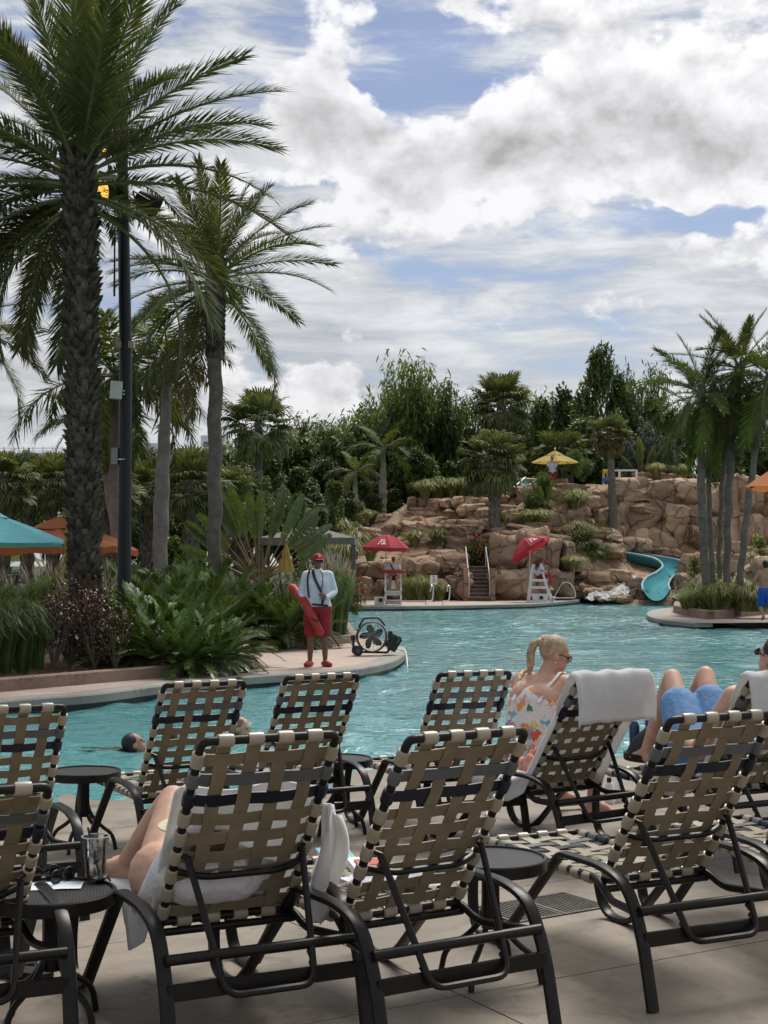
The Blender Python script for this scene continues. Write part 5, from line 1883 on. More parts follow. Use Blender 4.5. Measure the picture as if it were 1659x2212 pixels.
flood(232, 408, (-0.62, -0.70, -0.30), True, 1.05)
flood(325, 440, (0.85, 0.1, -0.45), False, 1.1)
flood(300, 300, (0.8, 0.3, -0.4), False)
mb = MB()
mb.box((0, 0, 0), (0.20, 0.12, 0.31), rot=(0, 0.06, 0.3))
mb.build('antenna_box', M_BOX, pole, loc=pl(251, 843, -0.16))
mb = MB()
mb.box((0, 0, 0), (0.11, 0.10, 0.29))
mb.build('junction_box', M_BOXG, pole, loc=pl(248, 985, -0.02))
for (x, y) in ((257, 745), (284, 745)):
    mb = MB()
    mb.box((0, 0, 0), (0.10, 0.12, 0.12))
    mb.build('sensor_box', mat('beige_box', (0.40, 0.33, 0.25), 0.6), pole, loc=pl(x, y, -0.05))
for y in (846, 853, 993):
    mb = MB()
    mb.lathe([(0.122, -0.006), (0.122, 0.006)], 18, cap=False)
    mb.build('steel_band', M_STEEL, pole, loc=pl(267, y))
mb = MB()
mb.tube([(0, 0, 0), (0, 0, 2.2)], [0.02, 0.008], 6)
mb.build('lightning_rod', M_POLE, pole, loc=pl(247, 640, 0.2))

# ---- umbrellas
def fabric(name, col):
    return mat(name, col, 0.8, var=0.08, vscale=2.5, transl=0.3, bump=0.2, bscale=60)
M_TEAL = fabric('teal_canvas', (0.13, 0.47, 0.53))
M_ORANGE = fabric('orange_canvas', (0.52, 0.19, 0.08))
M_GREENU = fabric('lime_canvas', (0.28, 0.38, 0.09))
M_YELLOW = fabric('yellow_canvas', (0.52, 0.40, 0.13))
M_REDU = fabric('red_canvas', (0.44, 0.045, 0.065))
M_UPOLE = mat('umbrella_pole', (0.10, 0.09, 0.08), 0.5)
def canopy_mesh(name, rad, h, n, mt, sag=0.06, val=0.0, rumple=0.0, seed=0, r_in=0.0, h_in=0.0, curve_=1.25):
    """panels between ribs, sagging a little; optional valance"""
    r = random.Random(seed)
    rows = []
    m = n * 6
    K = 7
    for i in range(m):
        a = 2 * PI * i / m
        f = abs(((i / 6.0) % 1.0) - 0.5) * 2          # 1 on a rib, 0 mid panel
        flat = math.cos(PI / n) / math.cos(((i / 6.0) % 1.0 - 0.5) * 2 * PI / n)
        col = []
        for k in range(K + 1):
            t = lerp(r_in / rad, 1.0, k / K)
            z = h * (1 - t ** curve_) - sag * (1 - f ** 2) * math.sin(PI * min(1, t * 0.9)) * rad
            z += rumple * math.sin(5 * a + 9 * t + seed) * 0.5 * t + rumple * r.uniform(-0.3, 0.3) * t
            q = rad * t * flat
            col.append(Vector((q * math.cos(a), q * math.sin(a), z)))
        if val:
            col.append(col[-1] * 1.0 + Vector((0, 0, -val * (0.8 + 0.2 * f))))
        rows.append(col)
    mb = MB()
    mb.grid(rows, closed_u=True)
    return mb.mesh(name, mt, smooth=True, angle=28)
def umbrella(label, p, rad, z_eave, z_apex, mt, n=8, vent=True, sag=0.05, val=0.0, rumple=0.0, rot=0.0, name='patio_umbrella', seed=0, pole_mat=None, zb=None):
    root = thing(name, label, 'umbrella', (p[0], p[1], p[2] if zb is None else zb), rot)
    z0 = z_eave - root.location.z
    h = z_apex - z_eave
    c = link('canopy', canopy_mesh('canopy', rad, h * (0.9 if vent else 1.0), n, mt, sag, val, rumple, seed), root, (0, 0, z0))
    if vent:
        link('vent', canopy_mesh('vent', rad * 0.36, h * 0.42, n, mt, sag, 0, rumple * 0.4, seed + 3), root, (0, 0, z0 + h * 0.66))
    mb = MB()
    mb.tube([(0, 0, 0), (0, 0, z0 + h)], 0.025, 10)
    mb.build('pole', pole_mat or M_UPOLE, root)
    mb = MB()
    mb.ball((0, 0, z0 + h + 0.06), 0.04, 8, 6)
    mb.ball((0, 0, z0 + h + 0.14), 0.045, 8, 6)
    mb.build('finial', M_STEEL, root)
    for k in range(n):
        a = 2 * PI * k / n
        mb = MB()
        mb.tube([(0, 0, z0 + h * 0.86), (rad * 0.97 * math.cos(a), rad * 0.97 * math.sin(a), z0 - 0.015)], 0.010, 5)
        mb.tube([(0, 0, z0 - 0.15), (rad * 0.5 * math.cos(a), rad * 0.5 * math.sin(a), z0 + h * 0.45)], 0.008, 5)
        mb.build('rib', M_UPOLE, root)
    mb = MB()
    mb.lathe([(0.28, 0), (0.28, 0.05), (0.06, 0.09), (0.05, 0.3)], 14)
    mb.build('base', M_UPOLE, root)
    return root
def up(px, Y, z=BZ):
    q = at(px, 1218, Y)
    return (q.x, q.y, z)
umbrella('large teal umbrella in front of the orange one', up(-62, 30), 2.10, 2.08, 2.90, M_TEAL, 8, sag=0.03, val=0.06, rot=0.38)
umbrella('orange umbrella with rumpled cloth partly behind the teal one', up(127, 36), 1.98, 2.04, 2.78, M_ORANGE, 8, sag=0.04, val=0.16, rumple=0.07, rot=0.2, seed=2)
umbrella('lime green umbrella over the clipped hedge', up(18, 58), 1.45, 1.75, 2.30, M_GREENU, 8)
umbrella('pale teal umbrella far behind the orange one', up(205, 52), 1.25, 1.80, 2.10, M_TEAL, 8)
umbrella('yellow umbrella shading the attendant on top of the rocks', at(1199, 1046, 74.5), 1.27, at(1199, 999, 74.5).z, at(1199, 975, 74.5).z, M_YELLOW, 8, sag=0.04)
q = at(1955, 1052, 11.0)
umbrella('orange umbrella showing only its edge beside the leaning palms', (q.x, q.y, deck_z(q.dot(E2))), 1.24, 2.24, 2.98, M_ORANGE, 8, sag=0.03)
def furled(label, px, Y, ytop, ybot, zb=BZ):
    q = at(px, 1218, Y)
    zt, zl = at(px, ytop, Y).z, at(px, ybot, Y).z
    root = thing('furled_umbrella', label, 'umbrella', (q.x, q.y, zb))
    h = zt - zb
    mb = MB()
    rows = []
    L = zt - zl
    for i in range(25):
        a = 2 * PI * (i % 24) / 24
        row = []
        for k in range(9):
            t = k / 8
            rr = (0.03 + 0.17 * t ** 0.8) * (1 + 0.28 * math.sin(8 * a + 2 * t)) * (1.0 if t < 0.42 or t > 0.5 else 0.75)
            row.append(Vector((rr * math.cos(a), rr * math.sin(a), h - L * t)))
        rows.append(row)
    mb.grid(rows)
    mb.build('furled_canopy', M_YELLOW, root, angle=60)
    mb = MB()
    mb.tube([(0, 0, 0), (0, 0, h + 0.12)], 0.024, 8)
    mb.ball((0, 0, h + 0.14), 0.04, 8, 6)
    mb.build('pole', mat('pale_wood_pole', (0.34, 0.27, 0.19), 0.6), root)
furled('furled yellow umbrella standing behind the lifeguard', 618, 40, 1178, 1236)
furled('furled yellow umbrella peeking out beside the thick palm trunk', 149, 30, 1125, 1262)

# ---- lifeguard stands
def stand(label, p, rz, tilt=None, um_label=None, um_h=2.75, um_off=(-0.3, 0.1)):
    root = thing('lifeguard_stand', label, 'lifeguard chair', p, rz, None)
    W = 0.62
    for s in (-1, 1):
        for (a, b_) in (((s * W / 2, -0.52, 0), (s * W / 2, -0.16, 1.28)), ((s * W / 2, 0.50, 0), (s * W / 2, 0.26, 1.62))):
            mb = MB()
            mb.sweep([a, b_], [(-0.045, -0.022), (0.045, -0.022), (0.045, 0.022), (-0.045, 0.022)], up=(1, 0, 0))
            mb.build('leg', M_WHITE, root, smooth=False)
        mb = MB()
        mb.box((s * W / 2, 0.05, 1.28), (0.10, 0.62, 0.035))
        mb.build('armrest', M_WHITE, root, smooth=False)
        for z in (0.30, 0.62, 0.93):
            mb = MB()
            mb.box((s * (W / 2 + 0.026), 0.0 - 0.02 * z, z), (0.028, 0.98 - 0.30 * z, 0.10))
            mb.build('side_rail', M_WHITE, root, smooth=False)
    for k in range(4):
        mb = MB()
        mb.box((0, -0.14 + k * 0.12, 0.97), (W, 0.10, 0.03))
        mb.build('seat_slat', M_WHITE, root, smooth=False)
    for k in range(5):
        mb = MB()
        mb.box((-0.24 + k * 0.12, 0.31 + 0.02, 1.30), (0.10, 0.025, 0.62), rot=(0.12, 0, 0))
        mb.build('back_slat', M_WHITE, root, smooth=False)
    for (y, z) in ((-0.50, 0.20), (-0.40, 0.55)):
        mb = MB()
        mb.box((0, y - 0.06, z), (W + 0.05, 0.20, 0.035))
        mb.box((0, y + 0.02, z - 0.09), (W, 0.03, 0.15))
        mb.build('footboard', M_WHITE, root, smooth=False)
    mb = MB()
    mb.box((0.0, -0.22, 0.80), (0.26, 0.03, 0.34), rot=(-0.25, 0, 0))
    mb.build('footrest_panel', M_WHITE, root, smooth=False)
    return root
def red_umbrella(label, p, rz, z_base, tiltv, h_pole):
    root = thing('guard_umbrella', label, 'umbrella', p, rz)
    mb = MB()
    mb.tube([(0, 0, 0), (0, 0, h_pole)], 0.020, 8)
    mb.build('pole', M_WHITE, root)
    c = link('canopy', canopy_mesh('canopy', 0.95, 0.52, 8, M_REDU, 0.03, 0.16, 0.0, 1, curve_=1.7), root, (0, 0, h_pole - 0.42), tiltv)
    mb = MB()
    mb.ball((0, 0, 0.55), 0.03, 8, 6)
    mb.build('finial', M_RED, c)
    # faded white block lettering on one panel, in three short rows
    for row, (t0, t1, w) in enumerate(((0.58, 0.66, 0.20), (0.69, 0.77, 0.24), (0.80, 0.87, 0.28))):
        for k in range(5):
            if (k + row) % 4 == 3:
                continue
            mb = MB()
            a0 = -PI / 2 + PI / 8 + (k - 2.5) * w * 0.30
            a1 = a0 + w * 0.22
            P = []
            for (t, a) in ((t0, a0), (t1, a0), (t1, a1), (t0, a1)):
                z = 0.52 * (1 - t ** 1.7) + 0.012
                P.append((0.93 * t * math.cos(a), 0.93 * t * math.sin(a), z))
            mb.add(P, [(0, 1, 2, 3)])
            mb.build('lettering', M_WHITE, c, smooth=False)
    return root
S1 = gr(849, 1306.5)
S2 = gr(1166, 1300.0)
stand('white lifeguard stand facing the pool left of the stone stairs', S1, 0.0)
stand('white lifeguard stand seen from its side, right of the stone stairs', S2, R(78))
red_umbrella('upright red umbrella above the lifeguard stand left of the stairs', S1 + Vector((-0.28, 0.1, 0)), R(-35), 0, (0, 0.03, 0), 2.72)
red_umbrella('tilted red umbrella above the lifeguard stand right of the stairs', S2 + Vector((-0.42, 0.05, 0)), R(0), 0, (R(-8), R(-33), 0), 2.72)
def cooler(label, p, rz, s=(0.36, 0.32, 0.32)):
    root = thing('cooler_box', label, 'cooler', p, rz)
    mb = MB()
    mb.box((0, 0, s[2] * 0.42), (s[0], s[1], s[2] * 0.84), taper=1.04)
    mb.build('body', M_WHITE, root, smooth=False)
    mb = MB()
    mb.box((0, 0, s[2] * 0.92), (s[0] * 1.06, s[1] * 1.06, s[2] * 0.15))
    mb.build('lid', M_WHITE, root, smooth=False)
    mb = MB()
    mb.box((0.03, -s[1] * 0.54, s[2] * 0.6), (0.16, 0.02, 0.14))
    mb.build('latch', M_BLACK, root, smooth=False)
cooler('white cooler beside the lifeguard stand left of the stairs', S1 + Vector((-0.55, 0.0, 0)), 0.1)
cooler('white cooler under the lifeguard stand right of the stairs', S2 + Vector((-0.05, -0.55, 0)), 0.05, (0.62, 0.3, 0.32))

# ---- pool rails, sign, lanterns
def rail(label, base, pts, r=0.028):
    root = tag(MB().tube(fillet(pts, 0.12, 5), r, 8).build('grab_rail', M_STEEL), label, 'handrail', None)
    root.location = base
    return root
for (x, lab) in ((932, 'bent steel grab rail standing next to the small white sign'), (968, 'bent steel grab rail between the white sign and the stairs')):
    q = gr(x, 1307)
    rail(lab, q, [(-0.22, -0.25, -0.3), (-0.22, -0.05, 0.16), (0.05, 0.3, 0.16), (0.1, 0.3, 0.75), (0.0, 0.0, 0.80), (-0.05, -0.1, 0.55)])
q = gr(1222, 1297.5)
rail('looped steel pool rail at the end of the far deck', q, [(-0.6, 0, -0.1), (-0.5, 0, 0.12), (0.45, 0, 0.12), (0.42, 0.1, 0.45), (0.2, 0.3, 0.82), (-0.1, 0.3, 0.80), (-0.4, 0.3, 0.3), (-0.55, 0.3, 0.0)])
q = gr(937, 1300)
sg = thing('pool_sign', 'small white sign with a blue figure on a post in the grass', 'sign', q)
mb = MB()
mb.tube([(0, 0, 0), (0, 0, 1.15)], 0.02, 8)
mb.build('post', M_UPOLE, sg)
mb = MB()
mb.box((0, -0.03, 0.95), (0.30, 0.015, 0.40))
mb.build('panel', M_WHITE, sg, smooth=False)
mb = MB()
M_BLUE = mat('sign_blue', (0.03, 0.10, 0.35), 0.5)
mb.ball((0.0, -0.042, 1.09), (0.03, 0.006, 0.03), 8, 6)
mb.tube([(0, -0.042, 1.05), (0.0, -0.042, 0.95), (0.06, -0.042, 0.95), (0.08, -0.042, 0.86)], 0.013, 6)
mb.tube([(0.05 * math.cos(a / 10 * 5 + 2), -0.042, 0.90 + 0.06 * math.sin(a / 10 * 5 + 2)) for a in range(10)], 0.01, 6)
mb.build('symbol', M_BLUE, sg)
def lantern(px, py, Y, lab):
    q = at(px, py, Y)
    root = thing('lantern', lab, 'lantern', q)
    mb = MB()
    mb.lathe([(0.09, 0), (0.09, 0.03), (0.07, 0.035)], 8)
    mb.build('foot', M_BLACK, root)
    mb = MB()
    mb.lathe([(0.07, 0.035), (0.085, 0.24)], 6)
    mb.build('glass', mat('lantern_glass', (0.45, 0.36, 0.24), 0.3, var=0.2), root, smooth=False)
    mb = MB()
    mb.lathe([(0.115, 0.24), (0.10, 0.27), (0.03, 0.36), (0.012, 0.42)], 8)
    for k in range(6):
        a = 2 * PI * k / 6
        mb.tube([(0.073 * math.cos(a), 0.073 * math.sin(a), 0.03), (0.089 * math.cos(a), 0.089 * math.sin(a), 0.24)], 0.008, 4)
    mb.build('cap', M_BLACK, root)
lantern(988, 1236, 63.6, 'black lantern on the lower rock left of the stairs')
lantern(990, 1191, 64.6, 'black lantern on the upper rock left of the stairs')
lantern(1080, 1194, 63.4, 'black lantern on the upper rock right of the stairs')
lantern(1078, 1240, 63.0, 'black lantern on the lower rock right of the stairs')

# ---- slide top railing with life vests
q = at(1303, 1049, 74.0)
rl = thing('white_railing', 'white wooden railing on top of the cliff by the slide start', 'railing', q)
def rp(px, py):
    return at(px, py, 74.0) - q
for x in (1304, 1338, 1375):
    mb = MB()
    mb.box((rp(x, 1032).x, 0, rp(x, 1033).z), (0.10, 0.10, 0.86))
    mb.build('post', M_WHITE, rl, smooth=False)
for y in (1016, 1033):
    mb = MB()
    mb.box((rp(1339, y).x, 0.002, rp(1339, y).z), (1.78, 0.06, 0.09))
    mb.build('rail', M_WHITE, rl, smooth=False)
M_VEST = mat('yellow_vest', (0.62, 0.46, 0.05), 0.7, var=0.15, vscale=9)
for k, (x, y, m_, lb) in enumerate(((1308, 1020, M_VEST, 'yellow life vest hung uppermost on the white railing'), (1316, 1024, M_VEST, 'yellow life vest hung beside the uppermost one on the white railing'), (1309, 1037, mat('blue_vest', (0.05, 0.22, 0.45), 0.7), 'blue life vest hung low on the white railing'), (1319, 1038, M_VEST, 'yellow life vest hung beside the blue one on the white railing'))):
    mb = MB()
    for s in (-1, 1):
        mb.ball((s * 0.085, 0, 0), (0.085, 0.06, 0.17), 10, 8)
    mb.box((0, -0.05, -0.02), (0.30, 0.03, 0.035))
    v = tag(mb.build('life_vest', m_), lb, 'life vest', 'life vests on the railing')
    v.location = at(x, y, 73.85)
q = at(1111, 1046, 75.0)
mb = MB()
mb.tube([(0, 0, -0.2), (0, 0, 0.78)], [0.13, 0.12], 10)
tag(mb.build('timber_post', mat('weathered_post', (0.16, 0.14, 0.12), 0.9)), 'weathered round post on the rock beside the upper slide', 'post').location = q
mb = MB()
mb.box((0, 0, 0.25), (0.62, 0.5, 0.5), taper=0.95)
tag(mb.build('equipment_bin', mat('dark_green_bin', (0.02, 0.035, 0.03), 0.6), smooth=False), 'dark bin beside the attendant under the yellow umbrella', 'bin').location = at(1226, 1046, 74.6)

# ---- far buildings
M_WALLW = mat('white_render', (0.74, 0.75, 0.75), 0.8, var=0.05, vscale=0.3)
M_WIN = mat('far_window', (0.10, 0.14, 0.17), 0.15, var=0.2)
q = at(120, 1150, 170)
bl = thing('white_building', 'long white flat-roofed building far behind the palms', 'building', q)
def bx(x0, x1, yt, yb, dy=0, d=12):
    a, c = at(x0, yt, 170) - q, at(x1, yb, 170) - q
    return ((a.x + c.x) / 2, d / 2 + dy, (a.z + c.z) / 2), (c.x - a.x, d, a.z - c.z)
for (x0, x1, yt, d) in ((-140, 180, 978, 12), (176, 345, 955, 14), (345, 480, 968, 12), (430, 495, 938, 10), (480, 640, 965, 12)):
    c, s = bx(x0, x1, yt, 1150, 0 if d == 12 else 1.5, d)
    mb = MB()
    mb.box(c, s)
    w = mb.build('wall', M_WALLW, bl, smooth=False)
    for k in range(int((x1 - x0) / 26)):
        for yy in (yt + 14, yt + 34, yt + 54):
            cc, ss = bx(x0 + 6 + k * 26, x0 + 20 + k * 26, yy, yy + 11, -0.05 if d == 12 else 1.45, 0.1)
            m2 = MB()
            m2.box(cc, ss)
            m2.build('window', M_WIN, w, smooth=False)
for k in range(16):
    a = at(-140 + k * 21, 970, 170) - q
    mb = MB()
    mb.box((a.x, 0.4, a.z - 0.15), (0.12, 0.1, 0.9))
    mb.build('railing_post', M_WALLW, bl, smooth=False)
for yy in (967, 973):
    c, s = bx(-140, 180, yy, yy + 1.2, 0.4, 0.08)
    mb = MB()
    mb.box(c, s)
    mb.build('railing', M_WALLW, bl, smooth=False)
q = at(965, 1060, 100)
hs = thing('pale_house', 'pale house glimpsed through the bamboo above the terraces', 'house', q)
mb = MB()
mb.box((0, 3, 1.6), (5, 6, 3.2))
hw_ = mb.build('wall', M_WALLW, hs, smooth=False)
mb = MB()
mb.add([(-2.8, -0.4, 3.2), (2.8, -0.4, 3.2), (2.8, 6.4, 3.2), (-2.8, 6.4, 3.2), (-1.5, 3, 4.5), (1.5, 3, 4.5)], [(0, 1, 5, 4), (1, 2, 5), (2, 3, 4, 5), (3, 0, 4), (0, 3, 2, 1)])
mb.build('roof', mat('grey_roof', (0.25, 0.27, 0.28), 0.8), hs, smooth=False)
for x in (-1.5, 0, 1.5):
    mb = MB()
    mb.box((x, -0.03, 1.9), (0.8, 0.06, 1.2))
    f_ = mb.build('window', M_WALLW, hs, smooth=False)
    mb = MB()
    mb.box((x, -0.07, 1.9), (0.66, 0.03, 1.06))
    mb.build('pane', M_WIN, f_, smooth=False)
def pavilion(px, Y, w, ye, ya, lab):
    q = at(px, 1218, Y)
    root = thing('pavilion', lab, 'pavilion', (q.x, q.y, BZ))
    ze, za = at(px, ye, Y).z - BZ, at(px, ya, Y).z - BZ
    mb = MB()
    h = w / 2
    mb.add([(-h, -h, ze), (h, -h, ze), (h, h, ze), (-h, h, ze), (-h * 0.15, 0, za), (h * 0.15, 0, za)], [(0, 1, 5, 4), (1, 2, 5), (2, 3, 4, 5), (3, 0, 4)])
    mb.add([(-h, -h, ze), (h, -h, ze), (h, -h, ze - 0.25), (-h, -h, ze - 0.25)], [(0, 1, 2, 3)])
    mb.add([(h, -h, ze), (h, h, ze), (h, h, ze - 0.25), (h, -h, ze - 0.25)], [(0, 1, 2, 3)])
    mb.build('roof', mat('taupe_canvas', (0.20, 0.185, 0.165), 0.85, transl=0.1), root, smooth=False)
    for sx in (-1, 1):
        for sy in (-1, 1):
            mb = MB()
            mb.tube([(sx * h * 0.95, sy * h * 0.95, 0), (sx * h * 0.95, sy * h * 0.95, ze)], 0.05, 8)
            mb.build('post', M_UPOLE, root)
pavilion(668, 52, 3.4, 1163, 1138, 'grey-taupe canvas pavilion behind the little curved palm')
pavilion(585, 58, 3.4, 1166, 1146, 'taupe canvas pavilion half hidden by the traveller palm')

# ---- big portable fan
fb = gr(803, 1416)
fan = thing('portable_fan', 'large black wheeled fan with green blades on the island tip', 'fan', fb, R(8))
M_DG = mat('dark_green_blade', (0.035, 0.075, 0.045), 0.4, var=0.1)
M_FRG = mat('grey_fan_shroud', (0.075, 0.085, 0.085), 0.5, var=0.1)
cz, rr_ = 0.335, 0.268
def ring(y, r_, t, n=40):
    return [(r_ * math.cos(2 * PI * k / n), y, cz + r_ * math.sin(2 * PI * k / n)) for k in range(n)], t
mb = MB()
rows = []
for k in range(41):
    a = 2 * PI * k / 40
    c, s = math.cos(a), math.sin(a)
    rows.append([Vector((rr_ * c, -0.10, cz + rr_ * s)), Vector((rr_ * 1.03 * c, -0.08, cz + rr_ * 1.03 * s)), Vector((rr_ * 1.03 * c, 0.10, cz + rr_ * 1.03 * s)), Vector((rr_ * 0.97 * c, 0.11, cz + rr_ * 0.97 * s)), Vector((rr_ * 0.93 * c, -0.08, cz + rr_ * 0.93 * s)), Vector((rr_ * c, -0.10, cz + rr_ * s))])
mb.grid(rows)
mb.build('shroud', M_FRG, fan)
mb = MB()
for r_ in (0.085, 0.13, 0.175, 0.22):
    P, _ = ring(-0.115 + 0.02 * (r_ / 0.22), r_, 0)
    mb.tube(P, 0.002, 4, closed=True)
for k in range(20):
    a = 2 * PI * k / 20
    mb.tube([(0.05 * math.cos(a), -0.125, cz + 0.05 * math.sin(a)), (0.262 * math.cos(a + 0.12), -0.095, cz + 0.262 * math.sin(a + 0.12))], 0.0028, 4)
mb.build('grille', M_STEEL, fan)
for k in range(5):
    a = 2 * PI * k / 5 + 0.35
    mb = MB()
    P = []
    for t in [j / 5 for j in range(6)]:
        r_ = lerp(0.05, 0.225, t)
        w = 0.055 * math.sin(PI * (0.2 + 0.7 * t)) + 0.01
        ax = Vector((math.cos(a + 0.25 * t), 0, math.sin(a + 0.25 * t)))
        sd = Vector((-ax.z, 0, ax.x))
        o = Vector((0, 0.0, cz)) + ax * r_
        P.append([o - sd * w + Vector((0, -0.03, 0)), o + Vector((0, 0.008, 0)), o + sd * w + Vector((0, 0.03, 0))])
    mb.grid(P)
    mb.build('blade', M_DG, fan)
mb = MB()
mb.ball((0, -0.11, cz), (0.058, 0.03, 0.058), 16, 8)
mb.build('hub_badge', M_FRG, fan)
mb = MB()
mb.lathe([(0.05, -0.08), (0.06, 0.0), (0.05, 0.12)], 12)
o = mb.build('motor', M_BLACK, fan, loc=(0, 0.02, cz), rot=(R(-90), 0, 0))
mb = MB()
mb.tube(fillet([(-0.235, 0, cz + 0.17), (-0.15, 0, cz + 0.33), (0.12, 0, cz + 0.345), (0.24, 0, cz + 0.2)], 0.06, 4), 0.017, 8)
mb.build('carry_handle', M_BLACK, fan)
mb = MB()
mb.tube(fillet([(-0.33, 0, 0.3), (-0.33, 0, 0.07), (0.30, 0, 0.05), (0.34, 0, 0.32)], 0.05, 4), 0.02, 8)
mb.box((-0.335, 0, 0.32), (0.07, 0.09, 0.09))
mb.box((0.335, 0, 0.36), (0.07, 0.10, 0.15))
mb.box((0.33, 0, 0.20), (0.055, 0.07, 0.22), rot=(0, 0.2, 0))
mb.build('cradle', M_BLACK, fan, smooth=False)
for y in (-0.1, 0.12):
    mb = MB()
    mb.lathe([(0.05, -0.025), (0.088, -0.022), (0.088, 0.022), (0.05, 0.025), (0.03, 0.01)], 18)
    w = mb.build('wheel', M_BLACK, fan, loc=(-0.26, y, 0.088), rot=(R(90), 0, 0))
    mb = MB()
    mb.lathe([(0.045, -0.028), (0.045, 0.028)], 14)
    mb.build('rim', M_FRG, w)
mb = MB()
mb.box((0.40, 0.06, 0.22), (0.20, 0.22, 0.26), rot=(0, 0.65, 0.1), taper=0.85)
mb.build('battery_box', M_BLACK, fan, smooth=False)
mb = MB()
mb.box((0.47, -0.03, 0.27), (0.05, 0.10, 0.14), rot=(0, 0.65, 0.1))
mb.build('control_panel', M_DG, fan, smooth=False)
mb = MB()
mb.tube(curve([gr(848, 1400) - fb + Vector((0, 0, 0.1)), gr(862, 1404) - fb + Vector((0, 0, 0.012)), gr(876, 1410) - fb + Vector((0, 0, 0.01)), gr(878, 1418) - fb + Vector((0.02, -0.06, -0.2))], 5), 0.012, 6)
tag(mb.build('white_hose', M_WHITE, loc=fb), 'thin white hose running from the fan over the pool edge', 'hose')

# ---- floor drain
q = gr(1168, 1947)
q.z = deck_z(q.dot(E2))
dr = thing('floor_drain', 'slotted metal drain grate set in the deck beside the empty chaise', 'drain', q, R(33))
M_GRATE = mat('worn_grate', (0.12, 0.11, 0.10), 0.5, 0.4, var=0.3, vscale=20)
mb = MB()
mb.box((0, 0, 0.001), (0.60, 0.36, 0.004))
mb.build('pit', mat('drain_pit', (0.012, 0.011, 0.01), 0.9), dr, smooth=False)
for sx in (-1, 1):
    c0 = sx * 0.15
    mb = MB()
    for s in (-1, 1):
        mb.box((c0, s * 0.17, 0.006), (0.29, 0.018, 0.012))
        mb.box((c0 + s * 0.138, 0, 0.006), (0.014, 0.34, 0.0118))
    mb.build('grate_frame', M_GRATE, dr, smooth=False)
    for k in range(12):
        mb = MB()
        mb.box((c0 - 0.12 + k * 0.0218, 0, 0.005), (0.009, 0.32, 0.010))
        mb.build('bar', M_GRATE, dr, smooth=False)
# ------------------------------------------------------------------ small things on the tables and chaises
def glass_mat(name, tint=(1, 1, 1), rough=0.02, ior=1.2):
    m = bpy.data.materials.new(name)
    m.use_nodes = True
    t = NT(m.node_tree)
    out = m.node_tree.nodes['Material Output']
    bs = m.node_tree.nodes['Principled BSDF']
    bs.inputs['Base Color'].default_value = (*tint, 1)
    bs.inputs['Roughness'].default_value = rough
    bs.inputs['IOR'].default_value = 1.45
    tr = t.new('ShaderNodeBsdfTransparent')
    tr.inputs['Color'].default_value = (0.96, 0.97, 0.97, 1)
    gl = t.new('ShaderNodeBsdfGlossy')
    gl.inputs['Roughness'].default_value = rough
    lw = t.new('ShaderNodeLayerWeight')
    lw.inputs['Blend'].default_value = 0.35
    nz = t.noise(t.new('ShaderNodeTexCoord').outputs['Object'], 40, 3).outputs[0]
    f = t.m('ADD', t.m('ADD', 0.05, t.m('MULTIPLY', lw.outputs['Fresnel'], 0.9)), t.m('MULTIPLY', t.smooth(nz, 0.45, 0.75), 0.16))
    ms = t.new('ShaderNodeMixShader')
    t.l.new(f, ms.inputs[0])
    t.l.new(tr.outputs[0], ms.inputs[1])
    t.l.new(gl.outputs[0], ms.inputs[2])
    t.l.new(ms.outputs[0], out.inputs['Surface'])
    return m
M_CUP = glass_mat('clear_plastic')
M_LIQ = glass_mat('iced_water', rough=0.08)
TZ = TB.location.z + 0.476
q = gr(206, 1897, TZ)
cup = thing('plastic_cup', 'clear plastic cup of iced water with a black straw', 'cup', q)
mb = MB()
mb.lathe([(0.034, 0.002), (0.036, 0.0), (0.049, 0.150), (0.052, 0.153), (0.052, 0.158), (0.049, 0.158), (0.0475, 0.150), (0.033, 0.006), (0.001, 0.006)], 32, cap=False)
mb.build('wall', M_CUP, cup)
mb = MB()
mb.tube([(0.0515 * math.cos(2 * PI * k / 28), 0.0515 * math.sin(2 * PI * k / 28), 0.157) for k in range(28)], 0.0022, 6, closed=True)
mb.build('rim', mat('milky_plastic', (0.75, 0.76, 0.76), 0.25, transl=0.3, ttint=(1, 1, 1)), cup)
mb = MB()
mb.lathe([(0.002, 0.008), (0.032, 0.008), (0.0425, 0.108), (0.002, 0.106)], 28, cap=False)
mb.build('water', M_LIQ, cup)
mb = MB()
mb.tube([(0.018, -0.01, 0.01), (-0.030, 0.0, 0.19)], 0.0042, 8)
mb.build('straw', M_BLACK, cup)
for k in range(5):
    mb = MB()
    mb.box((rnd.uniform(-0.02, 0.02), rnd.uniform(-0.02, 0.02), 0.085 + rnd.uniform(-0.02, 0.02)), (0.022, 0.022, 0.02), rot=(rnd.uniform(0, 2), rnd.uniform(0, 2), 0))
    mb.build('ice_cube', M_LIQ, cup, smooth=False)
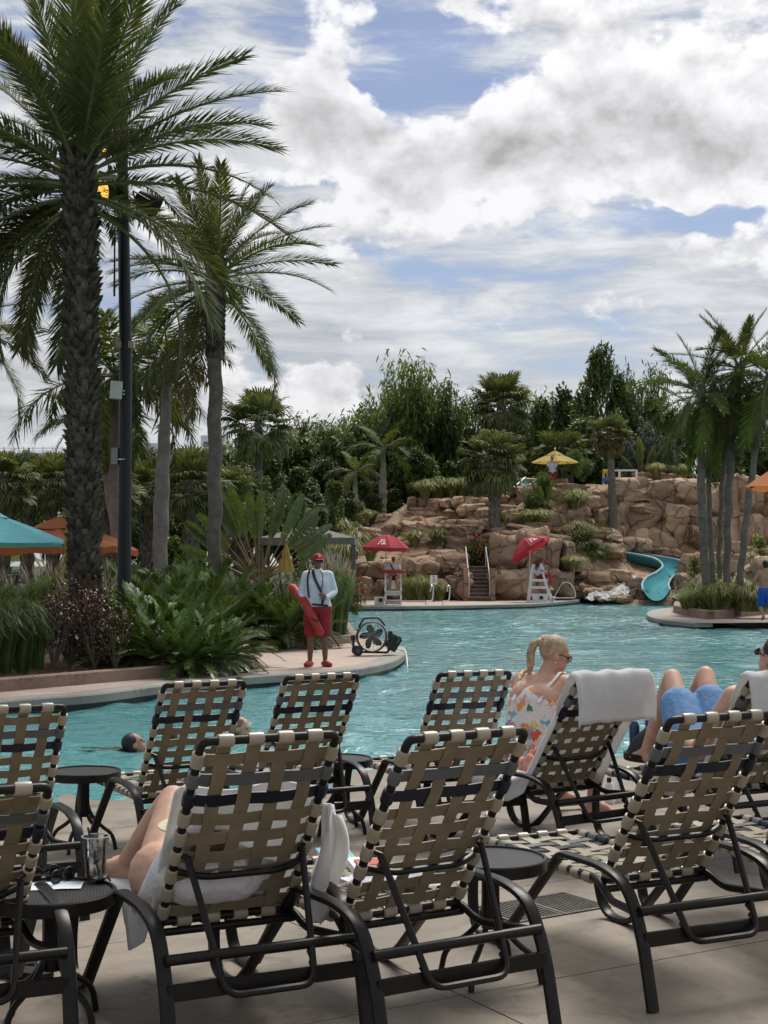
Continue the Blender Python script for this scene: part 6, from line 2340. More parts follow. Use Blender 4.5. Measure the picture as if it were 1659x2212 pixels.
def shades(label, p, rz, lens_col, w=0.062, tilt=0.0, round_=1.0, s=1.0):
    root = thing('sunglasses', label, 'sunglasses', p, rz)
    ml = mat('lens_' + str(lens_col), lens_col, 0.08, spec=0.8)
    mb = MB()
    for sx in (-1, 1):
        P = [(sx * 0.034 + 0.029 * math.cos(a), -0.004, 0.030 + 0.024 * round_ * math.sin(a)) for a in [2 * PI * k / 20 for k in range(20)]]
        mb.tube(P, 0.0035, 5, closed=True)
        mb.tube(curve([(sx * 0.063, 0, 0.04), (sx * 0.066, 0.07, 0.034), (sx * 0.055, 0.135, 0.010)], 4), 0.003, 5)
    mb.tube([(-0.008, -0.004, 0.038), (0.008, -0.004, 0.038)], 0.003, 5)
    f_ = mb.build('frame', M_BLACK, root)
    for sx in (-1, 1):
        mb = MB()
        mb.ball((sx * 0.034, -0.004, 0.030), (0.028, 0.0025, 0.023 * round_), 16, 6)
        mb.build('lens', ml, root)
    return root
shades('dark purple tinted sunglasses lying on the side table', gr(93, 1902, TZ), R(35), (0.035, 0.012, 0.022))
shades('black sunglasses on their folded arms beside the purple pair', gr(134, 1908, TZ), R(60), (0.01, 0.01, 0.012))
q = gr(213, 1908, TZ)
mb = MB()
for k in range(4):
    mb.ball((rnd.uniform(-0.025, 0.025), rnd.uniform(-0.015, 0.015), 0.010 + 0.004 * k), (0.022, 0.014, 0.009), 8, 6, rot=(0, rnd.uniform(-0.6, 0.6), rnd.uniform(0, 3)))
mb.tube(curve([(-0.04, 0, 0.006), (-0.01, -0.02, 0.012), (0.02, 0.01, 0.03), (0.045, -0.005, 0.01)], 4), 0.004, 6)
tag(mb.build('hair_clip', M_BLACK), 'small black clip lying in front of the plastic cup', 'clip').location = q
# printed sheet
def paper_mat():
    m = bpy.data.materials.new('printed_sheet')
    m.use_nodes = True
    t = NT(m.node_tree)
    bs = m.node_tree.nodes['Principled BSDF']
    tc = t.new('ShaderNodeTexCoord')
    br = t.new('ShaderNodeTexBrick')
    mp = t.new('ShaderNodeMapping')
    mp.inputs['Scale'].default_value = (40, 60, 1)
    t.l.new(tc.outputs['Object'], mp.inputs['Vector'])
    t.l.new(mp.outputs[0], br.inputs['Vector'])
    br.inputs['Scale'].default_value = 1.0
    br.inputs['Color1'].default_value = (0.62, 0.72, 0.78, 1)
    br.inputs['Color2'].default_value = (0.30, 0.38, 0.45, 1)
    br.inputs['Mortar'].default_value = (0.66, 0.75, 0.80, 1)
    br.inputs['Mortar Size'].default_value = 0.28
    t.l.new(br.outputs['Color'], bs.inputs['Base Color'])
    bs.inputs['Roughness'].default_value = 0.6
    return m
q = gr(88, 1916, TZ)
mb = MB()
mb.grid([[Vector((x, y, 0.0035 + 0.002 * math.sin(x * 20 + y * 9))) for y in (-0.06, -0.02, 0.02, 0.06)] for x in (-0.15, -0.08, 0.0, 0.08, 0.15)])
o = tag(mb.build('printed_menu', paper_mat(), loc=q, rot=(0, 0, R(6))), 'pale blue printed sheet under the sunglasses on the side table', 'paper')

# ---- things on the book chaise
def on_bed(key, px, py, z=0.402):
    w = gr(px, py, CHAISES[key].location.z + z)
    return w
def book():
    q = on_bed('C', 729, 1857, 0.425)
    root = thing('paperback_book', 'blue and yellow paperback book lying on the chaise', 'book', q, R(22))
    root.rotation_euler = (R(9), 0, R(18))
    m = bpy.data.materials.new('book_cover')
    m.use_nodes = True
    t = NT(m.node_tree)
    bs = m.node_tree.nodes['Principled BSDF']
    tc = t.new('ShaderNodeTexCoord')
    sp = t.new('ShaderNodeSeparateXYZ')
    t.l.new(tc.outputs['Object'], sp.inputs[0])
    f = t.m('ADD', t.m('MULTIPLY', sp.outputs[1], 4.6), 0.5)
    nz = t.noise(tc.outputs['Object'], 14, 4).outputs[0]
    f = t.m('ADD', f, t.m('MULTIPLY', t.m('SUBTRACT', nz, 0.5), 0.3))
    c = t.ramp(f, [(0.0, (0.16, 0.17, 0.12)), (0.12, (0.55, 0.56, 0.22)), (0.3, (0.62, 0.66, 0.35)), (0.52, (0.18, 0.46, 0.58)), (1.0, (0.22, 0.42, 0.55))])
    t.l.new(c, bs.inputs['Base Color'])
    bs.inputs['Roughness'].default_value = 0.3
    mb = MB()
    mb.box((0, 0, 0.016), (0.135, 0.205, 0.003))
    mb.build('cover', m, root, smooth=False)
    mb = MB()
    mb.box((0.002, 0, 0.0075), (0.13, 0.20, 0.0145))
    mb.build('pages', mat('paper_edge', (0.7, 0.66, 0.55), 0.9), root, smooth=False)
    wt = mat('silver_print', (0.75, 0.78, 0.74), 0.4)
    link('lettering', text_mesh('Jeffrey', 0.032, wt), root, (0.012, 0.074, 0.0182))
    link('lettering', text_mesh('Archer', 0.042, wt), root, (0.006, 0.034, 0.0182))
    for y, w in ((0.002, 0.06), (-0.014, 0.08), (-0.028, 0.06)):
        mb = MB()
        for k in range(6):
            mb.box((-w / 2 + w * (k + 0.5) / 6, y, 0.0183), (w / 9, 0.007, 0.0008), rot=(0, 0, 0.4))
        mb.build('lettering', wt, root, smooth=False)
book()
def lump(name, label, cat, p, size, mt, seed, rz=0.0, n=18, fold=0.25, sharp=180):
    """crumpled cloth heap"""
    rows = []
    for i in range(n + 1):
        row = []
        for j in range(n + 1):
            u, v = i / n * 2 - 1, j / n * 2 - 1
            d = max(abs(u), abs(v)) * 0.5 + math.hypot(u, v) * 0.5
            h = max(0.0, 1 - d ** 2.2)
            f = mnoise.noise(Vector((u * 2.1 + seed, v * 2.1, 0))) * fold + mnoise.noise(Vector((u * 5 + seed, v * 4, 3))) * fold * 0.6
            w = 1 + 0.16 * mnoise.noise(Vector((u * 1.5, v * 1.5, seed)))
            row.append(Vector((u * size[0] / 2 * w, v * size[1] / 2 * w, max(0.003, size[2] * (h ** 0.6) * (1 + f * 2.2) * 0.8))))
        rows.append(row)
    mb = MB()
    mb.grid(rows)
    o = mb.build(name, mt, loc=p, rot=(0, 0, rz), angle=sharp)
    return tag(o, label, cat)
M_LEOP = bpy.data.materials.new('spotted_cloth')
M_LEOP.use_nodes = True
t_ = NT(M_LEOP.node_tree)
vo_ = t_.new('ShaderNodeTexVoronoi')
tc_ = t_.new('ShaderNodeTexCoord')
t_.l.new(tc_.outputs['Object'], vo_.inputs['Vector'])
vo_.inputs['Scale'].default_value = 28
t_.l.new(t_.ramp(vo_.outputs['Distance'], [(0.28, (0.02, 0.012, 0.01)), (0.5, (0.30, 0.15, 0.085))]), M_LEOP.node_tree.nodes['Principled BSDF'].inputs['Base Color'])
lump('spotted_scarf', 'brown spotted cloth behind the paperback book', 'scarf', on_bed('C', 722, 1842), (0.13, 0.10, 0.05), M_LEOP, 3)
M_SNACK = mat('orange_snack_print', (0.62, 0.12, 0.03), 0.35, var=0.3, vscale=9, col2=(0.55, 0.02, 0.03))
q = on_bed('C', 795, 1880, 0.41)
sn = thing('snack_packet', 'white packet with an orange and red print on the book chaise', 'packet', q, R(20))
mb = MB()
mb.box((0, 0, 0.02), (0.15, 0.11, 0.03), rot=(0.2, 0, 0))
mb.build('body', M_WHITE, sn, smooth=False)
mb = MB()
mb.box((0, -0.015, 0.036), (0.11, 0.06, 0.006), rot=(0.2, 0, 0))
mb.build('print', M_SNACK, sn, smooth=False)
M_LILAC = mat('pale_lilac_cloth', (0.66, 0.68, 0.78), 0.9, var=0.08, bump=0.3, bscale=90)
lump('white_shirt', 'crumpled pale lilac shirt lying on the book chaise', 'shirt', on_bed('C', 850, 1905), (0.34, 0.26, 0.075), M_LILAC, 9, R(20))
lump('white_bag', 'small white cloth bag near the foot of the book chaise', 'bag', on_bed('C', 905, 1893), (0.15, 0.12, 0.05), M_TOWEL, 12)

# ---- towels
def drape(name, label, key, recline, prof, halfw, seed, mt=M_TOWEL, skew=0.0, droop_l=0.1, droop_r=0.1, wl=0.0, wr=0.0):
    """towel over the back of a chaise; prof = list of (distance along, which) resolved to (y, z) chaise coordinates"""
    line = resample([Vector((0, y, z)) for (y, z) in prof], 0.025)
    rows = []
    n = 30
    L = len(line)
    for i, p in enumerate(line):
        s = i / (L - 1)
        row = []
        for j in range(n + 1):
            u = j / n * 2 - 1
            x = u * halfw + skew * s
            z = p.z
            y = p.y
            over_l, over_r = max(0, -x - W_BACK / 2), max(0, x - W_BACK / 2)
            o = over_l + over_r
            xx = max(-W_BACK / 2 - 0.012, min(W_BACK / 2 + 0.012, x)) + (0.45 if over_r else -0.45) * o * (0.5 if o else 0)
            z -= o * (0.85 if s > 0.34 else 0.15)
            w = 0.005 * math.sin(x * 38 + s * 7 + seed) + 0.010 * mnoise.noise(Vector((x * 9, s * 3, seed))) + 0.004 * mnoise.noise(Vector((x * 22, s * 5, seed)))
            row.append(Vector((xx, y - abs(w) * 0.6, z + w * 0.8 + 0.004)))
        rows.append(row)
    mb = MB()
    mb.grid(rows)
    o = mb.build(name, mt, angle=180)
    sol = o.modifiers.new('thickness', 'SOLIDIFY')
    sol.thickness = 0.006
    sol.offset = 1
    o.matrix_world = cmat(key)
    return tag(o, label, 'towel')
def back_pts(recline, d_hang, seat_end, out=0.03):
    ca, sa = math.cos(R(recline)), math.sin(R(recline))
    O = Vector((0, HINGE_Y, HINGE_Z))
    D = Vector((0, -ca, sa))
    N = Vector((0, sa, ca))
    top = O + D * (L_BACK + 0.018)
    P = []
    a = top - N * 0.045
    P.append((a.y, a.z - d_hang))
    P.append((a.y - 0.008, a.z - d_hang * 0.5))
    P.append((a.y, a.z - 0.02))
    for k in range(5):
        th = PI * k / 4
        q = top + D * 0.022 * math.sin(th) + N * (-0.035 * math.cos(th))
        P.append((q.y, q.z))
    for t in (0.85, 0.6, 0.35, 0.12):
        q = O + D * (L_BACK * t) + N * out
        P.append((q.y, q.z))
    P.append((HINGE_Y + 0.12, 0.42))
    P.append((seat_end, 0.42))
    return P
drape('beach_towel', 'white towel thrown over the back of the chaise beside the blonde woman', 'J', 54, back_pts(54, 0.24, 0.95), 0.40, 1, skew=0.0)
drape('beach_towel', 'white towel over the chaise back under the head of the man in blue shorts', 'K', 54, back_pts(54, 0.20, 0.75), 0.36, 5)
# towel under the woman: over the seat, one corner hanging at the left, and a fold hanging over the right arm
def sheet(name, label, P, mt=M_TOWEL, cat='towel', th=0.008):
    mb = MB()
    mb.grid(P)
    o = mb.build(name, mt, angle=180)
    s = o.modifiers.new('thickness', 'SOLIDIFY')
    s.thickness = th
    return tag(o, label, cat)
ca, sa = math.cos(R(56)), math.sin(R(56))
P = []
for i in range(41):
    s = i / 40
    row = []
    for j in range(31):
        u = j / 30 * 2 - 1
        if s < 0.42:
            d = L_BACK * (0.70 - 1.57 * s)
            y, z = HINGE_Y - ca * d + sa * 0.045, HINGE_Z + sa * d + ca * 0.045
        else:
            y, z = HINGE_Y + 0.08 + (s - 0.42) * 1.45, 0.425
        x = u * 0.30 + (-0.06 * max(0, 1 - abs(s - 0.5) / 0.09) if u < -0.8 else 0)
        o = max(0, abs(x) - 0.265)
        hang = o * (1.0 if s > 0.38 else 0.5)
        x = math.copysign(min(abs(x), 0.265) + o * 0.45, x)
        w = 0.016 * math.sin(x * 20 + s * 9) + 0.02 * mnoise.noise(Vector((x * 5, s * 6, 2)))
        row.append(loc('B', x, y + w * 0.3, z + w * 0.8 - hang - (0.06 * max(0, -u - 0.6) * 2.5 if 0.4 < s < 0.62 else 0)))
    P.append(row)
sheet('beach_towel', 'white towel spread under the reclining woman with bare knees', P)
P = []
for i in range(31):
    s = i / 30
    row = []
    for j in range(17):
        u = j / 16
        x = 0.262 + 0.115 * u + 0.03 * math.sin(s * 5) * u + 0.02 * s
        y = 0.16 + 0.24 * u * 0.6 + 0.14 * s + 0.035 * math.sin(u * 11 + 1.5)
        z = 0.80 - 0.07 * u * u - s * (0.38 + 0.06 * math.sin(u * 7)) + 0.02 * mnoise.noise(Vector((u * 4, s * 5, 1)))
        row.append(loc('B', x + 0.022 * math.sin(u * 13 + s * 3), y, z))
    P.append(row)
sheet('draped_towel', 'white cloth hanging in folds over the right side of the reclining woman', P)
M_CORAL = mat('coral_towel', (0.62, 0.20, 0.12), 0.9, var=0.25, vscale=14, col2=(0.75, 0.42, 0.32), bump=0.4, bscale=120)
lump('coral_towel', 'crumpled coral towel on the seat of the towel-draped chaise', 'towel', loc('J', 0.12, 0.80, 0.42), (0.26, 0.34, 0.13), M_CORAL, 5, R(25), fold=0.35)

# ---- table between the towel chaise and the man
TZ2 = TK.location.z + 0.476
def tumbler(p, label):
    root = thing('tumbler', label, 'cup', p)
    mb = MB()
    mb.lathe([(0.036, 0), (0.048, 0.17), (0.05, 0.175)], 20)
    c = mb.build('body', mat('navy_tumbler', (0.015, 0.05, 0.12), 0.35, var=0.1), root)
    mb = MB()
    mb.lathe([(0.053, 0.17), (0.054, 0.20), (0.046, 0.212)], 20)
    mb.build('lid', mat('royal_blue_lid', (0.015, 0.045, 0.36), 0.35), root)
    for s in (-1, 1):
        mb = MB()
        mb.tube(curve([(s * 0.012 - 0.03, -0.048, 0.09), (s * 0.012 - 0.015, -0.050, 0.13), (s * 0.012 + 0.004, -0.050, 0.142), (s * 0.012 + 0.012, -0.05, 0.125), (s * 0.012 + 0.004, -0.05, 0.118)], 4), 0.0045, 6)
        mb.build('wave_print', mat('aqua_print', (0.16, 0.42, 0.48), 0.5), root)
tb = Vector((1.775, 9.42, TZ2))
tumbler(Vector((tb.x + 0.01, tb.y + 0.05, TZ2)), 'navy tumbler with aqua waves and a royal blue lid behind the bag')
mb = MB()
mb.lathe([(0.03, 0), (0.035, 0.12), (0.034, 0.17), (0.02, 0.20)], 16)
tag(mb.build('water_bottle', mat('blue_bottle', (0.02, 0.06, 0.16), 0.3), loc=(tb.x - 0.11, tb.y + 0.07, TZ2)), 'blue bottle beside the navy tumbler', 'bottle')
bag = thing('navy_bag', 'slumped navy bag with a tan straw edge on the side table', 'bag', (tb.x - 0.01, tb.y - 0.07, TZ2))
rows = []
for i in range(25):
    a = 2 * PI * i / 24
    row = []
    for k in range(11):
        t = k / 10
        r_ = (0.155 * math.cos(t * PI / 2) ** 0.6 + 0.004) * (1 + 0.12 * math.sin(3 * a + 2 * t) + 0.05 * math.sin(7 * a))
        row.append(Vector((r_ * math.cos(a) * 1.0 + 0.04 * t, r_ * math.sin(a) * 0.75, 0.185 * math.sin(t * PI / 2) * (1 + 0.12 * math.sin(2 * a)))))
    rows.append(row)
mb = MB()
mb.grid(rows)
mb.build('body', mat('navy_nylon', (0.012, 0.017, 0.032), 0.5, var=0.3, vscale=12, bump=0.5, bscale=18, bdist=0.02), bag, angle=180)
mb = MB()
mb.tube(curve([(0.02, -0.03, 0.19), (0.09, -0.07, 0.155), (0.14, -0.08, 0.08), (0.165, -0.07, 0.0)], 5), 0.014, 8)
mb.build('straw_edge', mat('straw_tan', (0.42, 0.33, 0.20), 0.8), bag)
# ---- things standing on the deck
def on_deck(px, py):
    q = gr(px, py, -0.06)
    for k in range(4):
        q = gr(px, py, deck_z(q.dot(E2)))
    return q
for k, (x, y, lb) in enumerate(((1316, 1736, 'white lotion bottle with an orange label on the deck under the chaise'), (1338, 1732, 'white lotion bottle half behind the other one under the chaise'))):
    q = on_deck(x, y)
    root = thing('lotion_bottle', lb, 'bottle', q)
    mb = MB()
    mb.lathe([(0.032, 0), (0.034, 0.01), (0.034, 0.13), (0.02, 0.155)], 16)
    mb.build('body', M_WHITE, root)
    mb = MB()
    mb.lathe([(0.0345, 0.04), (0.0345, 0.09)], 16, cap=False)
    mb.build('label', mat('orange_label', (0.55, 0.22, 0.12), 0.5), root)
    mb = MB()
    mb.lathe([(0.017, 0.155), (0.017, 0.19)], 12)
    mb.build('cap', M_BLACK, root)
def sandal(px, py, rz, label, mt=M_BLACK, s=1.0):
    q = on_deck(px, py)
    root = thing('sandal', label, 'sandal', q, rz)
    P = [(0.045, -0.12), (0.05, 0.0), (0.055, 0.08), (0.035, 0.135), (-0.02, 0.14), (-0.05, 0.09), (-0.042, 0.0), (-0.04, -0.12), (0.0, -0.14)]
    mb = MB()
    n = len(P)
    mb.add([(x * s, y * s, 0.0) for x, y in P] + [(x * s, y * s, 0.03 * s) for x, y in P], [tuple(range(n, 2 * n)), tuple(reversed(range(n)))] + [(i, (i + 1) % n, n + (i + 1) % n, n + i) for i in range(n)])
    mb.build('sole', mt, root, smooth=False)
    mb = MB()
    rows = []
    for y in (0.02, 0.06, 0.10):
        rows.append([Vector((0.056 * s * math.cos(a), y * s + 0.01 * math.sin(a), 0.028 * s + 0.045 * s * math.sin(a))) for a in [PI * k / 8 for k in range(9)]])
    mb.grid(rows)
    mb.build('strap', mt, root)
    mb = MB()
    mb.box((0.02 * s, 0.06 * s, 0.072 * s), (0.03, 0.03, 0.008), rot=(0, 0.4, 0))
    mb.build('buckle', M_STEEL, root, smooth=False)
sandal(1155, 1724, R(20), 'black buckled sandal lying outermost near the blonde woman')
sandal(1180, 1728, R(-10), 'black buckled sandal lying closest to the blonde woman')
sandal(48, 2110, R(75), 'black sandal lying flat under the chaise by the frame edge')
sandal(20, 2085, R(60), 'black sandal tipped behind the other one under the edge chaise')
# ------------------------------------------------------------------ people
def V(*a):
    return Vector(a)
def blob_mesh(name, chains, ells, mt, voxel=0.012, smooth=4):
    """one continuous surface grown over tapered limbs and ellipsoids"""
    mb = MB()
    for ch in chains:
        for i, (p, r) in enumerate(ch):
            mb.ball(p, r, 12, 8)
            if i:
                mb.cone(ch[i - 1][0], p, ch[i - 1][1], r, 12)
    for e in ells:
        mb.ball(e[0], e[1], 16, 10, rot=e[2] if len(e) > 2 else None)
    o = mb.build('tmp', mt)
    m = o.modifiers.new('r', 'REMESH')
    m.mode = 'VOXEL'
    m.voxel_size = voxel
    s = o.modifiers.new('s', 'SMOOTH')
    s.factor = 0.5
    s.iterations = smooth
    dg = bpy.context.evaluated_depsgraph_get()
    me = bpy.data.meshes.new_from_object(o.evaluated_get(dg))
    old = o.data
    bpy.data.objects.remove(o)
    bpy.data.meshes.remove(old)
    me.name = name
    me.polygons.foreach_set('use_smooth', [True] * len(me.polygons))
    me.materials.clear()
    me.materials.append(mt)
    return me
def frame(fwd, up=(0, 0, 1)):
    f = Vector(fwd).normalized()
    r = f.cross(Vector(up)).normalized()
    u = r.cross(f).normalized()
    return r, f, u
def hand(w, d, n, curl, side, s=1.0):
    """palm and five fingers; d = pointing direction, n = back of the hand, side = thumb direction"""
    d, n = Vector(d).normalized(), Vector(n)
    n = (n - d * n.dot(d)).normalized()
    x = d.cross(n) * side
    ch = [[(w, 0.024 * s), (w + d * 0.03 * s + x * 0.018 * s, 0.020 * s), (w + d * 0.085 * s + x * 0.028 * s, 0.014 * s)],
          [(w, 0.024 * s), (w + d * 0.03 * s - x * 0.016 * s, 0.020 * s), (w + d * 0.08 * s - x * 0.024 * s, 0.014 * s)], [(w, 0.024 * s), (w + d * 0.085 * s, 0.015 * s)]]
    for k, (o, L) in enumerate(((0.030, 0.070), (0.010, 0.080), (-0.010, 0.074), (-0.029, 0.058))):
        p0 = w + d * 0.083 * s + x * o * s
        a1, a2 = curl * 0.7, curl * 1.6
        p1 = p0 + (d * math.cos(a1) - n * math.sin(a1)) * L * 0.55 * s
        p2 = p1 + (d * math.cos(a2) - n * math.sin(a2)) * L * 0.5 * s
        ch.append([(p0, 0.0105 * s), (p1, 0.0095 * s), (p2, 0.0075 * s)])
    t0 = w + d * 0.022 * s + x * 0.026 * s
    t1 = t0 + (d * 0.6 + x * 0.7 - n * 0.3 * curl).normalized() * 0.042 * s
    t2 = t1 + (d * 0.9 + x * 0.15 - n * 0.6 * curl).normalized() * 0.034 * s
    ch.append([(t0, 0.014 * s), (t1, 0.0115 * s), (t2, 0.0085 * s)])
    return ch
def stand_pose(h=1.78, lean=0.0):
    k = h / 1.78
    J = dict(hipR=V(0.095, 0, 0.92), hipL=V(-0.095, 0, 0.92), knR=V(0.11, 0.03, 0.50), knL=V(-0.11, 0.03, 0.50), anR=V(0.12, -0.01, 0.085), anL=V(-0.12, -0.01, 0.085),
             toR=V(0.15, 0.17, 0.03), toL=V(-0.15, 0.17, 0.03), waist=V(0, 0.0, 1.10), chest=V(0, 0.01, 1.30), shR=V(0.185, -0.01, 1.445), shL=V(-0.185, -0.01, 1.445), neck=V(0, 0.0, 1.50), head=V(0, 0.03, 1.665),
             elR=V(0.25, -0.03, 1.16), elL=V(-0.25, -0.03, 1.16), wrR=V(0.25, 0.06, 0.91), wrL=V(-0.25, 0.06, 0.91))
    for q in J:
        J[q] = J[q] * k
    J['face'] = V(0, 1, 0)
    J['fup'] = V(0, 0, 1)
    return J
def torso(J, g=0.0, fem=False, low=True):
    sd = (J['shR'] - J['shL']).normalized()
    sw = (J['shR'] - J['shL']).length
    hs = (J['hipR'] - J['hipL']).normalized()
    pel = (J['hipR'] + J['hipL']) / 2
    wR, wL = J['waist'] + sd * sw * 0.20, J['waist'] - sd * sw * 0.20
    cR, cL = J['chest'] + sd * sw * 0.24, J['chest'] - sd * sw * 0.24
    rw = (0.088 if fem else 0.098) + g
    rc = 0.112 + g
    rh = (0.118 if fem else 0.108) + g
    sR, sL = J['shR'] - sd * 0.03, J['shL'] + sd * 0.03
    ch = [[(sL, 0.058 + g), (sR, 0.058 + g)], [(cL, rc), (cR, rc)], [(wL, rw), (wR, rw)], [(wL, rw), (cL, rc), (sL, 0.062 + g)], [(wR, rw), (cR, rc), (sR, 0.062 + g)], [(J['waist'], rw), (J['chest'], rc), (J['neck'], 0.06 + g)]]
    if low:
        ch += [[(J['hipL'], rh), (J['hipR'], rh)], [(J['hipL'], rh), (wL, rw)], [(J['hipR'], rh), (wR, rw)], [(pel, rh), (J['waist'], rw)]]
    return ch
def arm(J, s, g=0.0, t0=0.0, t1=2.0):
    """s = 'R' or 'L'; t from 0 (shoulder) over 1 (elbow) to 2 (wrist)"""
    P = [(J['sh' + s], 0.055 + g), (J['sh' + s].lerp(J['el' + s], 0.5), 0.048 + g), (J['el' + s], 0.040 + g), (J['el' + s].lerp(J['wr' + s], 0.3), 0.041 + g), (J['wr' + s], 0.027 + g)]
    T = [0, 0.5, 1.0, 1.3, 2.0]
    out = []
    for k in range(13):
        t = lerp(t0, t1, k / 12)
        i = max(j for j in range(5) if T[j] <= t + 1e-6)
        i = min(i, 3)
        f = (t - T[i]) / (T[i + 1] - T[i])
        out.append((P[i][0].lerp(P[i + 1][0], f), lerp(P[i][1], P[i + 1][1], f)))
    return [out]
def leg(J, s, g=0.0, t1=2.0, flare=0.0, t0=0.0):
    P = [(J['hip' + s], 0.098 + g), (J['hip' + s].lerp(J['kn' + s], 0.5), 0.080 + g), (J['kn' + s], 0.058 + g), (J['kn' + s].lerp(J['an' + s], 0.32), 0.059 + g), (J['an' + s], 0.036 + g)]
    T = [0, 0.5, 1.0, 1.32, 2.0]
    out = []
    for k in range(13):
        t = lerp(t0, t1, k / 12)
        i = min(3, max(j for j in range(5) if T[j] <= t + 1e-6))
        f = (t - T[i]) / (T[i + 1] - T[i])
        out.append((P[i][0].lerp(P[i + 1][0], f), lerp(P[i][1], P[i + 1][1], f) + flare * t))
    return [out]
def foot(J, s, bare=True):
    a, t = J['an' + s], J['to' + s]
    d = (t - a)
    dn = Vector((d.x, d.y, 0)).normalized() if Vector((d.x, d.y, 0)).length > 0.02 else d.normalized()
    heel = a - dn * 0.035 + Vector((0, 0, -0.045)) if abs(d.z) < 0.13 else a - d.normalized() * 0.03
    ball = a.lerp(t, 0.72)
    side = Vector((-dn.y, dn.x, 0))
    ch = [[(a, 0.037), (heel, 0.034)], [(a, 0.038), (ball, 0.032)], [(heel, 0.032), (ball, 0.028)]]
    for k in range(5):
        o = side * (k - 2) * 0.016
        ch.append([(ball + o, 0.019), (t + o - dn * abs(k - 1.5) * 0.008, 0.0105)])
    return ch
def head_parts(J, s=1.0, neck=True):
    c = J['head']
    r, f, u = frame(J['face'], J['fup'])
    M = Matrix((r, f, u)).transposed()
    E = [(c + u * 0.022 * s - f * 0.008 * s, (0.076 * s, 0.095 * s, 0.096 * s), M), (c + f * 0.028 * s - u * 0.050 * s, (0.058 * s, 0.062 * s, 0.066 * s), M), (c + f * 0.092 * s - u * 0.014 * s, (0.012 * s, 0.020 * s, 0.022 * s), M),
         (c + f * 0.066 * s - u * 0.098 * s, (0.026 * s, 0.024 * s, 0.022 * s), M), (c + f * 0.082 * s - u * 0.060 * s, (0.024 * s, 0.014 * s, 0.012 * s), M), (c + f * 0.078 * s + u * 0.022 * s, (0.048 * s, 0.014 * s, 0.014 * s), M)]
    for q in (-1, 1):
        E.append((c + r * q * 0.077 * s - u * 0.01 * s - f * 0.006 * s, (0.012 * s, 0.021 * s, 0.032 * s), M))
    ch = [[(J['neck'], 0.058), (c - u * 0.07 * s - f * 0.012 * s, 0.050 * s)]] if neck else []
    return ch, E, (r, f, u, M)
def eyes(root, J, s=1.0):
    c = J['head']
    r, f, u = frame(J['face'], J['fup'])
    for q in (-1, 1):
        mb = MB()
        mb.ball(c + f * 0.083 * s + r * q * 0.031 * s + u * 0.004 * s, (0.012 * s, 0.010 * s, 0.007 * s), 8, 6)
        mb.build('eye', mat('dark_eye', (0.02, 0.015, 0.012), 0.25), root)
def person(label, p, rz, J, mt, voxel=0.012, hands=(0.5, 0.5), fem=False, group=None, feet=True, legs=True, eye=True, hs=1.0, arms=True, head=True):
    root = thing('person', label, 'person', p, rz, group)
    ch = torso(J, 0.0, fem)
    ells = []
    fr = None
    if arms:
        for s, sg in (('R', 1), ('L', -1)):
            ch += arm(J, s)
            d = J.get('hd' + s, J['wr' + s] - J['el' + s])
            n = J.get('hn' + s, Vector((0.9 * sg, 0.1, 0.1)))
            ch += hand(J['wr' + s], d, n, hands[0 if s == 'R' else 1], J.get('hs' + s, sg))
    if legs:
        for s in 'RL':
            ch += leg(J, s)
            if feet:
                ch += foot(J, s)
    if head:
        c2, ells, fr = head_parts(J, hs)
        ch += c2
    link('body', blob_mesh('body', ch, ells, mt, voxel), root)
    if eye and head:
        eyes(root, J, hs)
    return root, fr
def wear(root, name, chains, ells, mt, voxel=0.012, smooth=3):
    return link(name, blob_mesh(name, chains, ells, mt, voxel, smooth), root)
def hair_cap(root, J, mt, s=1.0, nape=True, low=0.0, voxel=0.009, extra=None):
    c = J['head']
    r, f, u = frame(J['face'], J['fup'])
    M = Matrix((r, f, u)).transposed()
    E = [(c + u * 0.036 * s - f * 0.022 * s, (0.083 * s, 0.094 * s, 0.092 * s), M), (c - u * (0.02 + low) * s - f * 0.042 * s, (0.079 * s, 0.066 * s, 0.075 * s), M)]
    if not nape:
        E[1] = (c + u * 0.015 * s - f * 0.045 * s, (0.076 * s, 0.058 * s, 0.070 * s), M)
    return wear(root, 'hair', extra or [], E, mt, voxel)
def ball_cap(root, J, mt, s=1.0, badge=True):
    c = J['head']
    r, f, u = frame(J['face'], J['fup'])
    M = Matrix((r, f, u)).transposed()
    mb = MB()
    n, m = 20, 7
    rows = []
    for i in range(n + 1):
        a = 2 * PI * i / n
        rows.append([c + M @ Vector((0.086 * s * math.cos(a) * math.cos(t), 0.104 * s * math.sin(a) * math.cos(t), 0.040 * s + 0.088 * s * math.sin(t))) for t in [PI / 2 * k / m for k in range(m + 1)]])
    mb.grid(rows)
    o = mb.build('cap', mt, root, angle=60)
    mb = MB()
    rows = []
    for k in range(9):
        a = PI * (0.12 + 0.76 * k / 8)
        e = Vector((0.088 * s * math.cos(a), 0.104 * s * math.sin(a), 0.043 * s))
        g = Vector((0.086 * s * math.cos(a), (0.104 + 0.075 * math.sin(a)) * s * math.sin(a) + 0.045 * s * math.sin(a), 0.034 * s - 0.010 * s * abs(math.cos(a))))
        rows.append([c + M @ e, c + M @ g, c + M @ (g + Vector((0, 0, -0.005))), c + M @ (e + Vector((0, 0, -0.005)))])
    mb.grid(rows)
    mb.build('visor', mt, o)
    if badge:
        mb = MB()
        q = c + M @ Vector((0, 0.101 * s, 0.083 * s))
        mb.box(q, (0.040 * s, 0.012, 0.014 * s), rot=M)
        mb.box(q, (0.014 * s, 0.0118, 0.040 * s), rot=M)
        mb.build('white_cross', M_WHITE, o, smooth=False)
    return o
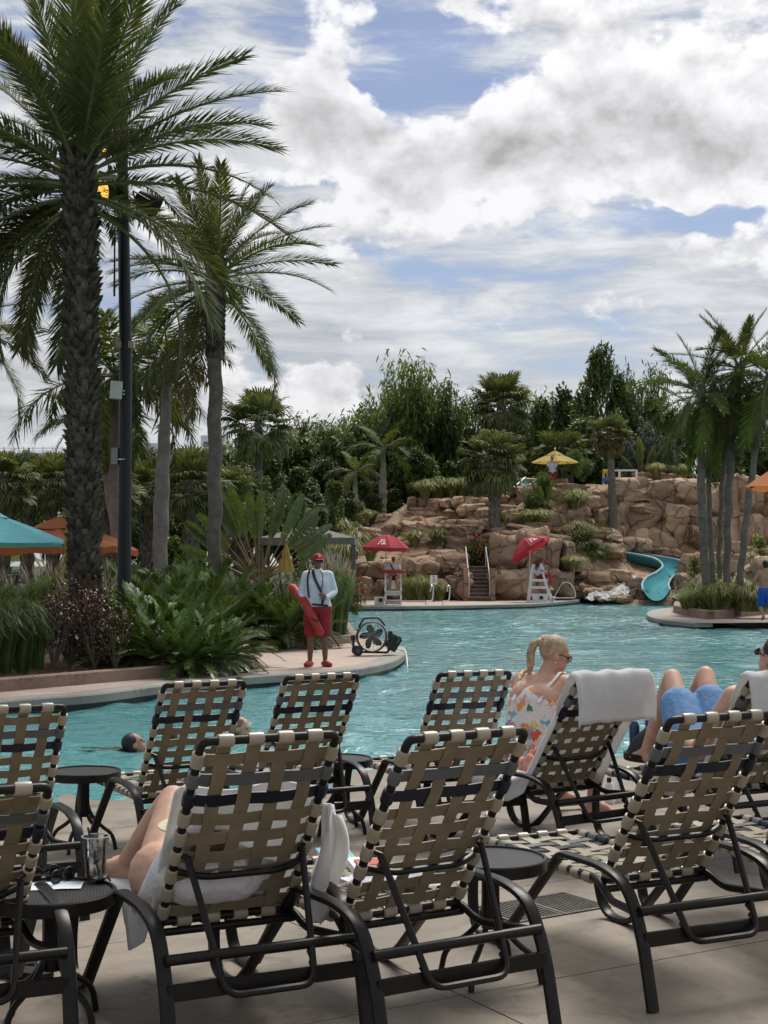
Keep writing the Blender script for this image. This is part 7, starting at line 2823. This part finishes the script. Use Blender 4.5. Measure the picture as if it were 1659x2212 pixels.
def eyewear(root, J, s=1.0, col=None, clear=False):
    c = J['head']
    r, f, u = frame(J['face'], J['fup'])
    M = Matrix((r, f, u)).transposed()
    mb = MB()
    for q in (-1, 1):
        P = [c + M @ Vector((q * 0.034 * s + 0.026 * s * math.cos(a), 0.104 * s - 0.012 * s * abs(math.cos(a)), 0.004 * s + 0.019 * s * math.sin(a))) for a in [2 * PI * k / 14 for k in range(14)]]
        mb.tube(P, 0.0036 * s, 5, closed=True)
        mb.tube([c + M @ Vector((q * 0.062 * s, 0.094 * s, 0.010 * s)), c + M @ Vector((q * 0.083 * s, 0.0, 0.010 * s))], 0.0036 * s, 5)
    o = mb.build('glasses_frame', M_BLACK, root)
    if not clear:
        for q in (-1, 1):
            mb = MB()
            mb.ball(c + M @ Vector((q * 0.034 * s, 0.101 * s, 0.004 * s)), (0.026 * s, 0.006 * s, 0.019 * s), 12, 6, rot=M)
            mb.build('lens', mat('dark_lens', (0.012, 0.02, 0.022), 0.08, spec=0.8), o)
def band(root, name, pts, w, mt, th=0.006, wd=None):
    """flat strap along points lying on the body"""
    mb = MB()
    P = curve(pts, 5)
    for i, p in enumerate(P):
        pass
    rows = []
    for i, p in enumerate(P):
        a, b = P[max(0, i - 1)], P[min(len(P) - 1, i + 1)]
        tg = (b - a).normalized()
        n = Vector(wd[0]).lerp(Vector(wd[1]), i / (len(P) - 1)) if wd else Vector((0, 1, 0))
        s = tg.cross(n).normalized() * w / 2
        n = n.normalized() * th / 2
        rows.append([p - s - n, p + s - n, p + s + n, p - s + n, p - s - n])
    mb.grid(rows)
    return mb.build(name, mt, root)
M_SHIRT = mat('white_jersey', (0.70, 0.73, 0.80), 0.85, var=0.06, vscale=10, bump=0.5, bscale=11, bdist=0.02)
M_SHORTR = mat('red_shorts', (0.30, 0.022, 0.030), 0.8, var=0.12, vscale=9, bump=0.6, bscale=12, bdist=0.02)
M_TUBE = mat('red_foam_tube', (0.42, 0.035, 0.028), 0.55, var=0.1, vscale=8, bump=0.2, bscale=40)
M_CAP = mat('red_cap', (0.36, 0.02, 0.028), 0.75, var=0.1)
M_HAIRB = mat('dark_hair', (0.018, 0.013, 0.010), 0.5, var=0.3, vscale=30, bump=0.6, bscale=60)

# ---- the standing lifeguard
J = stand_pose(1.80)
J.update(elR=V(0.265, -0.05, 1.19), wrR=V(0.215, 0.10, 0.97), elL=V(-0.275, 0.0, 1.19), wrL=V(-0.13, 0.215, 1.10), hdL=V(0.35, 0.25, 0.3), hnL=V(-0.2, 1, 0.1), hnR=V(1, 0.2, 0))
J['face'] = V(-0.28, 1, -0.03)
J['knR'] += V(0.0, 0.02, 0)
J['toR'], J['toL'] = V(0.185, 0.16, 0.035), V(-0.20, 0.15, 0.035)
lp = gr(686, 1440)
LG, fr = person('lifeguard in white long-sleeve shirt and red shorts standing on the island', lp, PI + 0.05, J, M_SKIN3, 0.010, (0.9, 1.2), eye=False)
wear(LG, 'shirt', torso(J, 0.016) + arm(J, 'R', 0.014, 0, 1.93) + arm(J, 'L', 0.014, 0, 1.93) + [[(J['hipL'] + V(0, 0, 0.03), 0.13), (J['hipR'] + V(0, 0, 0.03), 0.13)]], [], M_SHIRT, 0.011)
wear(LG, 'shorts', leg(J, 'R', 0.030, 0.86, 0.022) + leg(J, 'L', 0.030, 0.86, 0.022) + [[(J['hipL'], 0.135), (J['hipR'], 0.135)]], [], M_SHORTR, 0.011)
ball_cap(LG, J, M_CAP)
eyewear(LG, J)
hair_cap(LG, J, M_HAIRB, 0.97)
for s in 'RL':
    a, t = J['an' + s], J['to' + s]
    d = (t - a)
    wear(LG, 'clog', [[(V(a.x, a.y, 0.045) - V(d.x, d.y, 0) * 0.3, 0.045), (V(a.x, a.y, 0.045) + V(d.x, d.y, 0) * 0.55, 0.052), (V(t.x, t.y, 0.040), 0.040)], [(V(a.x, a.y, 0.03) - V(d.x, d.y, 0) * 0.3, 0.03), (V(t.x, t.y, 0.028), 0.028)]], [], mat('red_clog', (0.36, 0.025, 0.03), 0.5), 0.010)
band(LG, 'lanyard', [V(-0.03, 0.045, 1.545), V(-0.075, 0.125, 1.46), V(-0.075, 0.155, 1.30), V(-0.055, 0.15, 1.24)], 0.012, M_BLACK)
def tube_body(path, a, b, name, mt, parent):
    prof = [(a * math.cos(2 * PI * k / 12), b * math.sin(2 * PI * k / 12)) for k in range(12)]
    mb = MB()
    P = curve(path, 6)
    n = len(P)
    sc = [min(1.0, 0.45 + 0.55 * min(i, n - 1 - i) / 2.0) for i in range(n)]
    mb.sweep(P, prof, up=(0.3, -1, 0.2), scale=sc)
    return mb.build(name, mt, parent)
rt = thing('rescue_tube', 'red foam rescue tube held under the arm of the standing lifeguard', 'rescue tube', lp)
body = tube_body([(-0.46, 0.20, 1.30), (-0.34, 0.10, 1.18), (-0.20, -0.10, 1.03), (-0.10, -0.225, 0.84), (0.0, -0.235, 0.66), (0.075, -0.22, 0.50)], 0.070, 0.048, 'float', M_TUBE, rt)
band(rt, 'shoulder_strap', [V(0.10, 0.10, 1.50), V(-0.02, 0.06, 1.555), V(-0.075, -0.03, 1.545), V(-0.045, -0.13, 1.42), V(0.02, -0.165, 1.28), V(0.09, -0.175, 1.12), V(0.075, -0.17, 0.98)], 0.042, M_BLACK, wd=((0.2, -0.2, 1), (0, -1, 0)))
band(rt, 'side_strap', [V(-0.13, -0.05, 1.535), V(-0.155, -0.12, 1.42), V(-0.15, -0.15, 1.25), V(-0.13, -0.16, 1.10)], 0.03, M_BLACK, wd=((-0.2, -1, 0.4), (0, -1, 0)))
band(rt, 'belt', [V(-0.08, -0.15, 1.00), V(0.05, -0.165, 0.985), V(0.17, -0.10, 0.975)], 0.035, M_BLACK, wd=((0, -1, 0), (0.8, -0.6, 0)))
mb = MB()
mb.tube([(-0.11, -0.27, 0.80), (-0.02, -0.305, 0.745), (0.05, -0.27, 0.745)], 0.012, 6)
mb.build('buckle_strap', M_BLACK, rt)

# ---- seated guards and attendant
def seat_pose(k=1.0, seat=1.0, spread=0.13, foot_z=0.56):
    J = stand_pose(1.75)
    J.update(hipR=V(0.095, 0.0, seat + 0.09), hipL=V(-0.095, 0, seat + 0.09), knR=V(spread, 0.42, seat + 0.12), knL=V(-spread, 0.42, seat + 0.12), anR=V(spread, 0.42, foot_z + 0.08), anL=V(-spread, 0.42, foot_z + 0.08),
             toR=V(spread + 0.02, 0.58, foot_z + 0.03), toL=V(-spread - 0.02, 0.58, foot_z + 0.03), waist=V(0, -0.02, seat + 0.26), chest=V(0, 0.02, seat + 0.45), shR=V(0.185, 0.02, seat + 0.585), shL=V(-0.185, 0.02, seat + 0.585), neck=V(0, 0.04, seat + 0.64), head=V(0, 0.09, seat + 0.80),
             elR=V(0.27, 0.12, seat + 0.36), elL=V(-0.27, 0.12, seat + 0.36), wrR=V(0.12, 0.30, seat + 0.30), wrL=V(-0.12, 0.30, seat + 0.30))
    return J
def guard_seated(label, p, rz, J, tube_path, tlabel):
    G, fr = person(label, p, rz, J, M_SKIN2, 0.016, (0.8, 0.8), eye=False)
    wear(G, 'shirt', torso(J, 0.016) + arm(J, 'R', 0.016, 0, 0.7) + arm(J, 'L', 0.016, 0, 0.7), [], M_SHIRT, 0.016)
    wear(G, 'shorts', leg(J, 'R', 0.028, 0.82, 0.015) + leg(J, 'L', 0.028, 0.82, 0.015) + [[(J['hipL'], 0.13), (J['hipR'], 0.13)]], [], M_SHORTR, 0.016)
    ball_cap(G, J, M_CAP)
    eyewear(G, J)
    band(G, 'strap', [J['shR'] + V(-0.04, 0.05, 0.06), J['chest'] + V(0.03, 0.14, 0.0), J['waist'] + V(-0.10, 0.12, 0)], 0.05, M_BLACK)
    t = thing('rescue_tube', tlabel, 'rescue tube', p, rz)
    tube_body(tube_path, 0.075, 0.055, 'float', M_TUBE, t)
    return G
J = seat_pose()
J['face'] = V(0.0, 1, -0.2)
guard_seated('lifeguard in white t-shirt and red cap sitting on the stand left of the stairs', S1 + V(0.02, 0.12, 0), PI, J, [(0.50, 0.30, 1.30), (0.2, 0.38, 1.33), (-0.15, 0.38, 1.33), (-0.50, 0.30, 1.32)], 'red rescue tube across the lap of the guard left of the stairs')
J = seat_pose()
J['face'] = V(0.0, 1, -0.35)
J['head'] += V(0, 0.10, -0.06)
J['neck'] += V(0, 0.05, -0.02)
for q in ('shR', 'shL', 'chest'):
    J[q] += V(0, 0.08, -0.03)
guard_seated('lifeguard leaning forward on the stand right of the stairs', S2 + V(-0.02, 0.02, 0), R(-102), J, [(0.16, 0.45, 1.30), (0.17, 0.50, 1.1), (0.17, 0.52, 0.9), (0.16, 0.5, 0.7)], 'red rescue tube beside the knees of the guard right of the stairs')
J = stand_pose(1.74)
J['face'] = V(0.15, 1, -0.25)
J.update(wrR=V(0.20, 0.22, 1.02), wrL=V(-0.20, 0.22, 1.02))
G, fr = person('slide attendant in white shirt and red cap under the yellow umbrella', at(1193, 1057, 73.6), PI, J, M_SKIN3, 0.018, eye=False)
wear(G, 'shirt', torso(J, 0.016) + arm(J, 'R', 0.016, 0, 0.7) + arm(J, 'L', 0.016, 0, 0.7), [], M_SHIRT, 0.018)
wear(G, 'shorts', leg(J, 'R', 0.028, 0.82, 0.015) + leg(J, 'L', 0.028, 0.82, 0.015), [], M_SHORTR, 0.018)
ball_cap(G, J, M_CAP)

# ---- man in blue trunks walking at the right
J = stand_pose(1.76)
J.update(knR=V(0.12, 0.02, 0.49), anR=V(0.10, -0.10, 0.09), toR=V(0.11, 0.08, 0.035), knL=V(-0.10, 0.16, 0.52), anL=V(-0.10, -0.06, 0.24), toL=V(-0.10, 0.06, 0.12), elL=V(-0.33, 0.02, 1.20), wrL=V(-0.26, 0.20, 1.02), elR=V(0.30, 0.0, 1.18))
p = gr(1655, 1349, -0.03)
G, fr = person('bare-chested man in bright blue trunks walking away by the palm cluster', p, 0.15, J, M_SKIN2, 0.014, eye=False)
wear(G, 'trunks', leg(J, 'R', 0.026, 0.92, 0.016) + leg(J, 'L', 0.026, 0.92, 0.016) + [[(J['hipL'] + V(0, 0, 0.03), 0.125), (J['hipR'] + V(0, 0, 0.03), 0.125)]], [], mat('royal_blue_trunks', (0.012, 0.10, 0.46), 0.6, var=0.1, bump=0.5, bscale=14, bdist=0.015), 0.014)
hair_cap(G, J, M_HAIRB)

# ---- blonde woman on the edge of the towel chaise
f = V(0.66, 0.75, 0)
wp = V(1.01, 9.66, 0)
J = stand_pose(1.66)
zs = 0.24
J.update(hipR=V(0.10, 0.0, zs + 0.10), hipL=V(-0.10, 0.0, zs + 0.10), waist=V(0, -0.02, zs + 0.28), chest=V(0, 0.05, zs + 0.45), shR=V(0.185, 0.11, zs + 0.555), shL=V(-0.185, 0.11, zs + 0.555), neck=V(0.0, 0.145, zs + 0.60), head=V(0.02, 0.215, zs + 0.725),
         knR=V(0.20, 0.44, zs + 0.10), knL=V(-0.12, 0.46, zs + 0.10), anR=V(0.20, 0.36, 0.02), anL=V(-0.14, 0.52, 0.02), toR=V(0.30, 0.48, -0.035), toL=V(-0.02, 0.66, -0.035),
         elR=V(0.25, 0.20, zs + 0.33), wrR=V(0.14, 0.42, zs + 0.30), elL=V(-0.25, 0.20, zs + 0.33), wrL=V(-0.10, 0.42, zs + 0.28), hnR=V(0.8, 0.3, 0.5), hnL=V(-0.8, 0.3, 0.5))
J['face'] = V(0.62, 0.72, -0.30)
WOM, fr = person('blonde woman with a ponytail in a floral swimsuit sitting with her back turned', (wp.x, wp.y, -0.03), math.atan2(-f.x, f.y), J, M_SKIN, 0.009, (0.8, 0.8), fem=True, hs=0.98)
WOM.scale = (1.08, 1.08, 1.08)
def floral():
    m = bpy.data.materials.new('floral_swim_fabric')
    m.use_nodes = True
    t = NT(m.node_tree)
    bs = m.node_tree.nodes['Principled BSDF']
    tc = t.new('ShaderNodeTexCoord')
    nz = t.noise(tc.outputs['Object'], 18, 3, 0.6)
    mx = t.new('ShaderNodeMix', data_type='VECTOR')
    mx.inputs[0].default_value = 0.10
    t.l.new(tc.outputs['Object'], mx.inputs[4])
    t.l.new(nz.outputs['Color'], mx.inputs[5])
    vo = t.new('ShaderNodeTexVoronoi')
    t.l.new(mx.outputs[1], vo.inputs['Vector'])
    vo.inputs['Scale'].default_value = 15
    sc = t.new('ShaderNodeSeparateColor')
    t.l.new(vo.outputs['Color'], sc.inputs[0])
    pal = t.ramp(sc.outputs[0], [(0.0, (0.72, 0.12, 0.06)), (0.14, (0.80, 0.30, 0.10)), (0.28, (0.05, 0.16, 0.07)), (0.42, (0.48, 0.26, 0.46)), (0.56, (0.22, 0.42, 0.62)), (0.68, (0.70, 0.36, 0.30)), (0.82, (0.12, 0.14, 0.07)), (0.92, (0.75, 0.62, 0.20))], 'CONSTANT')
    blob_ = t.smooth(vo.outputs['Distance'], 0.44, 0.50, 1.0, 0.0)
    pick = t.m('GREATER_THAN', sc.outputs[1], 0.02)
    v2 = t.new('ShaderNodeTexVoronoi')
    t.l.new(mx.outputs[1], v2.inputs['Vector'])
    v2.inputs['Scale'].default_value = 42
    c = t.mix(t.m('MULTIPLY', blob_, pick), (0.74, 0.70, 0.66, 1), pal)
    c = t.mix(t.m('MULTIPLY', t.smooth(v2.outputs['Distance'], 0.16, 0.24, 1.0, 0.0), 0.55), c, (0.05, 0.10, 0.05, 1))
    t.l.new(c, bs.inputs['Base Color'])
    bs.inputs['Roughness'].default_value = 0.7
    return m
M_FLORAL = floral()
up_ = (J['chest'] - J['waist']).normalized()
tor = [[(J['hipL'], 0.134), (J['hipR'], 0.134)], [(J['waist'] + V(-0.07, 0, 0), 0.112), (J['waist'] + V(0.07, 0, 0), 0.112)], [(J['hipL'], 0.134), (J['waist'] + V(-0.07, 0, 0), 0.112), (J['chest'] + V(-0.085, 0, -0.05), 0.132)], [(J['hipR'], 0.134), (J['waist'] + V(0.07, 0, 0), 0.112), (J['chest'] + V(0.085, 0, -0.05), 0.132)],
       [(J['chest'] + V(-0.085, 0, -0.05), 0.132), (J['chest'] + V(0.085, 0, -0.05), 0.132)], [(J['hipL'] + V(-0.0, 0.10, 0), 0.10), (J['hipR'] + V(0, 0.10, 0), 0.10)], [(J['waist'] + V(0, -0.005, 0), 0.116), (J['chest'] + V(0, -0.008, -0.03), 0.136)]]
wear(WOM, 'swimsuit', tor, [], M_FLORAL, 0.010)
for s, sg in (('R', 1), ('L', -1)):
    sh = J['sh' + s]
    band(WOM, 'swimsuit_strap', [J['chest'] + V(sg * 0.10, -0.128, 0.0), J['chest'].lerp(sh, 0.55) + V(sg * 0.0, -0.105, 0.01), sh + V(-sg * 0.05, -0.062, 0.035), sh + V(-sg * 0.045, 0.0, 0.072), sh + V(-sg * 0.05, 0.085, 0.01), J['chest'] + V(sg * 0.09, 0.125, 0.02)], 0.022, M_FLORAL, wd=((0, -1, 0.2), (0, 1, 0.3)))
M_BLOND = mat('blonde_hair', (0.36, 0.26, 0.145), 0.45, var=0.25, vscale=26, col2=(0.52, 0.41, 0.26), bump=0.7, bscale=70, bdist=0.01)
r, f_, u = frame(J['face'], J['fup'])
c = J['head']
b0 = c - f_ * 0.085 + u * 0.055
zz = V(0, 0, 1)
fh = V(f_.x, f_.y, 0).normalized()
pony = [(b0, 0.020), (b0 - fh * 0.040 + zz * 0.010, 0.022), (b0 - fh * 0.078 - zz * 0.012, 0.026), (b0 - fh * 0.095 - zz * 0.065, 0.029), (b0 - fh * 0.096 - zz * 0.12, 0.027), (b0 - fh * 0.100 - zz * 0.17, 0.020), (b0 - fh * 0.112 - zz * 0.215, 0.008)]
hair_cap(WOM, J, M_BLOND, 1.0, False, voxel=0.007, extra=[pony])
mb = MB()
mb.ball(b0 - f_ * 0.012 + u * 0.008, (0.026, 0.026, 0.026), 10, 6)
mb.build('hair_tie', mat('coral_tie', (0.55, 0.12, 0.07), 0.7), WOM)
eyewear(WOM, J, 1.0, clear=True)
mb = MB()
mb.ball(c + r * 0.082 - u * 0.045 - f_ * 0.008, 0.007, 8, 6)
mb.build('earring', M_STEEL, WOM)

# ---- man lying on the last chaise
def cl(key, px, py, y):
    """chaise coordinates of the direction of a pixel where it crosses the plane y"""
    Mi = cmat(key).inverted()
    o, d = Mi @ Vector((0, 0, CAM_H)), Mi.to_3x3() @ ray(px, py)
    return o + d * ((y - o.y) / d.y)
def pose_on(key, pts):
    return {k: V(*v) if not isinstance(v, Vector) else v for k, v in pts.items()}
ca, sa = math.cos(R(54)), math.sin(R(54))
def onback(d, off, x=0.0):
    return V(x, HINGE_Y - ca * d + sa * off, HINGE_Z + sa * d + ca * off)
J = dict(hipR=V(0.10, 0.60, 0.53), hipL=V(-0.10, 0.60, 0.53), waist=onback(0.22, 0.15), chest=onback(0.42, 0.14), shR=onback(0.60, 0.12, 0.19), shL=onback(0.60, 0.12, -0.19), neck=onback(0.66, 0.12), head=onback(0.86, 0.13),
         knR=V(0.16, 0.98, 0.93), knL=V(-0.20, 0.99, 0.94), anR=V(0.14, 1.28, 0.50), anL=V(-0.16, 1.28, 0.50), toR=V(0.15, 1.43, 0.445), toL=V(-0.17, 1.43, 0.445),
         elR=V(0.33, 0.36, 0.62), wrR=V(0.24, 0.58, 0.70), elL=V(-0.34, 0.34, 0.64), wrL=V(-0.24, 0.60, 0.66), face=V(-0.15, 0.86, 0.25), fup=V(0, -0.25, 0.95), hnR=V(0.3, 0.2, 1), hnL=V(-0.3, 0.2, 1))
ko = CHAISES['K']
J['knL'], J['knR'] = cl('K', 1452, 1464, 1.13), cl('K', 1524, 1458, 1.04)
J['anL'], J['anR'] = V(J['knL'].x - 0.02, 1.40, 0.50), V(J['knR'].x - 0.02, 1.36, 0.50)
J['toL'], J['toR'] = J['anL'] + V(-0.01, 0.14, -0.05), J['anR'] + V(0.01, 0.14, -0.05)
J['hipL'] += V(0, 0.10, 0)
J['hipR'] += V(0, 0.10, 0)
MAN, fr = person('man in light blue shorts lying on his back with his knees raised', ko.location, 0, J, M_SKIN, 0.010, (0.4, 0.4))
MAN.rotation_euler = ko.rotation_euler
wear(MAN, 'shorts', leg(J, 'R', 0.028, 0.64, 0.03) + leg(J, 'L', 0.028, 0.64, 0.03) + [[(J['hipL'], 0.13), (J['hipR'], 0.13)], [(J['hipL'], 0.125), (J['waist'] + V(-0.06, 0.05, -0.03), 0.105)], [(J['hipR'], 0.125), (J['waist'] + V(0.06, 0.05, -0.03), 0.105)]], [],
     mat('light_blue_shorts', (0.13, 0.27, 0.50), 0.8, var=0.12, vscale=8, bump=0.7, bscale=14, bdist=0.02), 0.010)
hair_cap(MAN, J, mat('dark_curly_hair', (0.035, 0.028, 0.024), 0.7, var=0.4, vscale=40, bump=1.0, bscale=60, bdist=0.02), 1.03)
eyewear(MAN, J)

# ---- woman lying on the chaise with the white towel
kL, kR = cl('B', 374, 1728, 0.88), cl('B', 412, 1722, 0.97)
hL = cl('B', 345, 1925, 0.62)
fL, fR = cl('B', 268, 1878, 1.10), cl('B', 300, 1868, 1.18)
hd = cl('B', 432, 1796, 0.38)
J = dict(hipL=hL, hipR=hL + V(0.19, 0.03, 0.0), knL=kL, knR=kR, anL=fL, anR=fR, toL=fL + V(-0.10, 0.12, -0.03), toR=fR + V(-0.09, 0.13, -0.03), head=hd, neck=hd + V(0.04, 0.0, -0.11))
for k_ in ('anL', 'anR', 'toL', 'toR'):
    J[k_].z = 0.475 if k_[0] == 'a' else 0.445
J['hipL'].z = J['hipR'].z = 0.52
pe = (J['hipL'] + J['hipR']) / 2
J['chest'] = pe.lerp(J['neck'], 0.62) + V(0.03, -0.04, 0.0)
J['waist'] = pe.lerp(J['neck'], 0.34) + V(0.02, -0.04, 0.0)
J['shR'], J['shL'] = J['neck'] + V(0.19, 0.03, -0.03), J['neck'] + V(-0.14, 0.03, -0.03)
J.update(elR=J['shR'] + V(0.03, 0.16, -0.16), elL=J['shL'] + V(-0.02, 0.17, -0.14), face=V(-0.1, 0.9, 0.15), fup=V(0, -0.1, 1), hnR=V(0.3, 0.2, 1), hnL=V(-0.3, 0.2, 1))
J['wrR'], J['wrL'] = J['elR'] + V(-0.10, 0.20, 0.04), J['elL'] + V(0.10, 0.20, 0.04)
bo = CHAISES['B']
LADY, fr = person('woman lying back on the chaise with bare legs and knees up', bo.location, 0, J, M_SKIN, 0.009, (0.4, 0.4), fem=True)
LADY.rotation_euler = bo.rotation_euler
wear(LADY, 'cover_up', torso(J, 0.02, True, False) + arm(J, 'R', 0.02, 0, 1.2) + arm(J, 'L', 0.02, 0, 1.2), [], mat('white_cotton', (0.72, 0.72, 0.74), 0.9, var=0.05, bump=0.8, bscale=9, bdist=0.03), 0.011)
hair_cap(LADY, J, mat('light_brown_hair', (0.22, 0.15, 0.09), 0.5, var=0.3, vscale=30), 1.0)
mb = MB()
r, f_, u = frame(J['face'], J['fup'])
M = Matrix((r, f_, u)).transposed()
rows = []
for i in range(33):
    a = 2 * PI * i / 32
    row = []
    for (q, z) in ((0.002, 0.142), (0.05, 0.138), (0.080, 0.115), (0.094, 0.05), (0.102, 0.036), (0.125, 0.030), (0.148, 0.020), (0.148, 0.015), (0.120, 0.024), (0.098, 0.032)):
        w = 0.012 * math.sin(2 * a + 0.5) * (q / 0.18) ** 2
        row.append(J['head'] + M @ Vector((q * math.cos(a), q * math.sin(a) * 1.05, z + w)))
    rows.append(row)
mb.grid(rows)
mb.build('sun_hat', mat('cream_straw', (0.66, 0.60, 0.42), 0.85, var=0.08, vscale=30, bump=0.4, bscale=90), LADY)

# ---- swimmers
def swimmer(label, px, py, d, mt, hair, tilt=0.0, ponytail=False):
    p = gr(px, py, WATER_Z)
    J = dict(head=V(0, 0, 0.045), neck=V(0, -0.02, -0.10) - Vector(d) * 0.03, face=Vector(d) + V(0, 0, tilt), fup=V(0, 0, 1) - Vector(d) * tilt)
    root = thing('person', label, 'person', p, 0)
    ch, E, fr = head_parts(J)
    ch.append([(J['neck'], 0.06), (J['neck'] + V(0.0, 0, -0.05) - Vector(d) * 0.22, 0.12)])
    sd = Vector((d[1], -d[0], 0)).normalized()
    ch.append([(J['neck'] - sd * 0.17 - Vector(d) * 0.08 + V(0, 0, -0.035), 0.06), (J['neck'] + sd * 0.17 - Vector(d) * 0.08 + V(0, 0, -0.035), 0.06)])
    link('body', blob_mesh('body', ch, E, mt, 0.010), root)
    eyes(root, J)
    hair_cap(root, J, hair)
    return root
swimmer('swimmer with dark wet hair floating on her back', 290, 1618, (0.93, 0.30, 0), M_SKIN2, M_HAIRB, 0.55)
mb = MB()
rr2 = random.Random(5)
for k in range(16):
    s0 = V(-0.12, 0, 0)
    e = V(-0.30 - rr2.uniform(0, 0.25), rr2.uniform(-0.25, 0.25), 0.0)
    mb.tube(curve([V(-0.07, 0, 0.02), s0 + V(0, e.y * 0.3, -0.006), e + V(0, 0, 0.006)], 4), [0.02, 0.02, 0.018, 0.016, 0.014, 0.012, 0.010, 0.007, 0.003], 5)
tag(mb.build('floating_hair', M_HAIRB, loc=gr(290, 1618, WATER_Z)), 'dark hair fanned out on the water around the floating swimmer', 'hair', kind='stuff')
swimmer('dark-haired swimmer facing away, seen through the chaise straps', 366, 1612, (-0.3, 0.95, 0), M_SKIN2, M_HAIRB)
swimmer('blond swimmer with his mouth at the water just beyond the straps', 522, 1583, (0.85, -0.35, 0), M_SKIN, mat('wet_blond_hair', (0.20, 0.15, 0.075), 0.4, var=0.4, vscale=40))
s_ = swimmer('swimmer with yellow armbands at the foot of the teal slide', 1390, 1299.5, (0.2, -0.9, 0), M_SKIN2, M_HAIRB)
for q in (-1, 1):
    mb = MB()
    mb.ball((q * 0.24, -0.05, 0.0), (0.11, 0.10, 0.085), 12, 8)
    mb.build('armband', M_VEST, s_)

# ---- two women by the umbrellas
def sitter(label, px, Y, ztop, d, hairm, hat=None, shirt=None):
    q = at(px, 1218, Y)
    J = seat_pose(seat=0.46, foot_z=0.0)
    J['face'] = V(*d)
    dz = ztop - (0.46 + 0.92)
    root, fr = person(label, (q.x, q.y, BZ + max(0, dz)), 0, J, M_SKIN2, 0.016, fem=True, eye=False)
    wear(root, 'white_top', torso(J, 0.02, True) + arm(J, 'R', 0.02, 0, 1.6) + arm(J, 'L', 0.02, 0, 1.6), [], shirt or M_SHIRT, 0.016)
    r, f, u = frame(J['face'], J['fup'])
    hair_cap(root, J, hairm, 1.02, extra=[[(J['head'] - f * 0.05, 0.07), (J['head'] - f * 0.07 - u * 0.15, 0.075), (J['head'] - f * 0.075 - u * 0.30, 0.05)]])
    if hat:
        mb = MB()
        M = Matrix((r, f, u)).transposed()
        rows = []
        for i in range(25):
            a = 2 * PI * i / 24
            rows.append([J['head'] + M @ Vector((q_ * math.cos(a), q_ * math.sin(a), z + 0.02 * math.sin(3 * a) * (q_ / 0.17))) for (q_, z) in ((0.002, 0.15), (0.06, 0.145), (0.09, 0.11), (0.10, 0.06), (0.17, 0.035), (0.171, 0.028), (0.10, 0.05))])
        mb.grid(rows)
        mb.build('sun_hat', hat, root)
    return root
sitter('woman in a pale bucket hat and white wrap seen from behind', 32, 29.5, 1.35, (-0.25, 0.95, 0), M_HAIRB, mat('pale_hat', (0.42, 0.46, 0.42), 0.85, var=0.15, vscale=14))
sitter('woman with long dark hair in white facing the hatted one', 88, 31, 1.30, (-0.9, -0.2, 0), M_HAIRB)
def lounge(px, Y, rz, lab):
    q = at(px, 1218, Y)
    root = thing('white_chair', lab, 'chair', (q.x, q.y, BZ), rz)
    mb = MB()
    mb.box((0, 0, 0.42), (0.55, 0.5, 0.04))
    mb.build('seat', M_WHITE, root, smooth=False)
    for k in range(6):
        mb = MB()
        mb.box((-0.23 + k * 0.092, -0.26, 0.72), (0.07, 0.025, 0.60), rot=(0.15, 0, 0))
        mb.build('back_slat', M_WHITE, root, smooth=False)
    for sx in (-1, 1):
        for sy in (-1, 1):
            mb = MB()
            mb.tube([(sx * 0.25, sy * 0.22, 0), (sx * 0.25, sy * 0.22, 0.42)], 0.022, 6)
            mb.build('leg', M_WHITE, root)
lounge(32, 29.4, 0.2, 'white slatted chair under the woman in the pale bucket hat')
lounge(90, 31.1, R(75), 'white slatted chair under the long-haired woman')
